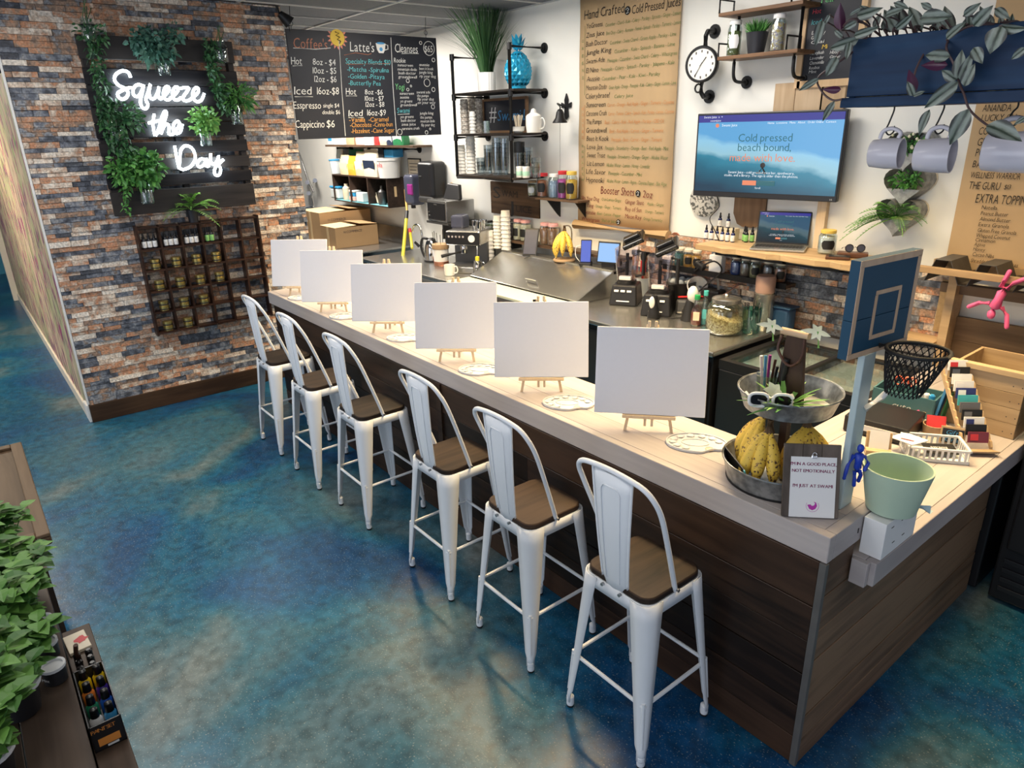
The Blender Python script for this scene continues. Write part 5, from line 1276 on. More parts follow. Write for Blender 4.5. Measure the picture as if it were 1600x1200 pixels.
# cluster right of the blenders
t = thing('ice_bin', 'round dark bin of measuring scoops behind the honey bottle', 'bin', WK(1062, 478)); MB().lathe([(.10, 0), (.13, .21), (.135, .22), (.12, .22), (.09, .01)], 20).build('bin', 'black_plastic', t, smooth=40)
for i in range(6): MB().sph((.07*math.cos(i*1.05), .07*math.sin(i*1.05), .215), (.035, .03, .03), 8, 6).build('ice', 'clear_tub', t, smooth=80)
t = thing('funnel_cup', 'white measuring cup lying across a wire basket on the worktop', 'measuring cup', WK(1087, 480)+Vector((0, 0, .14)), R(30), rot=(R(55), R(10), R(30))); MB().lathe([(.05, 0), (.085, .13), (.08, .13), (.045, .01)], 18).build('cup', 'white_plastic', t, smooth=40); MB().box((0, -.1, .12), (.03, .1, .012)).build('handle', 'white_plastic', t, bevel=.004)
t = thing('wire_basket', 'dark wire basket of lids under the measuring cup', 'basket', WK(1082, 488), R(30)); MB().box((0, 0, .06), (.26, .18, .12)).build('basket', 'stainless_dark', t, bevel=.02); MB().box((0, 0, .135), (.26, .03, .012), (0, 0, .4)).build('red_spoon', 'nutella_red', t, bevel=.004)
t = thing('red_scoop', 'red measuring scoop lying behind the glass oat jar', 'scoop', WK(1102, 470)+Vector((0, 0, .10)), rot=(R(80), 0, R(30))); MB().lathe([(.035, 0), (.05, .02), (.055, .09), (.05, .09), (.03, .01)], 16).build('bowl', 'nutella_red', t, smooth=40); MB().box((.0, .09, .08), (.025, .12, .01)).build('handle', 'nutella_red', t)
MB()
bb = thing('black_utensil_bin', 'black bin of ladles behind the glass oat jar', 'bin', WK(1112, 488), R(0)); MB().box((0, 0, .10), (.18, .12, .20)).build('bin', 'black_plastic', bb, bevel=.02); MB().tube([(.05, 0, .18), (.03, 0, .30)], .012, 8).build('ladle_handle', 'white_plastic', bb, smooth=60); MB().tube([(.10, 0, .16), (.22, .02, .27)], .010, 8).build('pink_handle', 'pouch_pink', bb, smooth=60)
glass('plastic_clear', (.80, .86, .84), .08, .6)
def bottle(name, label, P, r, h, m, cap, capm, lab=None, liquid=None, lh=.5):
    t = thing(name, label, 'bottle', P, R(35))
    MB().lathe([(r*.9, 0), (r, .006), (r, h*.50), (r*.72, h*.62), (r*.42, h*.84), (r*.42, h*.88)], 16).build('bottle', m, t, smooth=50)
    if liquid: MB().lathe([(r*.85, .006), (r*.95, .01), (r*.95, h*lh), (0, h*lh)], 16).build('liquid', liquid, t, smooth=50)
    MB().lathe([(r*.5, h*.86), (r*.52, h*.865), (r*.52, h), (0, h)], 14).build('cap', capm, t, smooth=40)
    if lab: MB().box((0, -r*1.0, h*.34), (r*1.1, .004, h*.28)).build('label', lab, t)
    return t
mat('honey', (.25, .03, .015), .2); mat('cap_green', (.02, .32, .10), .4); mat('cap_teal', (.08, .50, .50), .4); mat('teal_label', (.10, .45, .52), .5)
bottle('honey_bottle', 'honey bottle with green cap on the worktop', WK(1087, 508), .043, .24, 'plastic_clear', 0, 'cap_green', 'pouch_cream', 'honey', .42)
bottle('water_bottle', 'clear bottle with teal cap beside the glass oat jar', WK(1100, 507), .034, .27, 'plastic_clear', 0, 'cap_teal', 'teal_label', 'teal_label', .3)
t = thing('soap_pump', 'white and black pump flask behind the honey bottle', 'flask', WK(1076, 500), R(30)); MB().lathe([(.065, 0), (.06, .02), (.04, .12), (.03, .16), (0, .17)], 16).build('base', 'black_plastic', t, smooth=40); MB().sph((0.02, 0, .21), (.045, .04, .07), 14, 8).build('white_body', 'white_plastic', t, smooth=80)
# oat jar
p = WK(1131, 519); t = thing('oat_jar', 'big glass jar of rolled oats with steel lid on the worktop', 'jar', p)
glass('thick_glass', (.90, .94, .90), .03, .75)
MB().lathe([(.115, 0), (.135, .012), (.14, .04), (.14, .18), (.12, .225), (.095, .235), (.09, .235), (.116, .22), (.134, .178), (.134, .04), (.12, .014), (0, .012)], 32).build('glass_body', 'thick_glass', t, smooth=50)
ramp_mat('oats', [(.35, (.26, .17, .08)), (.5, (.55, .41, .22)), (.65, (.76, .64, .42))], nscale=75, detail=4, rough=.85, bump=.8)
mb = MB(); mb.lathe([(.11, .016), (.131, .04), (.131, .10), (.131, .13), (.06, .135), (0, .138)], 32)
mb.v = [(x, y, z+(.03*(-x-y*.3)/.13 if z > .12 else 0)) for x, y, z in mb.v]; stuff(mb.build('oats', 'oats', t, smooth=50))
MB().lathe([(.1, .232), (.106, .235), (.106, .262), (.095, .268), (.04, .276), (.0, .278)], 32).build('lid', 'stainless', t, smooth=40); MB().lathe([(.012, .276), (.018, .29), (.012, .298), (0, .3)], 14).build('knob', 'chrome', t, smooth=50)
t2 = MB().box((.05, -.03, .155), (.045, .004, .05), (.3, 0, .4)).build('scoop', 'stainless_dark', t, bevel=.003)
t = thing('teal_tumbler', 'teal glass tumbler full of spoons beside the glass oat jar', 'tumbler', WK(1172, 520))
glass('teal_glass', (.42, .78, .74), .06, .5)
MB().lathe([(.055, 0), (.06, .01), (.07, .19), (.066, .19), (.054, .014), (0, .012)], 20).build('tumbler', 'teal_glass', t, smooth=40)
for i in range(7): MB().tube([(.03*math.cos(i), .03*math.sin(i), .02), (.055*math.cos(i*.9), .055*math.sin(i*.9), .22+.01*(i % 3))], [.004, .007], 6).build('spoon', 'chrome', t, smooth=60)
t = thing('steel_flask', 'steel vacuum flask with mauve cup lid at the end of the worktop', 'flask', WK(1189, 514)); t.scale = (1.1, 1.1, 1.1)
mat('mauve', (.34, .22, .19), .5)
MB().lathe([(.065, 0), (.068, .004), (.068, .255), (.062, .26)], 24).build('body', 'stainless', t, smooth=40); MB().lathe([(.06, .258), (.064, .262), (.066, .36), (.06, .375), (0, .378)], 24).build('cup_lid', 'mauve', t, smooth=40)
t = thing('navy_cloth_tub', 'navy tub tucked against the stone splashback behind the flask', 'tub', (py(1222, 470, 4.74).x, 4.74, WZ+.001), 0); MB().box((0, 0, .09), (.20, .12, .18)).build('tub', 'blue_tub', t, bevel=.03, seg=3)
MB().box((0, 0, .18), (.22, .14, .012)).build('rim', 'blue_tub', t, bevel=.004)
# ---- stone splashback along the wall
spb = thing('stone_splashback', 'ledgestone splashback between the worktop and the wooden wall shelf', 'splashback', (-3.3, YW-.02, WZ))
SX0, SX1 = -4.32, -1.62
MB().mm((SX0, YW-.03, WZ-.02), (SX1, YW-.002, 1.50)).build('backing', 'mortar', spb, world=True)
ledgestone(spb, lambda u, z, d: Vector((SX0+u, YW-.03-d, z)), SX1-SX0, 1.50-WZ, WZ, lambda u, z: u+.3, 220, rowh=.045, seed=11)
mat('osb', (.45, .30, .14), .8, var=.35, scale=40)
# black glass-topped chest between worktop and return counter
t = thing('glass_top_chest', 'black chest freezer with glass top behind the bar corner', 'chest freezer', (-2.15, 4.35, 0))
MB().mm((-2.68, 3.95, 0), (-1.66, 4.74, .80)).build('body', 'black_appliance', t, world=True, bevel=.01)
for a, b in (((-2.68, 3.95), (-1.66, 4.00)), ((-2.68, 4.69), (-1.66, 4.74)), ((-2.68, 4.0), (-2.63, 4.69)), ((-1.71, 4.0), (-1.66, 4.69)), ((-2.19, 4.0), (-2.16, 4.69))): MB().mm((a[0], a[1], .80), (b[0], b[1], .865)).build('top_frame', 'black_appliance', t, world=True)
MB().mm((-2.63, 4.0, .802), (-1.71, 4.69, .806)).build('white_interior', 'white_plastic', t, world=True); glass('chest_glass', (.75, .8, .8), .02, .7); MB().mm((-2.63, 4.0, .850), (-1.71, 4.69, .856)).build('glass_lid', 'chest_glass', t, world=True)

# ================================================================ PIPE SHELVES ON THE BACK WALL
wood('shelf_black', (.012, .010, .009), (.030, .022, .018), .5, axis=0)
PF = 4.46
xl, xr = -6.53, -5.575
ps = thing('pipe_shelf_unit', 'black pipe shelf unit with three shelves on the back wall', 'shelf', ((xl+xr)/2, YW-.2, 1.92))
zs = (1.93, 2.345, 2.745); zt = 3.12
for x, top in ((xl, zt-.02), (xr, zt)):
    MB().tube([(x, PF, 1.92), (x, PF, top)], .017, 10).build('upright_pipe', 'iron_black', ps, world=True, smooth=60)
    for z in (top, zs[2]-.03, zs[1]-.03):
        mb = MB(); mb.tube([(x, PF, z), (x, YW-.01, z)], .015, 10); mb.build('wall_pipe', 'iron_black', ps, world=True, smooth=60)
        mb = MB(); pipe_flange(mb, (x, YW, z), (0, -1, 0), .048); mb.build('flange', 'iron_black', ps, world=True, smooth=40)
        MB().cyl((x, PF, z-.03), (x, PF, z+.03), .024).build('fitting', 'iron_black', ps, world=True, smooth=40)
for z in zs:
    MB().mm((xl-.02, PF-.01, z-.014), (xr+.06, YW-.03, z+.008)).build('shelf_board', 'shelf_black', ps, world=True, bevel=.003)
MB().tube([(xl, PF, 1.91), (xr, PF, 1.91)], .017, 10).build('bottom_pipe', 'iron_black', ps, world=True, smooth=60)
def PS(x, y, k, Y=None): # base point on shelf k under the photo pixel
    z = zs[k]+.009
    return pz(x, y, z) if Y is None else Vector((py(x, y, Y).x, Y, z))
# grass plant
mat('ribbed_white', (.74, .73, .70), .5, var=.02)
p = PS(761, 140, 2, 4.62)
t = thing('grass_plant', 'tall artificial grass in a ribbed white pot on the pipe shelf', 'plant', p)
mb = MB(); n = 40; prof = [(.085, 0), (.088, .004), (.092, .18), (.080, .18), (.078, .02)]
vs = []
for j, (r_, z) in enumerate(prof):
    for i in range(n): a = 2*PI*i/n; q = r_*(1+(.03 if i % 2 and j < 3 else 0)); vs.append((q*math.cos(a), q*math.sin(a), z))
mb.add(vs, [(j*n+i, j*n+(i+1) % n, (j+1)*n+(i+1) % n, (j+1)*n+i) for j in range(4) for i in range(n)]+[tuple(range(n))[::-1]]); mb.build('ribbed_pot', 'ribbed_white', t, smooth=25)
mb = MB(); rr = random.Random(12)
for i in range(330):
    a = rr.uniform(0, 2*PI); r0 = .06*math.sqrt(rr.random()); sp_ = rr.random()**1.1*.55; L = rr.uniform(.40, .86)
    b0 = Vector((r0*math.cos(a), r0*math.sin(a), .15)); a += rr.uniform(-.4, .4); w = rr.uniform(.004, .008)
    if sp_*math.sin(a) > .22: sp_ *= .4
    P = [b0+Vector((math.cos(a)*sp_*tt**1.7, math.sin(a)*sp_*tt**1.7, L*tt-.10*sp_*tt**3)) for tt in (0, .35, .7, 1)]
    sd = Vector((-math.sin(a+.7), math.cos(a+.7), 0))
    mb.add([P[0]-sd*w, P[0]+sd*w, P[1]+sd*w, P[1]-sd*w, P[2]+sd*w*.7, P[2]-sd*w*.7, P[3]], [(0, 1, 2, 3), (3, 2, 4, 5), (5, 4, 6)])
stuff(mb.build('grass_blades', 'leaf_grass', t))
# blue pineapple
mat('pineapple_blue', (.02, .30, .50), .18, metal=.3, var=.1)
p = PS(810, 138, 2, 4.66); t = thing('pineapple_ornament', 'glossy turquoise pineapple ornament on the pipe shelf', 'ornament', p); t.scale = (1.3, 1.3, 1.2)
mb = MB(); nz_, nt2 = 9, 12; prof = []
rp = [.055, .075, .088, .095, .097, .095, .088, .075, .055, .035]
vs = []
for j in range(nz_+1):
    for i in range(nt2): a = 2*PI*(i+.5*(j % 2))/nt2; vs.append(Vector((rp[j]*math.cos(a), rp[j]*math.sin(a), .02+.255*j/nz_)))
fs = []
for j in range(nz_-1):   # raised diamond pyramids
    for i in range(nt2):
        b_ = (i+ (j % 2)) % nt2
        q = [j*nt2+i, (j+1)*nt2+((i) if j % 2 == 0 else (i+1)) % nt2, (j+2)*nt2+i, (j+1)*nt2+((i-1) if j % 2 == 0 else i) % nt2]
        c = sum((vs[k] for k in q), Vector())/4; vs.append(c+Vector((c.x, c.y, 0)).normalized()*.012); ci = len(vs)-1
        fs += [(q[k], q[(k+1) % 4], ci) for k in range(4)]
mb.add(vs, fs); mb.lathe([(.05, 0), (.06, .006), (.056, .03)], 14); mb.lathe([(.05, .262), (.03, .28), (0, .285)], 12); mb.build('fruit', 'pineapple_blue', t)
mb = MB()
for k in range(3):
    for i in range(7): a = 2*PI*(i+.5*k)/7; mb.leaf((.02*math.cos(a), .02*math.sin(a), .28+.02*k), (math.cos(a)*(.7-.2*k), math.sin(a)*(.7-.2*k), 1), .10, .035, curl=.1)
mb.build('crown_leaves', 'pineapple_blue', t)
# middle shelf
def kraft_cup():
    m = ramp_mat('printed_cup', [(.45, (.72, .68, .60)), (.52, (.42, .36, .30))], nscale=60, rough=.7)
kraft_cup()
cup_stack('tall stack of patterned paper cups at the left of the middle pipe shelf', PS(727, 210, 1, 4.62), .045, .33, 8, 'printed_cup', group='patterned cups on the pipe shelf')
cup_stack('stack of patterned paper cups at the back of the middle pipe shelf', PS(738, 205, 1, 4.74), .045, .365, 9, 'printed_cup', group='patterned cups on the pipe shelf')
cup_stack('second stack of patterned cups behind the chalk sign on the pipe shelf', PS(750, 205, 1, 4.82), .045, .36, 9, 'printed_cup', group='patterned cups on the pipe shelf')
cup_stack('short stack of small white cups in front on the middle pipe shelf', PS(739, 211, 1, 4.56), .034, .20, 6)
p = PS(790, 205, 1, 4.80); t = thing('small_chalk_sign', 'small framed chalkboard sign on the middle pipe shelf', 'sign', p)
wood('frame_wood', (.16, .09, .05), (.28, .17, .09), .5, axis=0)
MB().box((0, 0, .17), (.70, .02, .32)).build('board', 'chalkboard', t)
for c_, d_ in (((0, -.004, .012), (.74, .03, .024)), ((0, -.004, .33), (.74, .03, .024)), ((-.358, -.004, .171), (.024, .03, .30)), ((.358, -.004, .171), (.024, .03, .30))): MB().box(c_, d_).build('frame_side', 'frame_wood', t)
mb = MB(); mb.text('Swami L', .15, (-.12, -.011, .12), (1, 0, 0), (0, 0, 1), shear=.2); mb.build('blue_lettering', 'chalk_blue', t)
mb = MB(); mb.text('#', .22, (-.26, -.011, .12), (1, 0, 0), (0, 0, 1)); mb.build('hash_mark', 'chalk_white', t)
t = thing('glass_tumbler', 'ridged glass tumbler in front of the small chalk sign', 'tumbler', PS(760, 211, 1, 4.55)); MB().lathe([(.04, 0), (.042, .12), (.039, .12), (.036, .012), (0, .012)], 10).build('tumbler', 'thick_glass', t)
t = thing('toothpick_bowl', 'small white bowl of wooden picks on the middle pipe shelf', 'bowl', PS(810, 211, 1, 4.55)); MB().lathe([(.035, 0), (.06, .02), (.065, .055), (.07, .06), (.06, .06), (.05, .02), (0, .012)], 20).build('bowl', 'mug_white', t, smooth=40)
mb = MB(); rr = random.Random(4)
for i in range(40): a = rr.uniform(0, 2*PI); mb.tube([(.02*math.cos(a), .02*math.sin(a), .03), (.045*math.cos(a), .045*math.sin(a), .15+.02*rr.random())], .002, 4)
stuff(mb.build('wooden_picks', 'pouch_cream', t))
t = mug('juicer_jug', 'white citrus juicer jug on the middle pipe shelf', PS(834, 210, 1, 4.60), .075, .15, 'mug_white', R(20), cat='jug'); MB().lathe([(.074, .15), (.06, .165), (.03, .18), (.022, .21), (0, .22)], 16).build('reamer', 'mug_white', t, smooth=40)
# bottom shelf
cup_stack('stack of white cups at the left of the bottom pipe shelf', PS(722, 272, 0, 4.56), .048, .28, 8)
cup_stack('tall stack of white cups on the bottom pipe shelf', PS(737, 272, 0, 4.60), .052, .37, 10)
glass('cup_clear', (.82, .86, .88), .06, .62)
def clear_stack(label, P, r, h, n):
    t = thing('clear_cup_stack', label, 'cup stack', P, 0, 'clear cups on the bottom pipe shelf')
    for i in range(n):
        z = i*h/n*.6; hh = h*.45
        MB().lathe([(r*.8, z), (r, z+hh), (r*1.05, z+hh), (r*.95, z+hh-.004), (r*.76, z+.004)], 14).build('cup', 'cup_clear', t, smooth=40)
    return t
for i, (x, h, lb) in enumerate(((752, .20, 'short clear glass beside the white cup stacks'), (764, .32, 'clear cup stack left of centre on the bottom pipe shelf'), (777, .40, 'tallest clear cup stack in the centre of the bottom pipe shelf'), (789, .39, 'clear cup stack behind the front pipe of the bottom shelf'), (812, .30, 'clear cup stack with black lids on the bottom pipe shelf'), (826, .30, 'clear cup stack second from the right on the bottom pipe shelf'), (838, .22, 'short clear cup stack at the right of the bottom pipe shelf'))):
    t = clear_stack(lb, PS(x, 272, 0, 4.62 + .05*(i % 2)), .05, h, 3 if h < .25 else 5)
    if i == 4: MB().lathe([(.055, .23), (.055, .33), (0, .335)], 14).build('black_lids', 'cap_black', t, smooth=40)
for i, x in enumerate((812, 822)):
    t = thing('pill_tub', 'small white tub with mint label, %s of the pair on the bottom pipe shelf' % ('left', 'right')[i], 'tub', PS(x, 274, 0, 4.53)); MB().lathe([(.033, 0), (.035, .003), (.035, .09), (0, .09)], 16).build('tub', 'white_plastic', t, smooth=40); MB().lathe([(.0355, .02), (.0358, .021), (.0358, .06), (.0355, .061)], 16).build('mint_label', 'mint' if mat('mint', (.35, .60, .48), .5) else '', t, smooth=40); MB().lathe([(.036, .088), (.036, .105), (0, .107)], 16).build('lid', 'label_white', t, smooth=40)
# ---- wooden name sign, small bracket shelf, bell
wood('sign_wood', (.055, .030, .016), (.13, .075, .04), .6, axis=0)
pl = lambda x, y: py(x, y, YW-.022)
a = pl(766, 283); b = pl(842, 342)
t = thing('wooden_name_sign', 'dark plank sign with black carved name below the pipe shelf', 'sign', ((a.x+b.x)/2, YW-.01, b.z))
for i in range(3): MB().mm((a.x, YW-.022, b.z+(a.z-b.z)*i/3+.001), (b.x, YW-.001, b.z+(a.z-b.z)*(i+1)/3-.001)).build('plank', 'sign_wood', t, world=True)
mb = MB(); letter(mb, pl, 'S', 656, 345, 720, 90, 5, 640, 240, shear=0, jit=0); letter(mb, pl, 'WAMI', 722, 335, 850, 52, 5, 640, 240, shear=0, jit=0); letter(mb, pl, 'J', 768, 462, 830, 95, 5, 640, 240, shear=0, jit=0); letter(mb, pl, 'UICE', 832, 455, 958, 52, 5, 640, 240, shear=0, jit=0); mb.build('black_lettering', 'ink_black', t, world=True)
jz = 1.735
a = py(838, 307, 4.72); b = py(905, 312, 4.72)
js = thing('jar_bracket_shelf', 'small dark bracket shelf holding coloured jars', 'shelf', ((a.x+b.x)/2, 4.8, jz)); MB().mm((a.x, 4.70, jz-.02), (b.x, YW-.002, jz)).build('board', 'dark_shelf', js, world=True, bevel=.003)
for f_ in (.25, .9):
    x = a.x+(b.x-a.x)*f_; MB().slab([(x, 4.72, jz-.02), (x, YW-.002, jz-.02), (x, YW-.002, jz-.20), (x, 4.86, jz-.17)], (.014, 0, 0)).build('bracket', 'iron_black', js, world=True)
for nm, c in (('powder_magenta', (.45, .02, .30)), ('powder_gold', (.75, .45, .03)), ('powder_slate', (.25, .32, .45)), ('powder_rust', (.40, .13, .05)), ('lid_red', (.55, .03, .04))): mat(nm, c, .7, var=.1)
for i, (x, m, ld, lb, tg, r_, h_) in enumerate(((832, 'granola', 'kraft_bag', 'small printed cup of granola at the left of the bracket shelf', 'label_white', .05, .15), (848, 'powder_rust', 'lid_red', 'rust powder jar with red lid on the bracket shelf', 'label_black', .06, .23), (866, 'powder_slate', 'label_white', 'slate blue powder jar on the bracket shelf', None, .06, .23), (879.5, 'powder_magenta', 'lid_red', 'magenta powder jar with red lid on the bracket shelf', 'label_black', .055, .26), (893, 'powder_gold', 'lid_gold' if mat('lid_gold', (.70, .50, .10), .4) else '', 'golden powder jar at the right of the bracket shelf', 'label_black', .058, .26))):
    jar('powder_jar', lb, (py(x, 300, 4.78).x, 4.78, jz+.001), r_, h_, m, ld, .8, tg, taground=True, rz=R(30))
# the printed cup stands just off the shelf board edge in the photo: keep the board long enough
MB().mm((py(826, 307, 4.72).x, 4.70, jz-.02), (a.x-.001, YW-.002, jz)).build('board', 'dark_shelf', js, world=True)
p = py(874, 205, 4.74); t = thing('wall_bell', 'dark iron bell on a fleur bracket on the back wall', 'bell', (p.x, 4.74, py(874, 186, 4.74).z))
q = py(884, 165, YW-.02); mb = MB()
MB().slab([q+Vector((x, 0, z)) for x, z in ((0, .11), (.025, .05), (.018, .01), (.07, .03), (.065, -.02), (.02, -.02), (.03, -.10), (0, -.13), (-.03, -.10), (-.02, -.02), (-.065, -.02), (-.07, .03), (-.018, .01), (-.025, .05))], (0, .018, 0)).build('fleur_plate', 'iron_black', t, world=True, bevel=.004)
bt_ = py(875, 170, 4.74)
MB().tube(catmull([q+Vector((0, .0, -.02)), Vector((q.x-.03, 4.80, q.z+.02)), bt_+Vector((0, 0, .02)), bt_], 5), .007, 8).build('arm', 'iron_black', t, world=True, smooth=60)
MB().lathe([(.0, 0), (.02, -.005), (.035, -.03), (.045, -.08), (.07, -.115), (.072, -.125), (.062, -.12), (.04, -.08), (.0, -.02)], 20, bt_).build('bell', 'iron_black', t, world=True, smooth=50)
MB().tube([bt_+Vector((0, 0, -.06)), Vector((bt_.x, 4.74, jz+.27))], .0022, 5).build('pull_cord', 'ink_dark', t, world=True)
t = thing('orange_scraper', 'orange leaf-shaped tag hanging on the wall below the pipe shelf', 'tag', py(705, 308, YW-.02)); q = py(705, 297, YW-.02); MB().slab([q+Vector((.03*math.cos(a_), 0, .09*math.sin(a_))) for a_ in [2*PI*i/14 for i in range(14)]], (0, .015, 0)).build('tag', 'chip_wood', t, world=True)

# ================================================================ KRAFT PAPER MENU SCROLLS
mat('kraft_paper', (.50, .34, .18), .75, var=.07, scale=7, bump=.1, bscale=9)
s1 = lambda x, y: py(x, y, YW-.035)
k1 = dict(k=3.16, ox=880, oy=0)
xl1, xr1 = s1(905, 180).x, s1(1055, 180).x
zb1 = s1(900, 345).z
sc = thing('kraft_menu_scroll', 'long brown paper juice menu scroll hanging on the back wall', 'menu scroll', ((xl1+xr1)/2, YW-.03, zb1-.06))
mb = MB(); n = 14
vs = []
for j in range(n+1):
    z = 3.46+(zb1-3.46)*j/n
    for i in range(9): f_ = i/8; vs.append((xl1+(xr1-xl1)*f_, YW-.033-.006*math.sin(f_*PI)+.004*math.sin(j*1.3+i*.8), z))
mb.add(vs, [(j*9+i, j*9+i+1, (j+1)*9+i+1, (j+1)*9+i) for j in range(n) for i in range(8)]); o = mb.build('paper_sheet', 'kraft_paper', sc, world=True, smooth=80); sm = o.modifiers.new('shell', 'SOLIDIFY'); sm.thickness = .003
MB().tube([(xl1-.03, YW-.05, zb1-.03), (xr1+.01, YW-.05, zb1-.03)], .045, 14).build('paper_roll', 'kraft_paper', sc, world=True, smooth=40)
s1 = lambda x, y: py(x, y, YW-.046)
def st_(mat_, rows, name, plane, kk, parent, **kw):
    for r_ in rows: letter(MB(), plane, *r_, **kk, **kw).build(name, mat_, parent, world=True)
GA = 'Cucumber - Chard - Kale - Celery - Parsley - Sprouts - Ginger - Lemon'
_n = [('YoGreens', 113, 143, 195, GA, 208, 133, 578), ('Zeus Juice', 113, 187, 203, 'Bok Choy - Celery - Romaine - Fennel - Spinach - Parsley - Turmeric - Lemon', 213, 174, 578), ('Bush Doctor', 112, 231, 218, 'Cucumber - Swiss Chard - Green Apple - Parsley - Lime', 230, 221, 556), ('Jungle King', 113, 273, 238, 'Cucumber - Kale - Spinach - Banana - Lime', 252, 263, 550), ('Swami-Ade', 113, 316, 205, 'Pineapple - Cucumber - Swiss Chard - Celery - Wheatgrass', 218, 309, 562), ('El Nino', 113, 361, 175, 'Pineapple - Celery - Spinach - Parsley - Jalapeno - Kale', 185, 353, 548), ('Aussie', 115, 403, 180, 'Cucumber - Pear - Kale - Kiwi - Parsley', 190, 398, 478), ('Mountain Dodo', 113, 446, 215, 'Green Apple - Orange - Pineapple - Kale - Celery - Ginger - Lemon - Lime', 225, 441, 556), ('Celerybrate!', 110, 488, 230, 'Celery Juice', 252, 485, 345)]
_o = [('Sunscreen', 113, 531, 210, 'Carrot - Orange - Red Apple - Ginger - Turmeric - Cayenne', 218, 528, 546), ('Carotene Crush', 113, 573, 215, 'Carrot - Tomato - Celery - Spinach - Kale - Parsley - Lemon - Cayenne', 222, 571, 546), ('The Pumps', 113, 614, 190, 'Beet - Celery - Kale - Red Apple - Parsley - CBD Oil', 205, 613, 496), ('Groundswell', 113, 656, 215, 'Beet - Red Apple - Carrot - Ginger - Turmeric', 228, 656, 495), ('Beet It Kook', 115, 696, 225, 'Pineapple - Beet - Carrot - Ginger - Turmeric', 238, 698, 488)]
_g = [('Love Jax', 117, 736, 195, 'Pineapple - Strawberry - Orange - Beet - Red Apple - Mint', 207, 739, 520), ('Sweet Treat', 117, 777, 208, 'Pineapple - Strawberry - Orange - Ginger - Alkaline Water', 218, 781, 518), ('Liz Lemon', 117, 818, 203, 'Alkaline Water - Lemon - Honey - Lavender', 213, 823, 430), ('Life Savor', 113, 858, 210, 'Pineapple - Cucumber - Mint', 223, 863, 390), ('Hypnotiki', 113, 898, 203, 'Alkaline Water - Lemon - Agave - Cayenne Pepper - Blue Algae', 215, 901, 513)]
st_('ink_black', [('Hand Crafted', 103, 98, 302, 46), ('Cold Pressed Juices', 338, 70, 578, 44)]+[(a_, b_, c_, d_, 25) for a_, b_, c_, d_, *_ in _n+_o+_g], 'black_lettering', s1, k1, sc)
st_('ink_green', [(r_[4], r_[5], r_[6], r_[7], 18) for r_ in _n+_g]+[('Cran-Lemon-Ginger', 190, 990, 288, 15), ('Orange - Ginger - Turmeric', 160, 1024, 288, 15), ('Beet - Lemon - Pepper', 168, 1060, 285, 15), ('Shot or Juice', 190, 1094, 262, 15), ('Apple - Ginger', 414, 1012, 498, 15), ('Orange - Turmeric', 404, 1050, 498, 15), ('Orange-Turmeric-Ly', 396, 1086, 490, 15)], 'green_lettering', s1, k1, sc)
st_('ink_orange', [(r_[4], r_[5], r_[6], r_[7], 18) for r_ in _o], 'orange_lettering', s1, k1, sc)
st_('ink_maroon', [('Booster Shots', 185, 956, 352, 38), ('2oz', 392, 975, 442, 36), ('Flip Your Dog', 92, 986, 178, 20), ('Yin Yang', 92, 1019, 150, 20), ('Unbeatable', 90, 1054, 160, 20), ('Wheatgrass', 90, 1087, 180, 18), ('Ginger Shot', 305, 1005, 398, 22), ('Ray of Sun', 305, 1041, 388, 22), ('Moon Ray', 305, 1077, 388, 22)], 'maroon_lettering', s1, k1, sc)
mb = MB()
for w, y0, y1, m in (('GREENS', 212, 392, 'ink_green'),): 
    for i, ch in enumerate(w): letter(mb, s1, ch, 92, y0+(y1-y0)*i/(len(w)-1), 101, 15, **k1)
for i, ch in enumerate('REFRESH'): letter(mb, s1, ch, 92, 728+165*i/6, 101, 13, **k1)
strip(mb, s1, [(107, 130), (106, 470)], .002, **k1); strip(mb, s1, [(105, 722), (104, 890)], .002, **k1); mb.build('side_lettering', 'ink_green', sc, world=True)
mb = MB()
for i, ch in enumerate('ROOTED'): letter(mb, s1, ch, 92, 545+140*i/5, 101, 14, **k1)
strip(mb, s1, [(105, 518), (104, 690)], .002, **k1); mb.build('side_lettering_orange', 'ink_orange', sc, world=True)
mb = MB()
for cx, cy, rad in ((318, 52, 20), (369, 955, 17), (272, 1097, 15)):
    c_ = s1(880+cx/3.16, cy/3.16); disc(mb, c_, rad/3.16/190, (1, 0, 0), (0, -1, 0), .002)
mb.build('logo_discs', 'ink_black', sc, world=True)
mb = MB()
for cx, cy, rad in ((318, 52, 20), (369, 955, 17), (272, 1097, 15)):
    c_ = s1(880+cx/3.16, cy/3.16)+Vector((0, -.003, 0)); mb.tube([c_+Vector((x*rad/600, -.001, z*rad/600)) for x, z in ((-.5, .2), (0, .6), (.5, .2), (.1, -.1), (.4, -.5), (-.3, -.6))], .003, 5)
mb.build('logo_waves', 'chalk_white', sc, world=True)
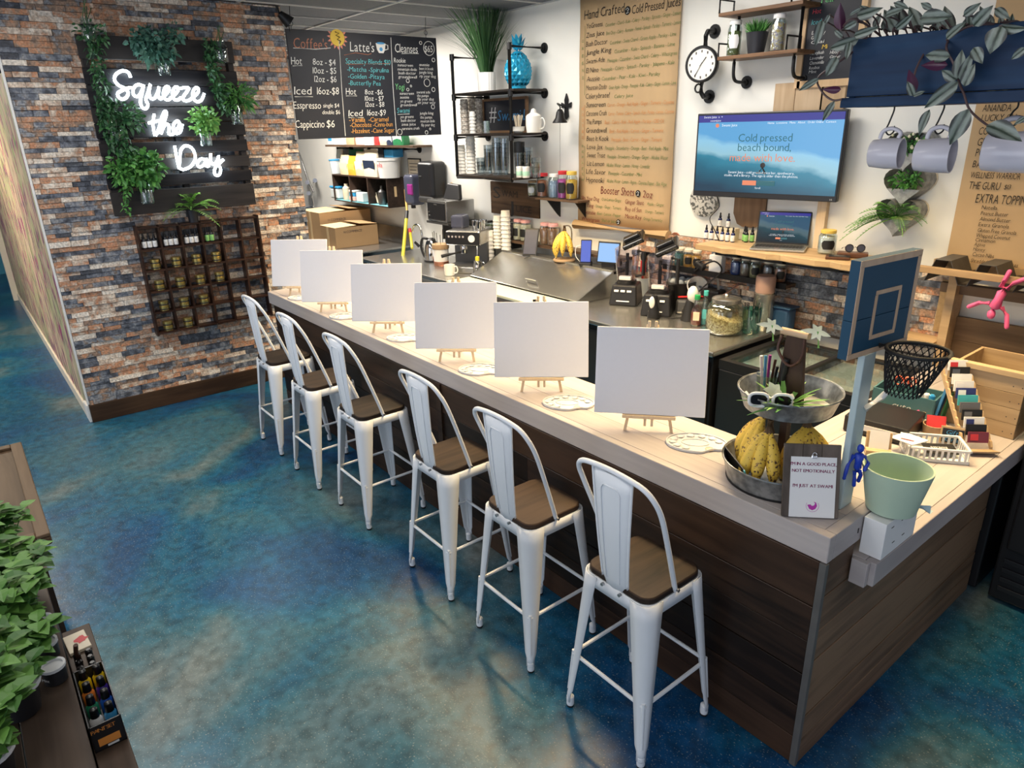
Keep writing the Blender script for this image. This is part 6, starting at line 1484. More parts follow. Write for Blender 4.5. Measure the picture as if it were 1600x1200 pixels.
# second scroll at the right
s2 = lambda x, y: py(x, y, YW-.044)
k2 = dict(k=3.529, ox=1320, oy=160)
xl2 = s2(1490, 340).x
zb2 = s2(1480, 428).z
sc2 = thing('kraft_toppings_scroll', 'brown paper bowl and toppings menu at the right of the back wall', 'menu scroll', (xl2+.4, YW-.03, zb2))
mb = MB(); mb.mm((xl2, YW-.036, zb2), (xl2+.80, YW-.03, 3.2)); mb.build('paper_sheet', 'kraft_paper', sc2, world=True)
st_('ink_black', [('ANANDA', 757, 52, 918, 40), ('LUCKY CU', 750, 105, 940, 38), ('CO', 735, 178, 790, 42), ('GREE', 727, 240, 820, 44), ('POIN', 718, 297, 800, 44), ('BAN', 702, 358, 780, 38), ('WELLNESS WARRIOR', 690, 416, 970, 34), ('THE GURU', 680, 476, 856, 42), ('$13', 876, 478, 915, 26), ('EXTRA TOPPINGS', 718, 552, 1050, 50), ('Nutella', 753, 588, 842, 22), ('Peanut Butter', 748, 620, 902, 22), ('Almond Butter', 742, 651, 915, 22), ('Extra Granola', 735, 682, 908, 22), ('Gluten Free Granola', 730, 713, 950, 22), ('Whipped Coconut', 722, 742, 915, 22), ('Cinnamon', 718, 766, 832, 20), ('Agave', 712, 790, 775, 20), ('Honey', 707, 816, 775, 20), ('Cacao Nibs', 702, 846, 825, 22), ('Shredded Coconut Flakes', 693, 880, 962, 22), ('Graham Crackers', 688, 912, 885, 22)], 'black_lettering', s2, k2, sc2)

# ================================================================ TELEVISION
tv = thing('wall_television', 'flat television showing a surfing web page on the back wall', 'television', (-2.965, 4.71, 1.872), R(9.5))
W_, H_ = 1.085, .60
MB().box((0, .02, H_/2), (W_, .05, H_)).build('housing', 'black_appliance', tv, bevel=.006)
def sea_screen(name, k):
    m = bpy.data.materials.new(name); m.use_nodes = True; nt = m.node_tree; Nn, Lk = nt.nodes, nt.links; b = nt.nodes['Principled BSDF']
    tc = Nn.new('ShaderNodeTexCoord'); sx = Nn.new('ShaderNodeSeparateXYZ'); Lk.new(tc.outputs['Generated'], sx.inputs[0])
    nz = Nn.new('ShaderNodeTexNoise'); nz.inputs['Scale'].default_value = 3.2; nz.inputs['Detail'].default_value = 6; Lk.new(tc.outputs['Generated'], nz.inputs['Vector'])
    # height above a wave line that rises to the left
    ma = Nn.new('ShaderNodeMath'); ma.operation = 'MULTIPLY_ADD'; ma.inputs[1].default_value = .32; Lk.new(sx.outputs[0], ma.inputs[0]); Lk.new(sx.outputs[2], ma.inputs[2])
    mb_ = Nn.new('ShaderNodeMath'); mb_.operation = 'MULTIPLY_ADD'; mb_.inputs[1].default_value = .30; Lk.new(nz.outputs[0], mb_.inputs[0]); Lk.new(ma.outputs[0], mb_.inputs[2])
    cr_ = Nn.new('ShaderNodeValToRGB'); els = cr_.color_ramp.elements
    pal = [(.25, (.003, .035, .07)), (.52, (.006, .11, .18)), (.68, (.02, .20, .30)), (.76, (.27, .50, .60)), (.92, (.25, .52, .70)), (1.1, (.10, .34, .62))]
    while len(els) < len(pal): els.new(.5)
    for e_, (p_, c) in zip(els, pal): e_.position = p_; e_.color = _c(c)
    Lk.new(mb_.outputs[0], cr_.inputs[0]); Lk.new(cr_.outputs[0], b.inputs['Emission Color']); b.inputs['Emission Strength'].default_value = k; b.inputs['Base Color'].default_value = (.01, .01, .01, 1); b.inputs['Roughness'].default_value = .2
    MATS[name] = m
sea_screen('screen_sea', 1.25); sea_screen('screen_sea_dim', .28)
emis('screen_navy', (.03, .03, .30), 1.0); emis('screen_text', (.9, .95, 1.0), 1.2); emis('screen_teal', (.01, .14, .17), 1.0); emis('screen_coral', (.85, .25, .12), 1.1); emis('screen_dark', (.05, .02, .02), .3)
def web_page(parent, w, h, y, z0, s, sea):
    """the page on a screen w x h whose lower edge is at z0 on local plane y"""
    MB().box((0, y, z0+h*.455), (w, .003, h*.91)).build('screen', sea, parent); y -= .002
    MB().box((0, y, z0+h*.955), (w, .003, h*.09)).build('browser_bar', 'screen_navy', parent)
    U_, V_ = (1, 0, 0), (0, 0, 1)
    def tx(rows, m, nm):
        mb = MB()
        for st, x, z, sz, al in rows: mb.text(st, sz*s, (x*w, y-.0016, z0+z*h), U_, V_, al)
        mb.build(nm, m, parent)
    tx([('Cold pressed', .0, .66, .078, 'c'), ('beach bound,', .0, .54, .078, 'c')], 'screen_teal', 'teal_heading')
    tx([('made with love.', -.01, .41, .078, 'c')], 'screen_coral', 'coral_heading')
    tx([('Swami Juice - cold pressed juice bar, apothecary,', -.01, .25, .026, 'c'), ('studio, and a library. The sign is older than the photos.', -.01, .21, .026, 'c'), ('Home   Locations   Menu   About   Order Online   Contact', .23, .875, .02, 'c'), ('Swami Juice', -.32, .855, .026, 'l'), ('Swami Juice  x  +', -.46, .965, .022, 'l'), ('swamijuice', -.41, .92, .02, 'l'), ('Scroll', -.02, .055, .02, 'c')], 'screen_text', 'white_page_text')
    MB().box((-.085*w, y-.001, z0+.13*h), (.10*w, .003, .062*h)).build('orange_button', 'screen_coral', parent, bevel=.002); MB().box((.035*w, y-.001, z0+.13*h), (.125*w, .003, .062*h)).build('blue_button', 'screen_teal', parent, bevel=.002)
    tx([('Order now', -.085, .118, .022, 'c'), ('What is Swami', .035, .118, .022, 'c')], 'screen_text', 'button_text')
    mb = MB(); disc(mb, (-.355*w, y-.001, z0+.868*h), .014*s, (1, 0, 0), (0, -1, 0), .001); mb.build('page_logo', 'screen_coral', parent)
    mb = MB(); mb.sph((.0*w, y, z0+.36*h), (.018*w, .002, .035*h), 8, 6); mb.tube([(-.02*w, y-.001, z0+.28*h), (0, y-.001, z0+.33*h), (.02*w, y-.001, z0+.27*h)], .006*s, 5); mb.tube([(-.04*w, y-.001, z0+.265*h), (.03*w, y-.001, z0+.255*h)], .005*s, 5); mb.build('surfer_picture', 'screen_dark', parent)
web_page(tv, W_-.03, H_-.055, -.0065, .04, 1.0, 'screen_sea')
mb = MB(); mb.text('LG', .014, (W_/2-.045, -.0055, .012), (1, 0, 0), (0, 0, 1)); mb.build('brand_mark', 'label_white', tv)
MB().box((0, .10, .30), (.3, .13, .25)).build('wall_bracket', 'iron_black', tv)
MB().tube(catmull([(-.36, .03, .01), (-.34, .05, -.08), (-.40, .03, -.17), (-.34, .0, -.25), (-.30, .02, -.34)], 5), .004, 6).build('cable', 'black_plastic', tv, smooth=60)

# ================================================================ WOODEN WALL SHELF WITH LAPTOP
LS = 1.533
wood('live_edge', (.32, .21, .11), (.50, .36, .21), .5, axis=0, rnd=.2)
lxl, lxr = py(1086, 378, 4.46).x, py(1338, 412, 4.46).x
ls = thing('live_edge_shelf', 'thick pale wooden shelf under the television', 'shelf', ((lxl+lxr)/2, 4.73, LS-.05))
front = [(lxl+(lxr-lxl)*i/14, 4.455+.012*math.sin(i*1.7)+.008*math.cos(i*3.1)) for i in range(15)]
MB().slab([(x, y, LS-.045) for x, y in front]+[(lxr, YW-.035, LS-.045), (lxl, YW-.035, LS-.045)], (0, 0, .045)).build('slab', 'live_edge', ls, world=True, bevel=.006)
MB().mm((lxl+.05, 4.66, LS-.105), (lxr-.02, 4.70, LS-.046)).build('steel_rail', 'iron_black', ls, world=True)
for x in (lxl+.25, (lxl+lxr)/2, lxr-.2): MB().mm((x, 4.66, LS-.10), (x+.03, YW-.034, LS-.046)).build('bracket', 'iron_black', ls, world=True)
def LSP(x, y):
    p = pz(x, y, LS+.001); Y = min(p.y, 4.80); return Vector((py(x, y, Y).x, Y, LS+.001))
# laptop
p = Vector((py(1218, 378, 4.66).x, 4.66, LS+.001)); lp = thing('laptop', 'open silver laptop mirroring the web page on the wooden shelf', 'laptop', p, R(24))
MB().box((0, 0, .010), (.37, .25, .016)).build('base', 'stainless', lp, bevel=.004); MB().box((0, .012, .0185), (.33, .13, .002)).build('keyboard_deck', 'stainless_dark', lp)
mb = MB()
for j in range(5):
    for i in range(14): mb.box((-.15+i*.023, -.04+j*.024, .0205), (.019, .019, .003))
stuff(mb.build('keys', 'black_plastic', lp))
MB().box((0, -.085, .0185), (.10, .06, .001)).build('trackpad', 'stainless', lp)
scr = bpy.data.objects.new('screen_lid', None)
lidm = MB().box((0, .006, .12), (.37, .008, .24)).build('screen_lid', 'black_appliance', lp, bevel=.003); lidm.location = (0, .122, .016); lidm.rotation_euler = (R(-14), 0, 0)
web_page(lidm, .35, .215, .001, .014, .33, 'screen_sea_dim')
# bottles on the shelf: a row of six with two standing on boxes behind, and a green group
db = make_dropper('bottle_blue', 'label_white', ''); u = 0
_nth = ['first', 'second', 'third', 'fourth', 'fifth', 'sixth']
for i in range(6):
    place_copy(db, u, Vector((py(1103+i*8.4, 372, 4.70).x, 4.70, LS+.001)), '%s blue white-labelled dropper bottle from left on the shelf below the television' % _nth[i], 'blue dropper bottles on the wooden shelf', R(-60), .95); u = 1
bx = thing('bottle_riser', 'small riser box behind the blue dropper bottles', 'box', Vector((py(1130, 369, 4.77).x, 4.77, LS+.001))); MB().box((0, .02, .045), (.22, .06, .09)).build('box', 'pouch_cream', bx)
for i, x in enumerate((1124, 1137)): place_copy(db, 1, Vector((py(x, 360, 4.79).x, 4.79, LS+.092)), 'blue dropper bottle on the riser behind, %s of two' % ('left', 'right')[i], 'blue dropper bottles on the wooden shelf', R(-60), .95)
dg2 = make_dropper('bottle_dark', 'label_green', '')
for i, (x, y) in enumerate(((1163, 372), (1169, 374), (1175, 372))): place_copy(dg2, i, Vector((py(x, y, 4.80).x, 4.80-.03*(i == 1), LS+.001)), 'green-labelled dropper bottle beside the laptop, %s of three' % ('left', 'middle', 'right')[i], 'green-labelled bottles beside the laptop', R(-60), 1.0)
jar('sugar_jar', 'glass jar of white powder with black oval label beside the laptop', Vector((py(1292, 385, 4.72).x, 4.72, LS+.001)), .06, .16, 'white_plastic', 'lid_gold', .85, 'label_black', taground=True, rz=R(35))
p = Vector((py(1328, 390, 4.66).x, 4.66, LS+.001)); t = thing('leather_case', 'brown leather case on the wooden shelf', 'case', p, R(25)); wood('leather', (.06, .025, .015), (.11, .05, .03), .4, axis=0); MB().box((.02, .03, .018), (.19, .09, .034)).build('case', 'leather', t, bevel=.010, seg=3)
t = thing('dark_wallet', 'dark phone wallet in front of the leather case', 'wallet', Vector((py(1310, 396, 4.60).x, 4.60, LS+.001)), R(25)); MB().box((0, -.03, .010), (.15, .08, .018)).build('wallet', 'leather', t, bevel=.005); MB().box((0.01, -.03, .021), (.13, .07, .005)).build('phone_face', 'black_appliance', t, bevel=.002)
t = thing('round_sunglasses', 'round dark sunglasses resting on the leather case', 'sunglasses', p+Vector((.02, .03, .0362)), R(38))
for sx in (-1, 1):
    MB().tube([(sx*.036+.025*math.cos(a), 0, .027+.025*math.sin(a)) for a in [2*PI*i/16 for i in range(16)]], .003, 6, closed=True).build('rim', 'iron_black', t, smooth=60)
    MB().cyl((sx*.036, -.0012, .027), (sx*.036, .0012, .027), .024, n=16).build('lens', 'smoke_plastic', t)
    MB().tube([(sx*.062, 0, .035), (sx*.066, .06, .02), (sx*.06, .11, .006)], .0025, 6).build('temple_arm', 'iron_black', t)
MB().tube([(-.012, 0, .03), (0, 0, .036), (.012, 0, .03)], .0025, 6).build('bridge', 'iron_black', t)
# lower jar rail
JR = 1.265
jr = thing('jar_rail_shelf', 'narrow dark shelf of spice jars below the wooden shelf', 'shelf', (-3.3, 4.8, JR-.03)); jxl, jxr = py(1040, 415, 4.74).x, py(1232, 446, 4.74).x
MB().mm((jxl, 4.71, JR-.025), (jxr, YW-.06, JR)).build('board', 'dark_shelf', jr, world=True)
MB().mm((jxl, 4.70, JR-.03), (jxr, 4.712, JR+.015)).build('front_lip', 'iron_black', jr, world=True)
mat('spice_teal', (.05, .16, .17), .7); mat('spice_orange', (.60, .30, .06), .7, var=.2); mat('spice_blue', (.02, .06, .26), .6); mat('spice_brown', (.16, .10, .07), .8, var=.4, scale=60); mat('spice_seed', (.34, .29, .14), .8, var=.5, scale=90); mat('lid_cream', (.66, .62, .52), .5)
for i, (x, m, lb, tg) in enumerate(((1060, 'spice_teal', 'teal spice jar, leftmost below the wooden shelf', None), (1074, 'spice_orange', 'orange spice jar with dark label below the wooden shelf', 'label_black'), (1087, 'spice_orange', 'orange jar with big black oval label below the wooden shelf', 'label_black'), (1149, 'spice_blue', 'bright blue powder jar below the laptop', None), (1164, 'spice_brown', 'jar of brown sticks between the blue and seed jars', None), (1179, 'spice_seed', 'seed jar with black oval label below the laptop', 'label_black'), (1200, 'seed_dark', 'dark spice jar, second from right below the laptop', None), (1219, 'powder_rust', 'rust spice jar with dark label, rightmost below the laptop', 'label_black'))):
    jar('rail_jar', lb, (py(x, 430, 4.775).x, 4.775, JR+.001), .043, .150, m, 'lid_cream', .8, tg, group='spice jars on the rail', taground=True, rz=R(35))
t = thing('plug_box', 'white power adapter box with black cables between the spice jars', 'adapter', (py(1118, 430, 4.76).x, 4.77, JR+.001)); MB().box((0, 0, .07), (.12, .06, .14)).build('box', 'label_white', t, bevel=.006)
MB().tube(catmull([(-.03, -.035, .10), (-.12, -.06, .08), (-.16, -.08, .0), (-.10, -.08, .04), (.02, -.07, .10), (.10, -.08, .03), (-.05, -.10, -.12), (-.15, -.2, -.28)], 6), .007, 6).build('cable', 'black_plastic', t, smooth=60); MB().box((-.12, -.06, .045), (.09, .05, .05), (.2, .4, 0)).build('adapter', 'black_plastic', t, bevel=.01)
t = thing('pipe_flange_end', 'rusty pipe flange on the wall beside the scroll', 'flange', py(1056, 378, YW-.01)); mb = MB(); q = py(1056, 372, YW); pipe_flange(mb, q, (0, -1, 0), .05); mb.build('flange', 'copper', t, world=True, smooth=40)
# hangings partly behind the television
q = py(1097, 318, YW-.02); t = thing('lace_wall_disc', 'round carved lace disc on the wall behind the television', 'wall ornament', q-Vector((0, 0, .13)))
ramp_mat('lace', [(.45, (.10, .10, .09)), (.5, (.55, .53, .48))], nscale=45, detail=2, rough=.7)
MB().lathe([(.0, 0), (.125, 0), (.135, -.012), (.12, -.018), (.0, -.018)], 28, q+Vector((.02, 0, .03)), axis=(0, 1, 0)).build('disc', 'lace', t, world=True, smooth=40)
q = py(1170, 335, YW-.02); t = thing('rounded_wood_board', 'dark wood board with rounded lower end behind the television', 'wall ornament', q-Vector((0, 0, .1)))
wood('board_brown', (.14, .08, .045), (.26, .16, .09), .6, axis=2)
MB().slab([q+Vector((x, 0, z)) for x, z in ((-.14, .3), (.14, .3), (.14, 0), (.10, -.08), (.05, -.10), (-.05, -.10), (-.10, -.08), (-.14, 0))], (0, .018, 0)).build('board', 'board_brown', t, world=True)
for i, (x0, y0, x1, y1, lb) in enumerate(((1212, 131, 1240, 170, 'short pale driftwood plank above the television, left'), (1245, 130, 1284, 170, 'wider pale driftwood plank under the small chalkboard'), (1285, 130, 1318, 170, 'pale knotty plank beside the blue planter'))):
    a = py(x0, y0, YW-.02); b = py(x1, y1, YW-.02); t = thing('driftwood_plank', lb, 'plank', ((a.x+b.x)/2, YW-.02, b.z-.2)); MB().mm((a.x, YW-.024, b.z-.2), (b.x, YW-.001, a.z)).build('plank', 'pale_plank' if wood('pale_plank', (.42, .29, .17), (.58, .43, .28), .6, axis=2) else '', t, world=True, bevel=.003)
a = py(1262, 195, YW-.02)
# tall thin batten by the laptop
a = py(1290, 316, YW-.02); b = py(1282, 375, YW-.02); t = thing('pine_batten', 'narrow pine batten on the wall beside the laptop', 'batten', (a.x, YW-.02, LS)); MB().mm((py(1278, 340, YW-.02).x, YW-.045, LS+.002), (py(1292, 340, YW-.02).x, YW-.002, 1.9)).build('batten', 'pine', t, world=True)

# ================================================================ CLOCK ON PIPES, SMALL PIPE SHELF, SMALL CHALKBOARD
ck = thing('pipe_wall_clock', 'round wall clock mounted on black plumbing pipe', 'clock', py(1100, 150, 4.8))
cc = py(1100, 101, 4.76); cd = Vector((.25, -1, .0)).normalized(); ca, cb_, _ = basis(cd)
MB().lathe([(.11, 0), (.125, .01), (.13, .05), (.122, .062), (.112, .062), (.108, .05), (0, .05)], 32, cc, axis=cd).build('case', 'iron_black', ck, world=True, smooth=35)
mat('clock_face', (.72, .71, .66), .5, var=.03)
MB().lathe([(.109, .0505), (.109, .052), (0, .052)], 32, cc, axis=cd).build('dial', 'clock_face', ck, world=True)
mb = MB()
for i in range(12):
    a = 2*PI*i/12; mb.box(cc+cd*.054+(ca*math.cos(a)+cb_*math.sin(a))*.09, (.008, .004, .016), Matrix.Rotation(0, 3, 'Z'))
stuff(mb.build('hour_marks', 'ink_dark', ck, world=True))
for ang, L in ((128, .06), (-60, .085)): 
    a = R(ang); d = (-ca*math.cos(a)*-1+cb_*math.sin(a)); MB().tube([cc+cd*.057-d*.015, cc+cd*.057+d*L], .003, 5).build('hand', 'ink_black', ck, world=True)
for pts, nm in (([py(1102, 74, 4.77), py(1103, 56, 4.77), py(1106, 49, 4.77), py(1117, 49, 4.895)], 'upper_pipe'), ([py(1097, 127, 4.77), py(1095, 144, 4.77), py(1099, 151, 4.77), py(1108, 151, 4.895)], 'lower_pipe')):
    MB().tube(pts, .018, 10).build(nm, 'iron_black', ck, world=True, smooth=60); mb = MB(); pipe_flange(mb, Vector((pts[-1].x, YW, pts[-1].z)), (0, -1, 0), .05); mb.build('flange', 'iron_black', ck, world=True, smooth=40)
MB().tube([py(1091, 138, 4.74)+Vector((.03*math.cos(a), 0, .03*math.sin(a))) for a in [2*PI*i/12 for i in range(12)]], .007, 6, closed=True).build('valve_wheel', 'iron_black', ck, world=True, smooth=60)
wood('shelf_brown', (.12, .06, .03), (.24, .14, .08), .5, axis=0)
s3 = thing('small_pipe_shelf', 'small two-tier wooden shelf on bent black pipes above the television', 'shelf', py(1180, 118, 4.8))
ty = 4.66
for k, (xa, ya, xb, yb_) in enumerate(((1122, 89, 1247, 82), (1124, 21, 1256, 6))):
    A = py(xa, ya, ty); Bq = py(xb, yb_, ty); z = (A.z+Bq.z)/2
    MB().mm((A.x, ty-.01, z-.012), (Bq.x, YW-.03, z+.012)).build('shelf_board', 'shelf_brown', s3, world=True, bevel=.003)
    for x in (A.x+.10, Bq.x-.06):
        lo = z-.17 if k == 0 else py(1180, 85, ty).z
        if k == 0:
            MB().tube(catmull([(x, ty+.06, z-.012), (x, ty+.06, z-.10), (x, ty+.08, z-.145), (x, ty+.13, z-.16), (x, YW-.01, z-.16)], 4), .012, 8).build('bent_pipe', 'iron_black', s3, world=True, smooth=60)
            mb = MB(); pipe_flange(mb, (x, YW, z-.16), (0, -1, 0), .045); mb.build('flange', 'iron_black', s3, world=True, smooth=40)
        else: MB().tube([(x, ty+.10, zlow), (x, ty+.10, z-.012)], .012, 8).build('upright_pipe', 'iron_black', s3, world=True, smooth=60)
    for x0, x1 in ((A.x+.0, A.x+.03), (Bq.x-.09, Bq.x-.06)): MB().tube([(x0, ty, z+.01), (x0, ty, z+.10), (x0, ty+.17, z+.10), (x0, ty+.17, z+.01)], .007, 6).build('end_rail', 'iron_black', s3, world=True, smooth=60)
    zlow = z+.012
    if k == 0: Z3 = z+.013
p = Vector((py(1146, 82, 4.76).x, 4.76, Z3)); glass('jar_clear2', (.9, .9, .85), .04, .7)
jar('swing_jar', 'glass jar of dried herbs with white oval label on the small pipe shelf', p, .05, .235, 'herb_green', 'label_white', .8, 'label_white', taground=True, rz=R(30))
jar('flower_jar', 'glass jar of dried flowers at the right of the small pipe shelf', Vector((py(1214, 76, 4.76).x, 4.76, Z3)), .05, .235, 'dried_flower' if ramp_mat('dried_flower', [(.4, (.55, .38, .15)), (.5, (.62, .55, .42)), (.6, (.30, .22, .35))], nscale=60, rough=.8) else '', 'label_white', .85, None)
p = Vector((py(1181, 80, 4.76).x, 4.76, Z3)); t = thing('potted_grass', 'short green grass in a black pot on the small pipe shelf', 'plant', p); MB().lathe([(.055, 0), (.075, .13), (.078, .14), (.07, .14), (.05, .01)], 18).build('pot', 'pot_dark', t, smooth=40)
mb = MB(); rr = random.Random(9)
for i in range(190):
    a = rr.uniform(0, 2*PI); s_ = rr.random()*.10; L = rr.uniform(.06, .12); b0 = Vector((.05*math.cos(a)*rr.random(), .05*math.sin(a)*rr.random(), .13)); mb.leaf(b0, (math.cos(a)*s_, math.sin(a)*s_, L*.9), L, .009, up=rv(rr), curl=.1, n=2)
stuff(mb.build('grass_blades', 'leaf_mid', t))
# small framed chalkboard
c2 = lambda x, y: py(x, y, YW-.03)
cx0, cx1 = c2(1256, 60).x, c2(1345, 60).x; z0_ = c2(1290, 128).z
t = thing('framed_chalk_menu', 'wood-framed chalkboard tea menu behind the trailing planter', 'chalkboard', ((cx0+cx1)/2, YW-.02, z0_)); wood('light_frame', (.52, .34, .18), (.66, .46, .27), .5, axis=2)
MB().mm((cx0, YW-.025, z0_), (cx1, YW-.002, 3.42)).build('board', 'chalkboard', t, world=True)
MB().mm((cx0-.01, YW-.04, z0_-.03), (cx1, YW-.002, z0_+.015)).build('frame_side', 'light_frame', t, world=True); MB().mm((cx0-.03, YW-.04, z0_-.03), (cx0+.012, YW-.002, 3.43)).build('frame_side', 'light_frame', t, world=True); MB().mm((cx1-.02, YW-.04, z0_-.03), (cx1+.02, YW-.002, 3.43)).build('frame_side', 'light_frame', t, world=True)
kc = dict(k=5.333, ox=1060, oy=0)
st_('chalk_green', [('Tea', 1170, 30, 1295, 50)], 'green_lettering', c2, kc, t); st_('chalk_red', [('Hot', 1118, 118, 1190, 40)], 'red_lettering', c2, kc, t); st_('chalk_teal', [('Iced', 1108, 208, 1190, 42)], 'teal_lettering', c2, kc, t); st_('chalk_yellow', [('Mi', 1195, 408, 1242, 36)], 'yellow_lettering', c2, kc, t)
st_('chalk_white', [('Earl Grey', 1110, 290, 1225, 30), ('Green', 1105, 330, 1190, 28), ('Chai', 1102, 368, 1215, 28), ('Honeybush', 1098, 458, 1212, 28), ('Lavender', 1095, 500, 1212, 28), ('Chamomille', 1092, 540, 1212, 28), ('Rooibos', 1088, 580, 1175, 26), ('Mint', 1085, 612, 1150, 24), ('Hibiscus', 1262, 450, 1355, 28), ('Ginger', 1260, 488, 1350, 26)], 'white_lettering', c2, kc, t)

# ================================================================ BAR CORNER: TIERED TRAY, CLIPBOARD, HOOP, BUCKET
ramp_mat('galvanised', [(.35, (.20, .21, .21)), (.5, (.32, .33, .33)), (.65, (.46, .47, .47))], nscale=28, detail=3, rough=.38, metal=.75)
wood('walnut', (.022, .012, .008), (.06, .034, .022), .5, axis=2)
TC = Vector((-1.285, 2.375, BZ1+.001))
def tray(mb, c, r0, r1, h): mb.lathe([(0, 0), (r0, 0), (r1, h), (r1+.004, h+.003), (r1+.004, h-.003), (r1-.003, h), (r0-.003, .004), (0, .004)], 40, c)
tt = thing('tiered_tray', 'two-tier galvanised metal tray stand on the bar corner', 'tray stand', TC)
mb = MB(); tray(mb, (0, 0, .006), .205, .225, .085); mb.build('lower_tray', 'galvanised', tt, smooth=40)
mb = MB(); tray(mb, (0, 0, .315), .165, .19, .075); mb.build('upper_tray', 'galvanised', tt, smooth=40)
MB().lathe([(.208, 0), (.208, .008), (.20, .008)], 40).build('dark_base_ring', 'iron_black', tt, smooth=40)
MB().box((0, 0, .17), (.03, .03, .31)).build('post', 'walnut', tt)
MB().hexa([(-.06, -.012, .32), (.06, -.012, .32), (.06, .012, .32), (-.06, .012, .32)], [(-.035, -.012, .60), (.035, -.012, .60), (.035, .012, .60), (-.035, .012, .60)]).build('tapered_handle', 'walnut', tt, bevel=.004)
wood('dowel', (.45, .30, .18), (.60, .43, .28), .5, axis=0)
MB().cyl((-.055, -.01, .612), (.055, -.01, .612), .014).build('dowel', 'dowel', tt, smooth=40)
MB().tube(catmull([(-.045, -.02, .60), (-.05, -.03, .54), (0, -.03, .49), (.045, -.03, .53), (.045, -.02, .60)], 5), .006, 6).build('leather_loop', 'leather', tt, smooth=60)
mat('paper_flower', (.74, .72, .52), .6, var=.05)
for i, (x, y, z) in enumerate(((-.085, -.03, .63), (.09, -.02, .64))):
    t = thing('paper_flower', 'cream paper flower tied to the %s of the tray handle' % ('left', 'right')[i], 'flower', TC+Vector((x, y, z))); mb = MB()
    for k in range(6): a = k*1.05; mb.leaf((0, 0, 0), (math.cos(a), -.3, math.sin(a)), .035 if k % 3 else .06, .020, up=(0, -1, 0), curl=.05)
    mb.build('petals', 'paper_flower', t)
    MB().tube([(0, 0, 0), (.01, 0, -.06)], .004, 5).build('stem', 'leaf_bright', t)
# contents of the trays
for lb, c_, dirs, L in (('bunch of spotted bananas at the back left of the lower tray', (-1.375, 2.38, 1.315), [(-.9, -.2, 0), (-.8, -.8, 0), (-.3, -1, 0), (.1, -1, 0)], .235), ('bunch of very ripe bananas in the front left of the lower tray', (-1.30, 2.29, 1.30), [(-.8, -.4, 0), (-.4, -.8, 0), (.15, -.9, 0), (.6, -.5, 0)], .235), ('yellow banana bunch at the right of the lower tray', (-1.215, 2.41, 1.318), [(-.3, -.9, 0), (.15, -1, 0), (.5, -.7, 0), (.85, -.3, 0), (.9, .4, 0)], .24)):
    bunch('banana_bunch', lb, c_, dirs, L, .027, .95)
t = thing('menu_card', 'dark menu card tucked inside the front of the lower tray', 'card', TC+Vector((-.1, -.15, .02)), R(-35)); MB().box((-.01, 0, .045), (.22, .004, .075), (.3, 0, 0)).build('card', 'label_black', t); MB().box((.10, -.002, .045), (.01, .005, .074), (.3, 0, 0)).build('teal_edge', 'cap_teal', t)
p = TC+Vector((-.085, -.02, .321)); t = thing('pen_cup', 'clear plastic cup of pens in the upper tray', 'cup', p); MB().lathe([(.032, 0), (.045, .11), (.042, .11), (.03, .004), (0, .004)], 18).build('cup', 'plastic_clear', t, smooth=40)
for i, (m, a) in enumerate((('black_plastic', 0), ('leather', 1.5), ('chalk_blue', 2.6), ('label_white', 4.0), ('jug_purple', 5.2))): MB().tube([(.015*math.cos(a), .015*math.sin(a), .006), (.035*math.cos(a), .035*math.sin(a), .15+.012*i)], .006, 6).build('pen', m, t, smooth=60)
p = TC+Vector((-.03, -.02, .321)); t = thing('black_marker', 'thick black marker standing in the upper tray', 'marker', p); MB().tube([(0, 0, 0), (.005, 0, .10), (.012, 0, .18)], [.012, .012, .011], 10).build('barrel', 'black_plastic', t, smooth=60); MB().cyl((.008, 0, .13), (.013, 0, .19), .0135).build('cap', 'cap_black', t, smooth=40)
p = TC+Vector((.035, -.09, .321)); t = thing('air_plant', 'spiky green artificial plant in the upper tray', 'plant', p); rr = random.Random(6); mb = MB()
for i in range(34): a = rr.uniform(0, 2*PI); e_ = rr.uniform(.2, 1.3); mb.leaf((0, 0, .02), (math.cos(a), math.sin(a), e_), rr.uniform(.11, .19), .020, curl=.2)
stuff(mb.build('leaves', 'leaf_bright', t)); MB().lathe([(.03, 0), (.035, .02), (0, .025)], 12).build('base', 'pot_dark', t); mb = MB()
for k in range(6): a = k*1.05; mb.leaf((-.03, -.02, .09), (math.cos(a), -.4, math.sin(a)), .045, .03, up=(0, -1, 0), curl=.05)
mb.build('white_flower', 'paper_flower', t)
t = thing('white_sunglasses', 'white-framed sunglasses propped on the upper tray rim', 'sunglasses', TC+Vector((.02, -.165, .365)), R(38)); mat('lens_dark', (.008, .008, .010), .1)
for sx in (-1, 1):
    ol = [(sx*.042+.034*math.copysign(abs(math.cos(a))**.7, math.cos(a)), -.0, .025+.026*math.copysign(abs(math.sin(a))**.7, math.sin(a))) for a in [2*PI*i/20 for i in range(20)]]
    MB().tube(ol, .0062, 8, closed=True).build('rim', 'white_plastic', t, smooth=60); MB().slab(ol, (0, .003, 0)).build('lens', 'lens_dark', t)
    MB().tube([(sx*.078, 0, .04), (sx*.082, .06, .03), (sx*.076, .12, .0)], .0045, 6).build('temple_arm', 'white_plastic', t, smooth=60)
MB().tube([(-.01, 0, .038), (.01, 0, .038)], .006, 6).build('bridge', 'white_plastic', t, smooth=60)
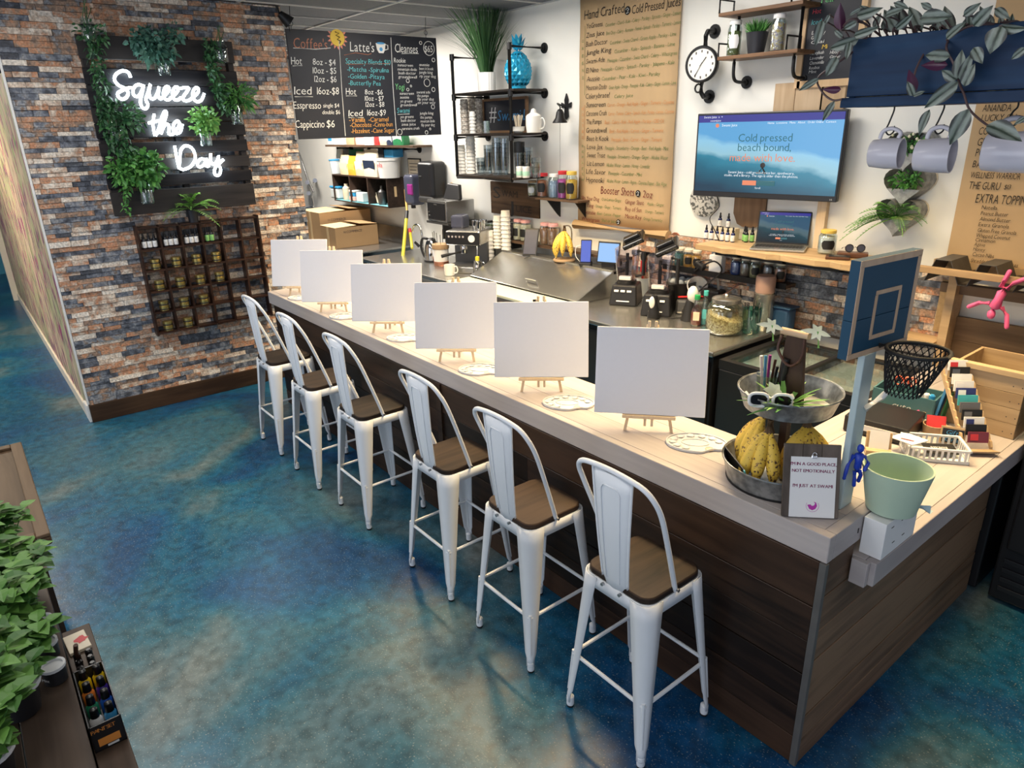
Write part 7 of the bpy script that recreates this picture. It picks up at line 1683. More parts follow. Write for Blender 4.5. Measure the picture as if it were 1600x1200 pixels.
# clipboard sign
a = pz(1222, 808, BZ1); b = pz(1308, 812, BZ1); rz = math.atan2(b.y-a.y, b.x-a.x); c = (a+b)/2
cl = thing('clipboard_sign', 'small wooden clipboard sign with pink slogan leaning on the tray', 'clipboard', Vector((c.x, c.y, BZ1+.003)), rz)
wood('barn_grey', (.07, .055, .045), (.15, .12, .10), .6, axis=2); T = R(-16); w, h = .198, .268
for i in range(3): MB().box((-w/2+w/6+i*w/3, math.sin(-T)*h/2+.006, math.cos(T)*h/2), (w/3-.0015, .012, h), (T, 0, 0)).build('board_strip', 'barn_grey', cl, bevel=.001, seg=1)
def cp(x, z, d): return Vector((x, math.sin(-T)*z-.0*d-math.cos(T)*d, math.cos(T)*z+math.sin(T)*d*0-math.sin(-T)*d*-1*0))
MB().box(cp(.005, .113, .0015), (.158, .0012, .222), (T, 0, 0)).build('paper', 'label_white', cl)
mb = MB(); Vv = Vector((0, math.sin(-T), math.cos(T)))
for st, z, sz in (("I'M IN A GOOD PLACE,", .193, .0165), ('NOT EMOTIONALLY', .168, .0165), ("I'M JUST AT SWAMI", .113, .0165)): [mb.text(st, sz, cp(.005+k_, z, .0024), (1, 0, 0), Vv, 'c') for k_ in (-.0004, 0, .0004)]
mat('ink_plum', (.30, .04, .14), .6); mb.build('slogan', 'ink_plum', cl); mat('logo_magenta', (.45, .03, .36), .5)
q = cp(.007, .045, .0024); mb = MB(); mb.add([q+Vector((1, 0, 0))*x*.018+Vv*z*.018 for x, z in ((-1, .2), (-.6, -.6), (0, -.9), (.6, -.6), (.9, 0), (.7, .7), (.2, .9), (.5, .5), (.3, .1), (-.1, .0), (-.4, .3))], [tuple(range(11))]); mb.tube([q+Vector((1, 0, 0))*.022*math.cos(a_)+Vv*.022*math.sin(a_) for a_ in [R(150+i*15) for i in range(17)]], .0006, 4); mb.build('logo', 'logo_magenta', cl)
MB().box(cp(.005, .226, .004), (.02, .008, .012), (T, 0, 0)).build('clip', 'chrome', cl, bevel=.002); MB().tube([cp(.005+.007*math.cos(a_), .236+.007*math.sin(a_), .008) for a_ in [2*PI*i/12 for i in range(12)]], .002, 6, closed=True).build('clip_ring', 'chrome', cl)
# basketball hoop
hp = thing('toy_basketball_hoop', 'wooden toy basketball hoop with blue backboard on the bar corner', 'basketball hoop', (-1.02, 2.365, BZ1+.001))
mat('pale_blue_paint', (.42, .52, .54), .5, var=.06); mat('blue_paint', (.006, .055, .11), .5, var=.15, scale=9); wood('bare_line', (.48, .33, .22), (.60, .45, .32), .6, axis=2)
MB().box((.005, .0, .30), (.024, .085, .60)).build('post', 'pale_blue_paint', hp, bevel=.003)
A_ = R(84); H_z0, H_z1, Hw = 1.655-BZ1, 1.99-BZ1, .36
hb = MB().box((0, 0, 0), (Hw, .035, (H_z1-H_z0)*.40-.001)).build('backboard_plank', 'blue_paint', hp, bevel=.002); hb.location = (.0, .045, H_z0+(H_z1-H_z0)*.20); hb.rotation_euler = (0, 0, A_)
h2 = MB().box((0, 0, 0), (Hw, .035, (H_z1-H_z0)*.60-.001)).build('backboard_plank', 'blue_paint', hp, bevel=.002); h2.location = (.0, .045, H_z0+(H_z1-H_z0)*.70); h2.rotation_euler = (0, 0, A_)
fr = MB(); hh = H_z1-H_z0
def hl(x, z, dx, dz): return MB().box((x, -.0185, z), (dx, .002, dz))
for nm, x, z, dx, dz in (('border_line', 0, hh-.012, Hw, .022), ('border_line', 0, .010, Hw, .018), ('border_line', -Hw/2+.011, hh/2, .02, hh-.04), ('border_line', Hw/2-.011, hh/2, .02, hh-.04), ('target_line', .01, .215, .15, .014), ('target_line', .01, .06, .15, .014), ('target_line', -.06, .137, .014, .14), ('target_line', .08, .137, .014, .14)):
    o = hl(x, z, dx, dz).build(nm, 'bare_line', hp); o.location = (0, .045, H_z0); o.rotation_euler = (0, 0, A_)
rc = Vector((.145, .05, H_z0+.03)); rad = .095
mat('net_black', (.008, .008, .009), .6)
MB().tube([rc+Vector((rad*math.cos(a_), rad*math.sin(a_), 0)) for a_ in [2*PI*i/28 for i in range(28)]], .007, 8, closed=True).build('rim', 'net_black', hp, smooth=60)
mb = MB(); n = 26; rows = 9
def npnt(i, j): a_ = 2*PI*(i+.5*(j % 2))/n; r_ = rad*(1-.42*(j/rows)**1.2); return rc+Vector((r_*math.cos(a_)-.02*j/rows, r_*math.sin(a_)-.01*j/rows, -.155*j/rows))
for j in range(rows):
    for i in range(n):
        for k in (0, 1): mb.tube([npnt(i, j), npnt(i+(k if j % 2 else k-1), j+1)], .0025, 4, cap=False)
stuff(mb.build('net', 'net_black', hp))
MB().tube([(.02, .05, H_z0+.02), (.05, .05, H_z0+.03)], .01, 6).build('rim_bracket', 'net_black', hp)
MB().tube([(.017, .02, .39), (.05, .06, .43), (.06, .07, .45)], [.014, .012, .010], 8).build('white_tie', 'white_plastic', hp, smooth=60)
# white box, sage bucket, toy figures
wb = thing('white_parts_box', 'white cardboard box standing on the return counter under the bucket', 'box', (-.887, 2.49, LZ1+.001)); MB().box((.0, 0, .076), (.08, .27, .15)).build('box', 'label_white', wb, bevel=.002)
for y, z in ((-.08, .12), (.0, .12), (-.05, .045), (.03, .045)): MB().box((.0405, y, z), (.001, .02, .004)).build('staple', 'stainless', wb)
mat('sage', (.42, .54, .42), .5, var=.04); mat('tissue', (.55, .68, .68), .7, var=.1)
bp_ = Vector((-.888, 2.468, BZ1+.002)); bk = thing('sage_bucket', 'sage green plant pot balanced between bar top and white box', 'pot', bp_)
MB().lathe([(0, 0), (.078, 0), (.084, .004), (.118, .17), (.118, .175), (.111, .175), (.108, .16), (.078, .012), (0, .010)], 36).build('pot', 'sage', bk, smooth=40)
mb = MB(); rr = random.Random(2); mb.add([(.05+.028*i+.01*rr.random(), .05+.015*j, -.002+.02*rr.random()+(.03 if j == 0 else 0)) for j in range(3) for i in range(3)], [(j*3+i, j*3+i+1, (j+1)*3+i+1, (j+1)*3+i) for j in range(2) for i in range(2)]); mb.build('tissue_paper', 'tissue', bk)
mat('toy_blue', (.015, .05, .42), .35); mat('toy_pink', (.80, .13, .32), .4)
def doll(name, label, base, M, m, pose):
    t = thing(name, label, 'toy figure', base); S = lambda p: Vector(base)+M @ Vector(p); k = M.to_scale()[0]
    mb = MB(); mb.tube([S((0, 0, -.002)), S((0, 0, .012)), S((0, 0, .03)), S((0, 0, .05)), S((0, 0, .056))], [q_*k for q_ in (.006, .011, .010, .014, .006)], 8); mb.build('torso', m, t, world=True, smooth=80)
    c = S((0, 0, .070)); MB().sph(c, (.0095*k, .0095*k, .0125*k), 10, 8).build('head', m, t, world=True, smooth=80)
    MB().tube([S((0, 0, .05)), S((0, 0, .064))], .0045*k, 6).build('neck', m, t, world=True, smooth=80)
    for nm, pts in pose:
        MB().tube([S(p) for p in pts], [q_*k for q_ in (.006, .0052, .0055, .0042, .0035)[:len(pts)]], 8).build(nm, m, t, world=True, smooth=80); q = S(pts[-1]); MB().sph(q, .0052*k, 8, 6).build('hand' if nm == 'arm' else 'foot', m, t, world=True, smooth=80)
    return t
rim = py(1339, 736, 2.355)
doll('blue_toy_figure', 'blue jointed toy figure hanging over the rim of the sage pot', rim, Matrix.Rotation(R(35), 3, 'Z') @ Matrix.Diagonal((1.3, 1.3, 1.3)), 'toy_blue', [('arm', [(-.013, 0, .048), (-.026, -.006, .025), (-.030, -.012, 0), (-.032, -.012, -.02)]), ('arm', [(.013, 0, .048), (.024, -.004, .03), (.016, -.012, .012)]), ('leg', [(-.006, 0, .0), (-.004, -.004, -.022), (-.002, .0, -.045)]), ('leg', [(.007, 0, .0), (.014, .012, -.016), (.012, .02, -.04)])])

# ================================================================ RETURN COUNTER: CLUTTER
wood('crate_pine', (.34, .23, .125), (.50, .36, .21), .6, axis=0, rnd=.3)
CZ = LZ1+.001
xa, xb, yf_, zt_ = -1.24, -.896, 3.856, 1.245
ct = thing('pine_crate', 'pale pine plank crate at the far end of the return counter', 'crate', ((xa+xb)/2, yf_+.2, CZ))
nb = 4
for i in range(nb):
    z0, z1 = CZ+(zt_-.03-CZ)*i/nb, CZ+(zt_-.03-CZ)*(i+1)/nb
    MB().mm((xa, yf_, z0+.001), (xb, yf_+.016, z1-.001)).build('front_plank', 'crate_pine', ct, world=True, bevel=.001, seg=1); MB().mm((xb-.016, yf_+.017, z0+.001), (xb, yf_+.42, z1-.001)).build('side_plank', 'crate_pine', ct, world=True, bevel=.001, seg=1); MB().mm((xa, yf_+.017, z0+.001), (xa+.016, yf_+.42, z1-.001)).build('side_plank', 'crate_pine', ct, world=True, bevel=.001, seg=1)
MB().mm((xa-.015, yf_-.012, zt_-.028), (xb+.01, yf_+.03, zt_)).build('rim_board', 'crate_pine', ct, world=True, bevel=.002); MB().mm((xa, yf_+.42, CZ), (xb, yf_+.436, zt_-.03)).build('back_panel', 'crate_pine', ct, world=True)
mb = MB()
for i in range(nb):
    for x in (xb-.012, xb-.05): mb.cyl((x, yf_-.001, CZ+.03+i*.08), (x, yf_+.001, CZ+.03+i*.08), .003, n=6)
mb.build('nail_heads', 'ink_dark', ct, world=True)
# stepped card rack
r0 = Vector((-.965, 3.60, CZ)); r1 = Vector((-1.20, 3.83, CZ+.29))
rk = thing('card_rack', 'stepped wooden business card rack on the return counter', 'card rack', Vector((-1.05, 3.7, CZ))); dr = (r1-r0); sd = Vector((dr.y, -dr.x, 0)).normalized()*.058
for s_ in (-1, 1):
    n = 11; pts = []
    for i in range(n): f_ = i/n; pts += [r0+dr*f_+Vector((0, 0, .02)), r0+dr*(f_+.5/n)+Vector((0, 0, .03))]
    o = [p+sd*s_ for p in pts]; MB().slab(o+[r1+sd*s_-Vector((0, 0, .01)), r0+sd*s_], sd.normalized()*.010*s_).build('stepped_side', 'crate_pine', rk, world=True)
MB().tube([r1+Vector((0, 0, .0)), Vector((r1.x-.02, r1.y-.01, CZ+.0))], .012, 6).build('prop_leg', 'crate_pine', rk, world=True)
MB().slab([r0+sd*1.1, r0-sd*1.1, r0-sd*1.1+Vector((.05, -.05, .02)), r0+sd*1.1+Vector((.05, -.05, .02))], (0, 0, .008)).build('front_tray', 'crate_pine', rk, world=True)
_cc = [('label_white', 'card_red'), ('label_black', 'stainless_dark'), ('label_white', 'label_white'), ('label_white', 'label_white'), ('card_navy', 'label_white'), ('card_teal', 'card_teal'), ('card_grey', 'card_grey'), ('label_black', 'card_grey'), ('label_white', 'card_navy'), ('label_black', 'label_black'), ('card_maroon', 'card_red')]
mat('card_red', (.55, .04, .05), .5); mat('card_navy', (.03, .04, .16), .5); mat('card_teal', (.06, .38, .42), .5); mat('card_grey', (.13, .13, .14), .5); mat('card_maroon', (.16, .03, .05), .5)
_cn = ['white and red', 'black', 'plain white', 'second plain white', 'navy', 'teal', 'grey', 'black and grey', 'white and navy', 'all-black', 'maroon']
for i, (m1, m2) in enumerate(_cc):
    f_ = 1-(i+.5)/11; p = r0+dr*f_+Vector((0, 0, .022)); t = thing('business_card_stack', '%s business cards in the stepped rack' % _cn[i], 'cards', p, math.atan2(-sd.y, -sd.x) if sd.x < 0 else math.atan2(sd.y, sd.x), 'cards in the stepped rack')
    MB().box((0, 0, .028), (.092, .008, .052), (R(-14), 0, 0)).build('card_pack', m1, t); MB().box((-.02, -.0055, .030), (.035, .002, .03), (R(-14), 0, 0)).build('print', m2, t)
# white basket of cards
p = Vector((-1.085, 3.40, CZ)); t = thing('white_basket', 'white plastic basket of cards on the return counter', 'basket', p, R(36)); w, d, h = .25, .17, .065
for s_ in (-1, 1):
    for i in range(10): MB().box((-w/2+.015+i*(w-.03)/9, s_*d/2, h*.5), (.010, .004, h*.8)).build('slat', 'white_plastic', t)
    for i in range(7): MB().box((s_*w/2, -d/2+.012+i*(d-.024)/6, h*.5), (.004, .010, h*.8)).build('slat', 'white_plastic', t)
    MB().box((0, s_*d/2, h), (w+.012, .012, .012)).build('rim', 'white_plastic', t, bevel=.003); MB().box((s_*w/2, 0, h), (.012, d+.012, .012)).build('rim', 'white_plastic', t, bevel=.003); MB().box((0, s_*d/2, .008), (w, .006, .014)).build('base_band', 'white_plastic', t); MB().box((s_*w/2, 0, .008), (.006, d, .014)).build('base_band', 'white_plastic', t)
MB().box((0, 0, .003), (w, d, .005)).build('floor_panel', 'white_plastic', t)
t2 = thing('flyer_card', 'black flyer with white print lying in the white basket', 'card', p+Vector((.02, .02, .03)), R(40)); MB().box((0, 0, .001), (.14, .09, .003), (.12, 0, 0)).build('card', 'label_black', t2); mb = MB(); mb.text('swami', .03, (-.04, 0, .004), (1, 0, 0), (0, .99, .12)); mb.build('print', 'label_white', t2)
t2 = thing('white_flyer', 'white flyer with red print lying across the white basket', 'card', p+Vector((-.09, -.07, .072)), R(-20)); MB().box((0, 0, .001), (.13, .10, .004), (.06, -.1, 0)).build('card', 'label_white', t2); MB().box((.01, -.02, .004), (.06, .012, .001), (.06, -.1, .3)).build('red_print', 'card_maroon', t2)
# gift sign, red pouch, drawers, caddy
p = Vector((-1.075, 3.585, CZ)); t = thing('gift_sign', 'tiny framed chalkboard gift sign beside the white basket', 'sign', p, R(20)); MB().box((0, 0, .045), (.105, .008, .085), (R(-12), 0, 0)).build('frame', 'crate_pine', t); MB().box((0, -.005, .045), (.09, .004, .07), (R(-12), 0, 0)).build('board', 'chalkboard', t); mb = MB(); mb.text('Gift', .032, (-.03, -.0085, .052), (1, 0, 0), (0, .2, .98), shear=.2); mb.text('Cards', .024, (-.03, -.0155, .020), (1, 0, 0), (0, .2, .98), shear=.2); mb.build('blue_lettering', 'chalk_blue', t)
p = Vector((-1.185, 3.66, CZ)); t = thing('card_bowl', 'round wooden bowl holding red gift cards', 'bowl', p); MB().lathe([(.05, 0), (.055, .05), (.05, .05), (.045, .006), (0, .006)], 20).build('bowl', 'dowel', t, smooth=40); MB().box((0, .01, .055), (.085, .012, .07), (R(-25), 0, R(30))).build('red_cards', 'card_red', t); MB().box((-.075, -.01, .04), (.015, .12, .075)).build('side_block', 'crate_pine', t)
p = Vector((-1.37, 3.50, CZ)); t = thing('cash_drawer', 'black cash drawer on the return counter', 'cash drawer', p, R(8)); MB().box((0, .02, .045), (.30, .30, .085)).build('drawer', 'black_appliance', t, bevel=.006); MB().box((.03, -.132, .045), (.18, .003, .03)).build('white_sticker', 'label_white', t)
p = Vector((-1.262, 3.215, CZ)); t = thing('wood_card_holder', 'pale wooden card holder in front of the cash drawer', 'card holder', p, R(30)); MB().box((0, 0, .055), (.11, .022, .11), (R(-18), 0, 0)).build('back', 'crate_pine', t, bevel=.003); MB().box((0, -.03, .02), (.11, .06, .035)).build('foot', 'crate_pine', t, bevel=.003); MB().box((0, -.012, .075), (.085, .004, .09), (R(-18), 0, 0)).build('cards', 'label_white', t)
p = Vector((-1.40, 3.84, CZ)); t = thing('teal_caddy', 'teal desk caddy with script word and scissors on the return counter', 'caddy', p, R(6)); mat('caddy_teal', (.06, .15, .17), .5, var=.05); w, d, h = .30, .17, .13
for c_, d_ in (((0, -d/2, h/2), (w, .008, h)), ((0, d/2, h/2), (w, .008, h)), ((-w/2, 0, h/2), (.008, d, h)), ((w/2, 0, h/2), (.008, d, h)), ((0, 0, .004), (w, d, .008))): MB().box(c_, d_).build('panel', 'caddy_teal', t)
mb = MB(); mb.text('cute', .055, (-.05, -d/2-.0045, .04), (1, 0, 0), (0, 0, 1), shear=.3); mb.build('script_word', 'label_white', t)
for i, (x, y) in enumerate(((-.03, -.02), (.03, .0))):
    s_ = thing('scissors', 'scissors with %s handles standing in the teal caddy' % ('red-orange', 'grey and coral')[i], 'scissors', p+Vector((x, y, .012)), R(20)); mat('coral', (.68, .12, .06), .4)
    for k in (-1, 1):
        MB().tube([(k*.022+.018*math.cos(a_), 0, .165+.024*math.sin(a_)) for a_ in [2*PI*j/14 for j in range(14)]], .005, 6, closed=True).build('handle_loop', 'coral' if i == 0 or k < 0 else 'stainless_dark', s_, smooth=60); MB().box((k*.006, 0, .075), (.01, .003, .14), (0, k*.06, 0)).build('blade', 'chrome', s_)
for i, (x, m) in enumerate(((.07, 'cap_green'), (.095, 'label_white'), (.12, 'tub_blue'))):
    s_ = thing('glue_stick', '%s stick standing in the teal caddy' % ('green', 'white', 'blue')[i], 'glue stick', p+Vector((x, -.01, .012))); MB().lathe([(.013, 0), (.014, .11), (.010, .125), (0, .128)], 12).build('tube', m, s_, smooth=40); MB().lathe([(.0145, .08), (.0145, .12), (0, .122)], 12).build('cap', 'label_white' if i == 0 else m, s_, smooth=40)
t = thing('black_stapler', 'black tape dispenser leaning on the left of the teal caddy', 'tape dispenser', Vector((-1.585, 3.70, CZ)), R(20)); MB().tube([(0, 0, .022), (-.02, 0, .10), (-.03, 0, .18)], [.02, .022, .012], 8).build('arm', 'black_plastic', t, smooth=60); MB().box((0, 0, .01), (.07, .05, .02)).build('base', 'black_plastic', t)
t = thing('pink_eraser', 'pink and white swan-shaped eraser in front of the teal caddy', 'eraser', Vector((-1.27, 3.73, CZ))); MB().box((0, 0, .012), (.12, .06, .022)).build('body', 'label_white', t, bevel=.01); MB().tube([(0.0, 0, .02), (-.02, 0, .05), (-.03, 0, .07)], [.012, .011, .006], 8).build('neck', 'toy_pink', t, smooth=60)
t = thing('blue_folder', 'blue folder leaning at the right of the teal caddy', 'folder', Vector((-1.225, 3.86, CZ)), R(0)); MB().box((0, 0, .10), (.012, .14, .20), (0, R(8), 0)).build('folder', 'chalk_blue', t); MB().box((.02, 0, .085), (.006, .12, .17), (0, R(8), 0)).build('inner_sheet', 'pouch_green', t)
# right-hand wall unit: shelf with folded metal and plank panel
R_Y = 4.55
wood('shelf_warm', (.33, .22, .12), (.48, .34, .20), .55, axis=0)
wood('plank_dark', (.11, .07, .04), (.20, .13, .08), .6, axis=0)
x0s, x1s = py(1428, 415, R_Y).x, -.86; zs_ = 1.545
us2 = thing('folded_metal_shelf', 'wooden wall shelf with folded dark metal sheet at the right of the back wall', 'shelf', ((x0s+x1s)/2, 4.7, 1.2))
MB().mm((x0s, R_Y, zs_-.022), (x1s, R_Y+.04, zs_+.016)).build('front_rail', 'shelf_warm', us2, world=True, bevel=.003); MB().mm((x0s, YW-.06, zs_-.022), (x1s, YW-.02, zs_+.016)).build('rear_rail', 'shelf_warm', us2, world=True)
prof = []; x = x0s+.01; k = 0; per = .235
while x < x1s: prof += [(x, zs_-.075), (x+.045, zs_-.075), (x+.09, zs_+.06), (x+.175, zs_+.06)] ; x += per
mb = MB(); vs = []
for y in (R_Y+.041, YW-.061): vs += [(a_, y, z_) for a_, z_ in prof]
n = len(prof); mb.add(vs, [(i, i+1, n+i+1, n+i) for i in range(n-1)]); o = mb.build('folded_sheet', 'sheet_dark' if mat('sheet_dark', (.10, .095, .09), .5, metal=.4, var=.3) else '', us2, world=True); sm = o.modifiers.new('shell', 'SOLIDIFY'); sm.thickness = .004
MB().mm((x0s+.08, YW-.10, 1.37), (x1s, YW-.04, 1.43)).build('lower_rail', 'plank_dark', us2, world=True)
px0 = py(1484, 500, 4.80).x
MB().mm((px0-.03, 4.74, LZ1+.002), (px0+.02, YW-.02, 1.52)).build('post', 'shelf_warm', us2, world=True); MB().mm((px0-.10, YW-.06, 1.10), (px0-.031, YW-.02, 1.44)).build('osb_edge', 'osb', us2, world=True); MB().mm((-1.9, 4.70, 1.045), (px0-.031, 4.86, 1.065)).build('ledge', 'shelf_warm', us2, world=True)
for i in range(2):
    MB().mm((px0+.021, YW-.05, .92+i*.15), (x1s, YW-.02, 1.068+i*.15)).build('back_plank', 'plank_dark', us2, world=True)
d0 = py(1573, 436, R_Y-.012); Mx = Matrix.Rotation(R(12), 3, 'Y') @ Matrix.Rotation(PI, 3, 'Y'); Mx = Mx @ Matrix.Diagonal((2.3, 2.3, 2.3))
hipp = py(1569, 450, R_Y-.02)
doll('pink_toy_figure', 'pink jointed toy figure hanging upside down from the right wall shelf', hipp, Mx, 'toy_pink', [('leg', [(-.007, 0, 0), (-.014, -.002, -.018), (-.03, .004, -.034)]), ('leg', [(.007, 0, 0), (.006, -.002, -.018), (.006, .004, -.040)]), ('arm', [(-.014, 0, .046), (-.032, -.004, .058), (-.044, -.004, .086)]), ('arm', [(.014, 0, .046), (.034, -.004, .052), (.052, -.004, .070)])])
# heart planters
ramp_mat('zinc', [(.4, (.24, .24, .23)), (.6, (.38, .38, .36))], nscale=30, rough=.5, metal=.5)
def heart_pts(s): return [Vector((s*.0625*16*math.sin(t_)**3/16*1.0, 0, s*.0625*(13*math.cos(t_)-5*math.cos(2*t_)-2*math.cos(3*t_)-math.cos(4*t_))/16)) for t_ in [2*PI*i/32 for i in range(32)]]
for i, (hx, hy, lb, fol) in enumerate(((1428, 232, 'heart-shaped zinc wall planter with white flowers, top of three', 0), (1424, 288, 'heart-shaped zinc wall planter with mossy leaves, middle of three', 1), (1411, 335, 'heart-shaped zinc wall planter with a spreading fern, bottom of three', 2))):
    c_ = py(hx, hy, YW-.05); t = thing('heart_planter', lb, 'planter', Vector((c_.x, YW-.06, c_.z-.15))); hs = 2.15; hpnt = heart_pts(hs)
    MB().slab([Vector((p.x+c_.x, YW-.012, p.z+c_.z)) for p in hpnt], (0, .010, 0)).build('back_plate', 'pouch_cream' if i else 'zinc', t, world=True)
    mb = MB(); fr_ = [Vector((p.x*.97+c_.x-.02, YW-.11, p.z*.97+c_.z)) for p in hpnt]; bk_ = [Vector((p.x*.97+c_.x, YW-.012, p.z*.97+c_.z)) for p in hpnt]; n = 32; mb.add(bk_+fr_, [(k_, (k_+1) % n, n+(k_+1) % n, n+k_) for k_ in range(n)]); mb.build('side_band', 'zinc', t, world=True, smooth=40)
    low_ = [p for p in fr_ if p.z < c_.z-.005]; low_.sort(key=lambda p: math.atan2(p.z-c_.z, p.x-c_.x+.02)); MB().slab(low_, (0, .004, 0)).build('front_pocket', 'zinc', t, world=True)
    mb = MB(); 
    if fol == 2: fern_fronds(mb, Vector((c_.x-.02, YW-.09, c_.z-.02)), 26, .28, 3, 1.0, .7, .055, dirs=[(-1, -.3, .3), (-1, -.5, .6), (-.8, -.6, .2), (-.5, -.6, 1), (.2, -.6, 1), (.7, -.5, .9), (.5, -.8, .3), (-.9, -.4, .0), (.9, -.3, .6)])
    else: bush(mb, Vector((c_.x-.015, YW-.09, c_.z+.025)), (.10, .045, .055), 240, .035, .016, 20+i)
    stuff(mb.build('foliage', ('leaf_mid', 'leaf_mid', 'leaf_bright')[fol], t, world=True))
    if fol == 0:
        mb = MB(); rr = random.Random(3)
        for k_ in range(14): mb.sph(Vector((c_.x+rr.uniform(-.11, .09), YW-.13, c_.z+rr.uniform(.0, .10))), .010, 6, 4)
        stuff(mb.build('white_flowers', 'paper_flower', t, world=True))
# black drinks fridge at the right edge
fg = thing('drinks_fridge', 'black glass-door drinks fridge beyond the end of the return counter', 'fridge', (-.42, 4.2, 0))
MB().mm((-.835, 3.84, .02), (-.10, 4.82, 2.0)).build('cabinet', 'black_appliance', fg, world=True, bevel=.01); MB().mm((-.80, 3.80, .34), (-.12, 3.84, 1.96)).build('door_frame', 'black_appliance', fg, world=True, bevel=.01); MB().mm((-.70, 3.795, .42), (-.19, 3.802, 1.88)).build('door_glass', 'smoke_plastic', fg, world=True)
uc = thing('under_counter_cooler', 'black cooler in the dark space under the return counter end', 'cooler', (-1.25, 4.3, 0)); MB().mm((-1.55, 3.87, .01), (-.90, 4.86, .78)).build('cabinet', 'black_appliance', uc, world=True, bevel=.01); MB().mm((-1.5, 3.85, .05), (-.95, 3.87, .74)).build('door', 'black_plastic', uc, world=True)
for i in range(4): MB().mm((-.80, 3.83, .08+i*.055), (-.15, 3.838, .105+i*.055)).build('grille_slat', 'black_plastic', fg, world=True, bevel=.002)

# ================================================================ HANGING BLUE PLANTER WITH MUGS
HY = 2.05
blx = py(1313, 170, HY).x; bzb = 2.445; bzt = py(1330, 62, HY).z
pb = thing('blue_planter_box', 'hanging navy blue wooden planter box above the bar corner', 'planter', (-.6, HY+.1, bzb))
wood('navy_wood', (.004, .022, .065), (.012, .055, .13), .5, axis=0)
xr_ = -.20
MB().mm((blx+.012, HY, bzb+.028), (xr_, HY+.016, bzt)).build('front_board', 'navy_wood', pb, world=True, bevel=.002); MB().mm((blx, HY-.006, bzb), (xr_, HY+.02, bzb+.026)).build('front_lip', 'navy_wood', pb, world=True, bevel=.002); MB().mm((blx+.012, HY+.016, bzb+.01), (blx+.028, HY+.19, bzt)).build('end_board', 'navy_wood', pb, world=True); MB().mm((blx+.012, HY+.19, bzb), (xr_, HY+.206, bzt)).build('back_board', 'navy_wood', pb, world=True); MB().mm((blx+.028, HY+.016, bzb), (xr_, HY+.19, bzb+.014)).build('bottom_board', 'navy_wood', pb, world=True)
ramp_mat('moss', [(.4, (.10, .07, .03)), (.55, (.30, .26, .14)), (.7, (.45, .42, .30))], nscale=50, rough=.9)
MB().mm((blx+.03, HY+.018, bzb+.02), (xr_, HY+.188, bzt-.02)).build('soil', 'moss', pb, world=True)
for x in (blx+.08, xr_-.1): MB().tube([(x, HY+.1, bzt-.01), (x, HY+.1, ZC+.02)], .004, 6).build('hanging_wire', 'iron_black', pb, world=True)
mat('mug_white_shaded', (.58, .56, .62), .22, var=.02)  # white mugs; the shade they hang in is put into the colour
for i, (x, y, lb) in enumerate(((1384, 240, 'shade-tinted white mug hanging from the planter, left of three'), (1459, 243, 'shade-tinted white mug hanging from the planter, middle of three'), (1572, 238, 'shade-tinted white mug hanging from the planter, partly cut by the right frame edge'))):
    c_ = py(x, y, HY+.08); d = Vector((.82, .10, .0)).normalized(); xx_ = (Vector((0, 0, 1))-d*d.z).normalized(); yy_ = d.cross(xx_); sc_ = (.83, .90, 1.0)[i]
    rot = Matrix((xx_, yy_, d)).transposed().to_euler()
    m = mug('hanging_mug', lb, c_-d*.048*sc_, .050, .098, 'mug_white_shaded', rot=rot, group='mugs under the blue planter'); m.scale = (sc_,)*3
    top = c_+Vector((0, 0, .050*1.5*sc_)); hk = thing('s_hook', 'black S-hook under the planter holding the %s mug' % ('left', 'middle', 'right')[i], 'hook', top)
    MB().tube(catmull([top+Vector((.012, 0, .012)), top+Vector((.012, 0, -.004)), top+Vector((0, 0, -.012)), top+Vector((-.010, 0, 0)), top+Vector((-.004, 0, .02)), Vector((top.x+.004, top.y, bzb-.012)), Vector((top.x+.004, top.y, bzb+.0))], 4), .0022, 6).build('hook', 'iron_black', hk, world=True, smooth=60)
# trailing striped plant: every big leaf is a piece of its own
def trad_mat():
    m, nt, b = _nodes('striped_leaf'); Nn, Lk = nt.nodes, nt.links
    tc = Nn.new('ShaderNodeTexCoord'); sx = Nn.new('ShaderNodeSeparateXYZ'); Lk.new(tc.outputs['Generated'], sx.inputs[0]); nz = Nn.new('ShaderNodeTexNoise'); nz.inputs['Scale'].default_value = 6; Lk.new(tc.outputs['Generated'], nz.inputs['Vector'])
    ad = Nn.new('ShaderNodeMath'); ad.operation = 'MULTIPLY_ADD'; ad.inputs[1].default_value = .12; Lk.new(nz.outputs[0], ad.inputs[0]); s2_ = Nn.new('ShaderNodeMath'); s2_.operation = 'SUBTRACT'; s2_.inputs[1].default_value = .06; Lk.new(sx.outputs[0], s2_.inputs[0]); Lk.new(s2_.outputs[0], ad.inputs[2])
    cr_ = Nn.new('ShaderNodeValToRGB'); els = cr_.color_ramp.elements; pal = [(0, (.035, .03, .04)), (.12, (.06, .07, .06)), (.24, (.26, .30, .27)), (.38, (.20, .24, .20)), (.46, (.035, .05, .035)), (.54, (.035, .05, .035)), (.62, (.20, .24, .20)), (.76, (.26, .30, .27)), (.88, (.06, .07, .06)), (1, (.035, .03, .04))]
    while len(els) < len(pal): els.new(.5)
    for e_, (p_, c) in zip(els, pal): e_.position = p_; e_.color = _c(c)
    Lk.new(ad.outputs[0], cr_.inputs[0]); ge = Nn.new('ShaderNodeNewGeometry'); mx = Nn.new('ShaderNodeMix'); mx.data_type = 'RGBA'; mx.inputs[7].default_value = (.075, .018, .05, 1); Lk.new(ge.outputs['Backfacing'], mx.inputs[0]); Lk.new(cr_.outputs[0], mx.inputs[6]); Lk.new(mx.outputs[2], b.inputs['Base Color']); b.inputs['Roughness'].default_value = .35; MATS['striped_leaf'] = m
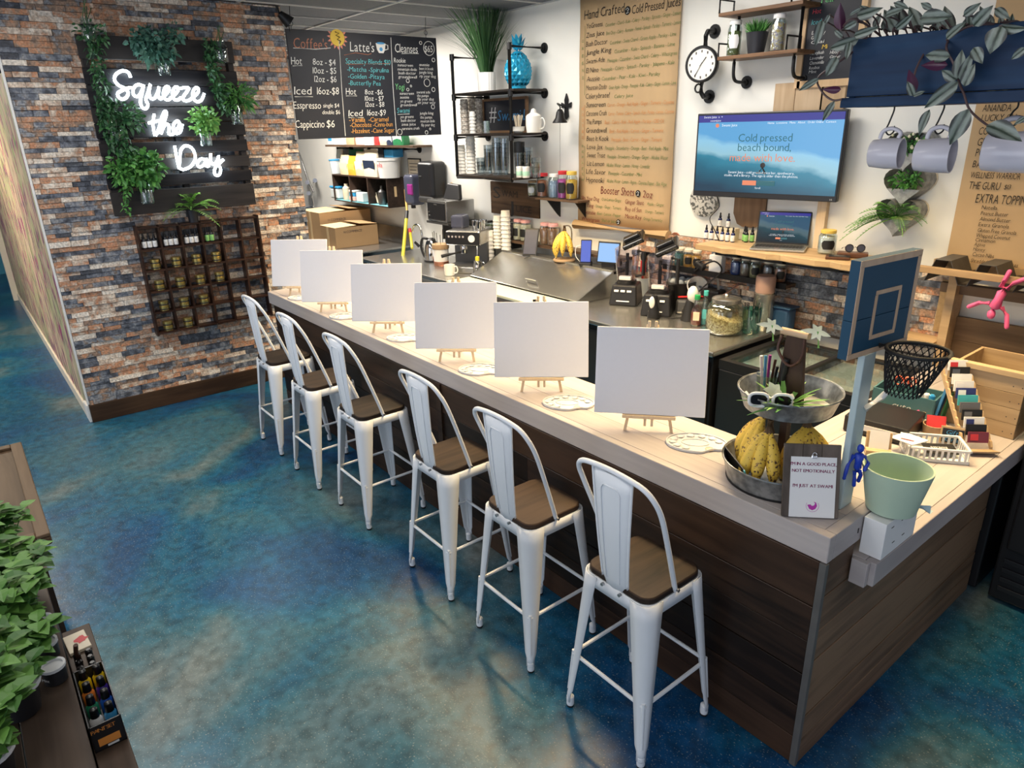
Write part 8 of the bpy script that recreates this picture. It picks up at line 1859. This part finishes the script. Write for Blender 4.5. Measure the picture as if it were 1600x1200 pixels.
trad_mat(); mat('trad_stem', (.10, .06, .06), .5)
mb = MB(); n = 8; vs = []
for i in range(n+1):
    t_ = i/n; wd = .5*math.sin(PI*t_**.75)*(1 if t_ < 1 else 0)+.002
    for k_ in range(7): u_ = -1+k_/3; vs.append((u_*wd, t_, .18*abs(u_)*wd*1.2-.10*t_*t_+.03*math.sin(PI*t_)))
mb.add(vs, [(i*7+k_, i*7+k_+1, (i+1)*7+k_+1, (i+1)*7+k_) for i in range(n) for k_ in range(6)])
tr = thing('trailing_striped_plant', 'trailing plant with silver-striped purple leaves spilling over the blue planter', 'plant', (blx+.2, HY, bzb+.1))
leaf_src = mb.build('leaf', 'striped_leaf', tr, smooth=80); _lfirst = [True]
K = lambda x, y, Y: py(1240+x/4.444, y/4.444, Y)
rr = random.Random(21)
def put_leaf(bx, by, tx, ty, w=.42, Y=None, flip=False):
    Y = Y or HY-.035-.03*rr.random(); p0, p1 = K(bx, by, Y), K(tx, ty, Y-.02*rr.random()); d = p1-p0; L = d.length; d.normalize(); toc = (CAM-p0).normalized(); toc = (toc+rv(rr)*.35).normalized()
    if flip: toc = -toc
    z_ = (toc-d*toc.dot(d)).normalized(); x_ = d.cross(z_); o = leaf_src if _lfirst[0] else leaf_src.copy()
    if not _lfirst[0]: COL.objects.link(o)
    _lfirst[0] = False; M = Matrix((x_*(L*w/.5*.5), d*L, z_*L)).transposed().to_4x4(); M.translation = p0; o.matrix_basis = wmat(tr).inverted() @ M; o.parent = tr
    if by < 235: MB().tube(catmull([Vector((p0.x+rr.uniform(-.03, .03), HY+.07, bzt-.015)), Vector((p0.x, HY+.03, (bzt+p0.z)/2+.01)), p0], 4), .0022, 5).build('stem', 'trad_stem', tr, world=True, smooth=60)
for lf in ((455, 270, 240, 345), (390, 290, 365, 415), (300, 395, 225, 530, .6), (200, 140, 150, 320), (330, 210, 320, 20, .45, None, True), (440, 150, 345, 205, .55), (440, 110, 610, 60), (420, 250, 590, 190, .35), (710, 200, 830, 100), (880, 130, 1095, 110, .5), (1060, 270, 1190, 150, .4), (1440, 180, 1360, 372, .75), (1090, 390, 905, 385, .5), (1070, 450, 885, 455, .45, None, True), (1150, 550, 1165, 345, .48), (1160, 560, 1240, 365, .4), (1145, 565, 905, 755, .42), (1135, 555, 1025, 490, .6), (1185, 600, 1255, 440, .55), (1215, 755, 1080, 1010, .48), (1340, 870, 1585, 970, .5), (840, 650, 800, 480, .4, None, True), (830, 665, 790, 565, .5), (830, 668, 912, 632, .45), (945, 760, 865, 945, .35), (1610, 330, 1510, 415, .6), (330, 620, 200, 622, .4, None, True), (180, 545, 30, 632, .3), (285, 700, 198, 845, .35), (1610, 815, 1530, 865, .5), (1250, 180, 1380, 40, .6), (1430, 180, 1620, 205, .4), (560, 90, 450, 40, .4), (640, 110, 760, 60, .4), (960, 60, 880, 20, .5), (1180, 110, 1300, 20, .5), (1250, 330, 1310, 440, .6), (340, 260, 280, 210, .5), (250, 100, 200, 190, .4), (700, 20, 800, 60, .4), (1400, 60, 1500, 130, .5), (470, 60, 380, 110, .35))+tuple((x_, 235+rr.uniform(-40, 10), x_+rr.uniform(-120, 120), 235-rr.uniform(60, 200), .45, HY+.03+.1*rr.random()) for x_ in range(560, 1560, 55)): put_leaf(*lf)
for i, path in enumerate(([(1000, 230), (1060, 330), (1110, 440), (1145, 560), (1185, 660), (1225, 765), (1335, 862), (1420, 900)], [(420, 240), (330, 420), (170, 540), (200, 640), (270, 695), (335, 690)], [(520, 260), (440, 265), (380, 280), (300, 390)], [(1430, 200), (1300, 170), (1180, 200), (1060, 280)], [(880, 250), (850, 480), (830, 660)], [(520, 230), (430, 130), (330, 200)])):
    P = [K(x, y, HY-.03) for x, y in path]; P[0] = Vector((P[0].x, HY+.06, bzt)); MB().tube(catmull(P, 5), .0028, 6).build('stem', 'trad_stem', tr, world=True, smooth=60)

# ================================================================ LEFT FOREGROUND: HERB BENCH, PAINT SET, TABLE
wood('bench_wood', (.035, .022, .016), (.085, .058, .042), .5, axis=0)
bn = thing('herb_bench', 'dark two-step wooden bench holding potted herbs in the left foreground', 'bench', (-2.1, -.2, 0))
for i, (y0, y1) in enumerate(((-.034, -.16), (-.162, -.30), (-.302, -.46))): MB().mm((-2.72, y1, 1.03), (-.9, y0, 1.05)).build('top_board', 'bench_wood', bn, world=True, bevel=.002, seg=1)
MB().mm((-2.33, -.033, .915), (-.9, .046, .93)).build('step_board', 'bench_wood', bn, world=True, bevel=.002, seg=1); MB().mm((-2.72, -.055, .70), (-.9, -.036, 1.029)).build('front_board', 'bench_wood', bn, world=True)
MB().mm((-2.33, -.033, .70), (-.9, .036, .914)).build('step_body', 'bar_carcass', bn, world=True)
for x in (-2.65, -1.0):
    for y in (-.43, -.08): MB().mm((x, y, 0), (x+.06, y+.06, 1.03)).build('leg', 'bench_wood', bn, world=True)
# paint set box with bottles
ramp_mat('box_black', [(.3, (.010, .010, .012)), (.7, (.016, .016, .018))], nscale=5, rough=.4)
t = thing('paint_set_box', 'open black paint set box with orange lettering on the bench step', 'box', (-1.86, .005, .931)); bx0, bx1, by0, by1, bz1 = -1.99, -1.735, -.030, .044, 1.012
for a_, b_ in (((bx0, by0, .931), (bx0+.004, by1, bz1)), ((bx1-.004, by0, .931), (bx1, by1, bz1)), ((bx0, by0, .931), (bx1, by0+.003, bz1)), ((bx0, by1-.003, .931), (bx1, by1, bz1)), ((bx0, by0, .931), (bx1, by1, .934))): MB().mm(a_, b_).build('box_side', 'box_black', t, world=True)
mat('print_orange', (.80, .30, .06), .5)
mb = MB(); mb.text('PAINT SET', .017, Vector((bx1, by0+.002, bz1-.022)), (0, 1, 0), (0, 0, 1), space=.70); mb.build('title_print', 'print_orange', t, world=True)
MB().mm((bx1, by0+.012, .945), (bx1+.001, by1-.012, .968)).build('orange_panel', 'print_orange', t, world=True); MB().mm((bx1, by0+.030, .936), (bx1+.001, by1-.018, .942)).build('barcode_panel', 'label_white', t, world=True)
for nm, c in (('paint_yellow', (.80, .55, .02)), ('paint_orange', (.80, .22, .03)), ('paint_blue', (.02, .10, .50)), ('paint_sky', (.05, .30, .60)), ('paint_green', (.02, .20, .10)), ('paint_violet', (.06, .03, .30)), ('paint_white', (.70, .70, .70)), ('paint_brown', (.20, .08, .04))): mat(nm, c, .3)
_pc = [('paint_yellow', 'yellow'), ('paint_orange', 'orange'), ('paint_green', 'green'), ('paint_white', 'white'), ('paint_yellow', 'golden'), ('paint_violet', 'violet'), ('paint_blue', 'dark blue'), ('paint_sky', 'sky blue')]
def paint_bottle(label, P, m):
    t = thing('paint_bottle', label, 'paint bottle', P, 0, 'paint bottles in the black box'); MB().lathe([(.0145, 0), (.0155, .002), (.0155, .046), (.010, .054), (.008, .056)], 14).build('bottle', m, t, smooth=40); MB().lathe([(.0105, .055), (.0108, .056), (.0095, .080), (.007, .082), (0, .082)], 14).build('cap', 'cap_black', t, smooth=40); return t
for i, (m, nm) in enumerate(_pc):
    col_, row_ = i % 4, i // 4; paint_bottle('%s paint bottle with black cap in the open paint set' % nm, Vector((bx0+.03+col_*.058, by0+.021+row_*.034, .945)), m)
t = thing('dark_paint_tray', 'small tray of black bottles behind the paint set box', 'tray', (-2.06, .005, .931)); MB().box((0, 0, .02), (.11, .07, .04)).build('tray', 'bench_wood', t); 
for i in range(6): MB().lathe([(.010, .03), (.010, .06), (.006, .064), (0, .064)], 10, (-.035+.034*(i % 3), -.015+.03*(i//3), .0)).build('black_cap', 'cap_black', t, smooth=40)
MB().tube([(-.02, -.01, .04), (.0, -.015, .09), (.02, -.01, .13)], .006, 6).build('brush_handle', 'leather', t, smooth=60)
t = thing('paint_tile', 'cream tile with a red paint splash on the bench step', 'tile', (-2.235, .0, .931), R(4)); MB().box((0, 0, .006), (.10, .06, .011)).build('tile', 'pouch_cream', t, bevel=.002); mb = MB(); rr = random.Random(3); mb.add([(.02*math.cos(a_)*rr.uniform(.5, 1.2), .012+.02*math.sin(a_)*rr.uniform(.5, 1.2), .0122) for a_ in [2*PI*i/12 for i in range(12)]], [tuple(range(12))]); mb.build('red_splash', 'card_red', t)
# potted mint along the bench
leafmat('mint_leaf', (.03, .12, .018), (.15, .34, .06), .55)
mat('pot_kraft', (.50, .38, .25), .8); mat('pot_rim', (.66, .67, .68), .4)
def mint(label, c, seed, n=130, rad=.11, H=.20, pot='pot_rim', fold=1.0):
    c = Vector(c); t = thing('potted_mint', label, 'plant', c, 0, 'potted herbs on the bench'); r = random.Random(seed)
    MB().lathe([(.036, 0), (.042, .004), (.052, .085), (.047, .085), (.038, .012), (0, .010)], 20).build('pot', 'box_black', t, smooth=40); MB().lathe([(.053, .078), (.058, .08), (.058, .092), (.050, .094), (.046, .084)], 20).build('rim', pot, t, smooth=40)
    MB().lathe([(.045, .07), (.03, .075), (0, .075)], 14).build('soil', 'moss', t); mb = MB(); st = MB()
    for i in range(20):
        a = r.uniform(0, 2*PI); e_ = r.random()**.5*rad; hh_ = H*r.uniform(.5, 1.1); P = [Vector((.02*math.cos(a), .02*math.sin(a), .07)), Vector((e_*.6*math.cos(a), e_*.6*math.sin(a), .07+hh_*.6)), Vector((e_*math.cos(a), e_*math.sin(a), .07+hh_))]; st.tube(P, .0018, 5)
        for k_ in range(n//20):
            f_ = (k_+1)/(n//20); p = P[1].lerp(P[2], f_) if f_ > .4 else P[0].lerp(P[1], f_*2); b_ = r.uniform(0, 2*PI)
            for s_ in (0, PI): mb.leaf(p, (math.cos(b_+s_), math.sin(b_+s_), .35), r.uniform(.042, .07), r.uniform(.032, .048), curl=.35, fold=.25, n=4)
    stuff(mb.build('leaves', 'mint_leaf', t)); st.build('stems', 'leaf_bright', t); return t
for i, (x, y, lb) in enumerate(((-2.55, -.12, 'leafy green herb with pink tags, farthest on the bench'), (-2.30, -.11, 'bushy mint in a white-rimmed pot, second farthest on the bench'), (-2.08, -.12, 'mint plant in a white-rimmed pot near the middle of the bench'), (-1.86, -.15, 'large-leaved mint beside the paint set'), (-1.66, -.22, 'mint plant nearest the bottom left corner'), (-2.2, -.34, 'mint plant at the back of the bench, far one'), (-1.9, -.36, 'mint plant at the back of the bench, near one'))): mint(lb, (x, y, 1.051), 40+i, rad=.10+.02*(i % 2), H=.20)
for i, (x, y) in enumerate(((-2.17, -.068), (-2.05, -.070), (-1.93, -.066))):
    t = thing('herb_jar', 'small chalk-labelled jar at the edge of the bench, %s' % ('farthest', 'middle', 'nearest')[i], 'jar', (x, y, 1.051), R(40)); t.scale = (.68, .68, .68); MB().lathe([(.034, 0), (.04, .004), (.042, .07), (.038, .07), (.034, .01), (0, .01)], 18).build('jar', 'box_black', t, smooth=40); MB().lathe([(.043, .064), (.045, .066), (.045, .078), (.036, .078), (.036, .066)], 18).build('white_rim', 'pot_rim', t, smooth=40); mb = MB(); mb.text('Mint', .02, (-.018, -.043, .03), (1, 0, 0), (0, 0, 1), shear=.2); mb.build('chalk_word', 'chalk_white', t)
for i, (x, y, z) in enumerate(((-2.62, -.10, 1.20), (-2.47, -.075, 1.19), (-2.40, -.04, 1.20))):
    t = thing('plant_tag', 'pink plant tag among the far herbs, %s' % ('farthest', 'middle', 'nearest the bench edge')[i], 'tag', (x, y, 1.08)); MB().tube([(0, 0, 0), (.0, .0, z-1.08)], .003, 5).build('stake', 'label_white', t); MB().tube([(-.012, -.014, z-1.07), (.012, .014, z-1.06)], .007, 8).build('pink_clip', 'toy_pink', t, smooth=60)
# wooden table further back at the left edge
tb = thing('framed_wood_table', 'brown wooden table with raised frame at the left edge', 'table', (-3.7, -.35, 0)); wood('table_brown', (.075, .042, .02), (.15, .092, .05), .5, axis=0)
MB().mm((-4.25, -.85, .86), (-3.09, .02, .90)).build('top_panel', 'table_brown', tb, world=True, bevel=.01)
for a_, b_ in (((-4.25, -.03, .90), (-3.09, .02, .915)), ((-4.25, -.85, .90), (-3.09, -.80, .915)), ((-4.25, -.80, .90), (-4.20, -.03, .915)), ((-3.14, -.80, .90), (-3.09, -.03, .915))): MB().mm(a_, b_).build('raised_frame', 'table_brown', tb, world=True, bevel=.004)
MB().mm((-4.20, -.80, .78), (-3.14, -.04, .859)).build('apron', 'bench_wood', tb, world=True)
for x in (-4.18, -3.22):
    for y in (-.78, -.12): MB().mm((x, y, 0), (x+.07, y+.07, .78)).build('leg', 'bench_wood', tb, world=True)
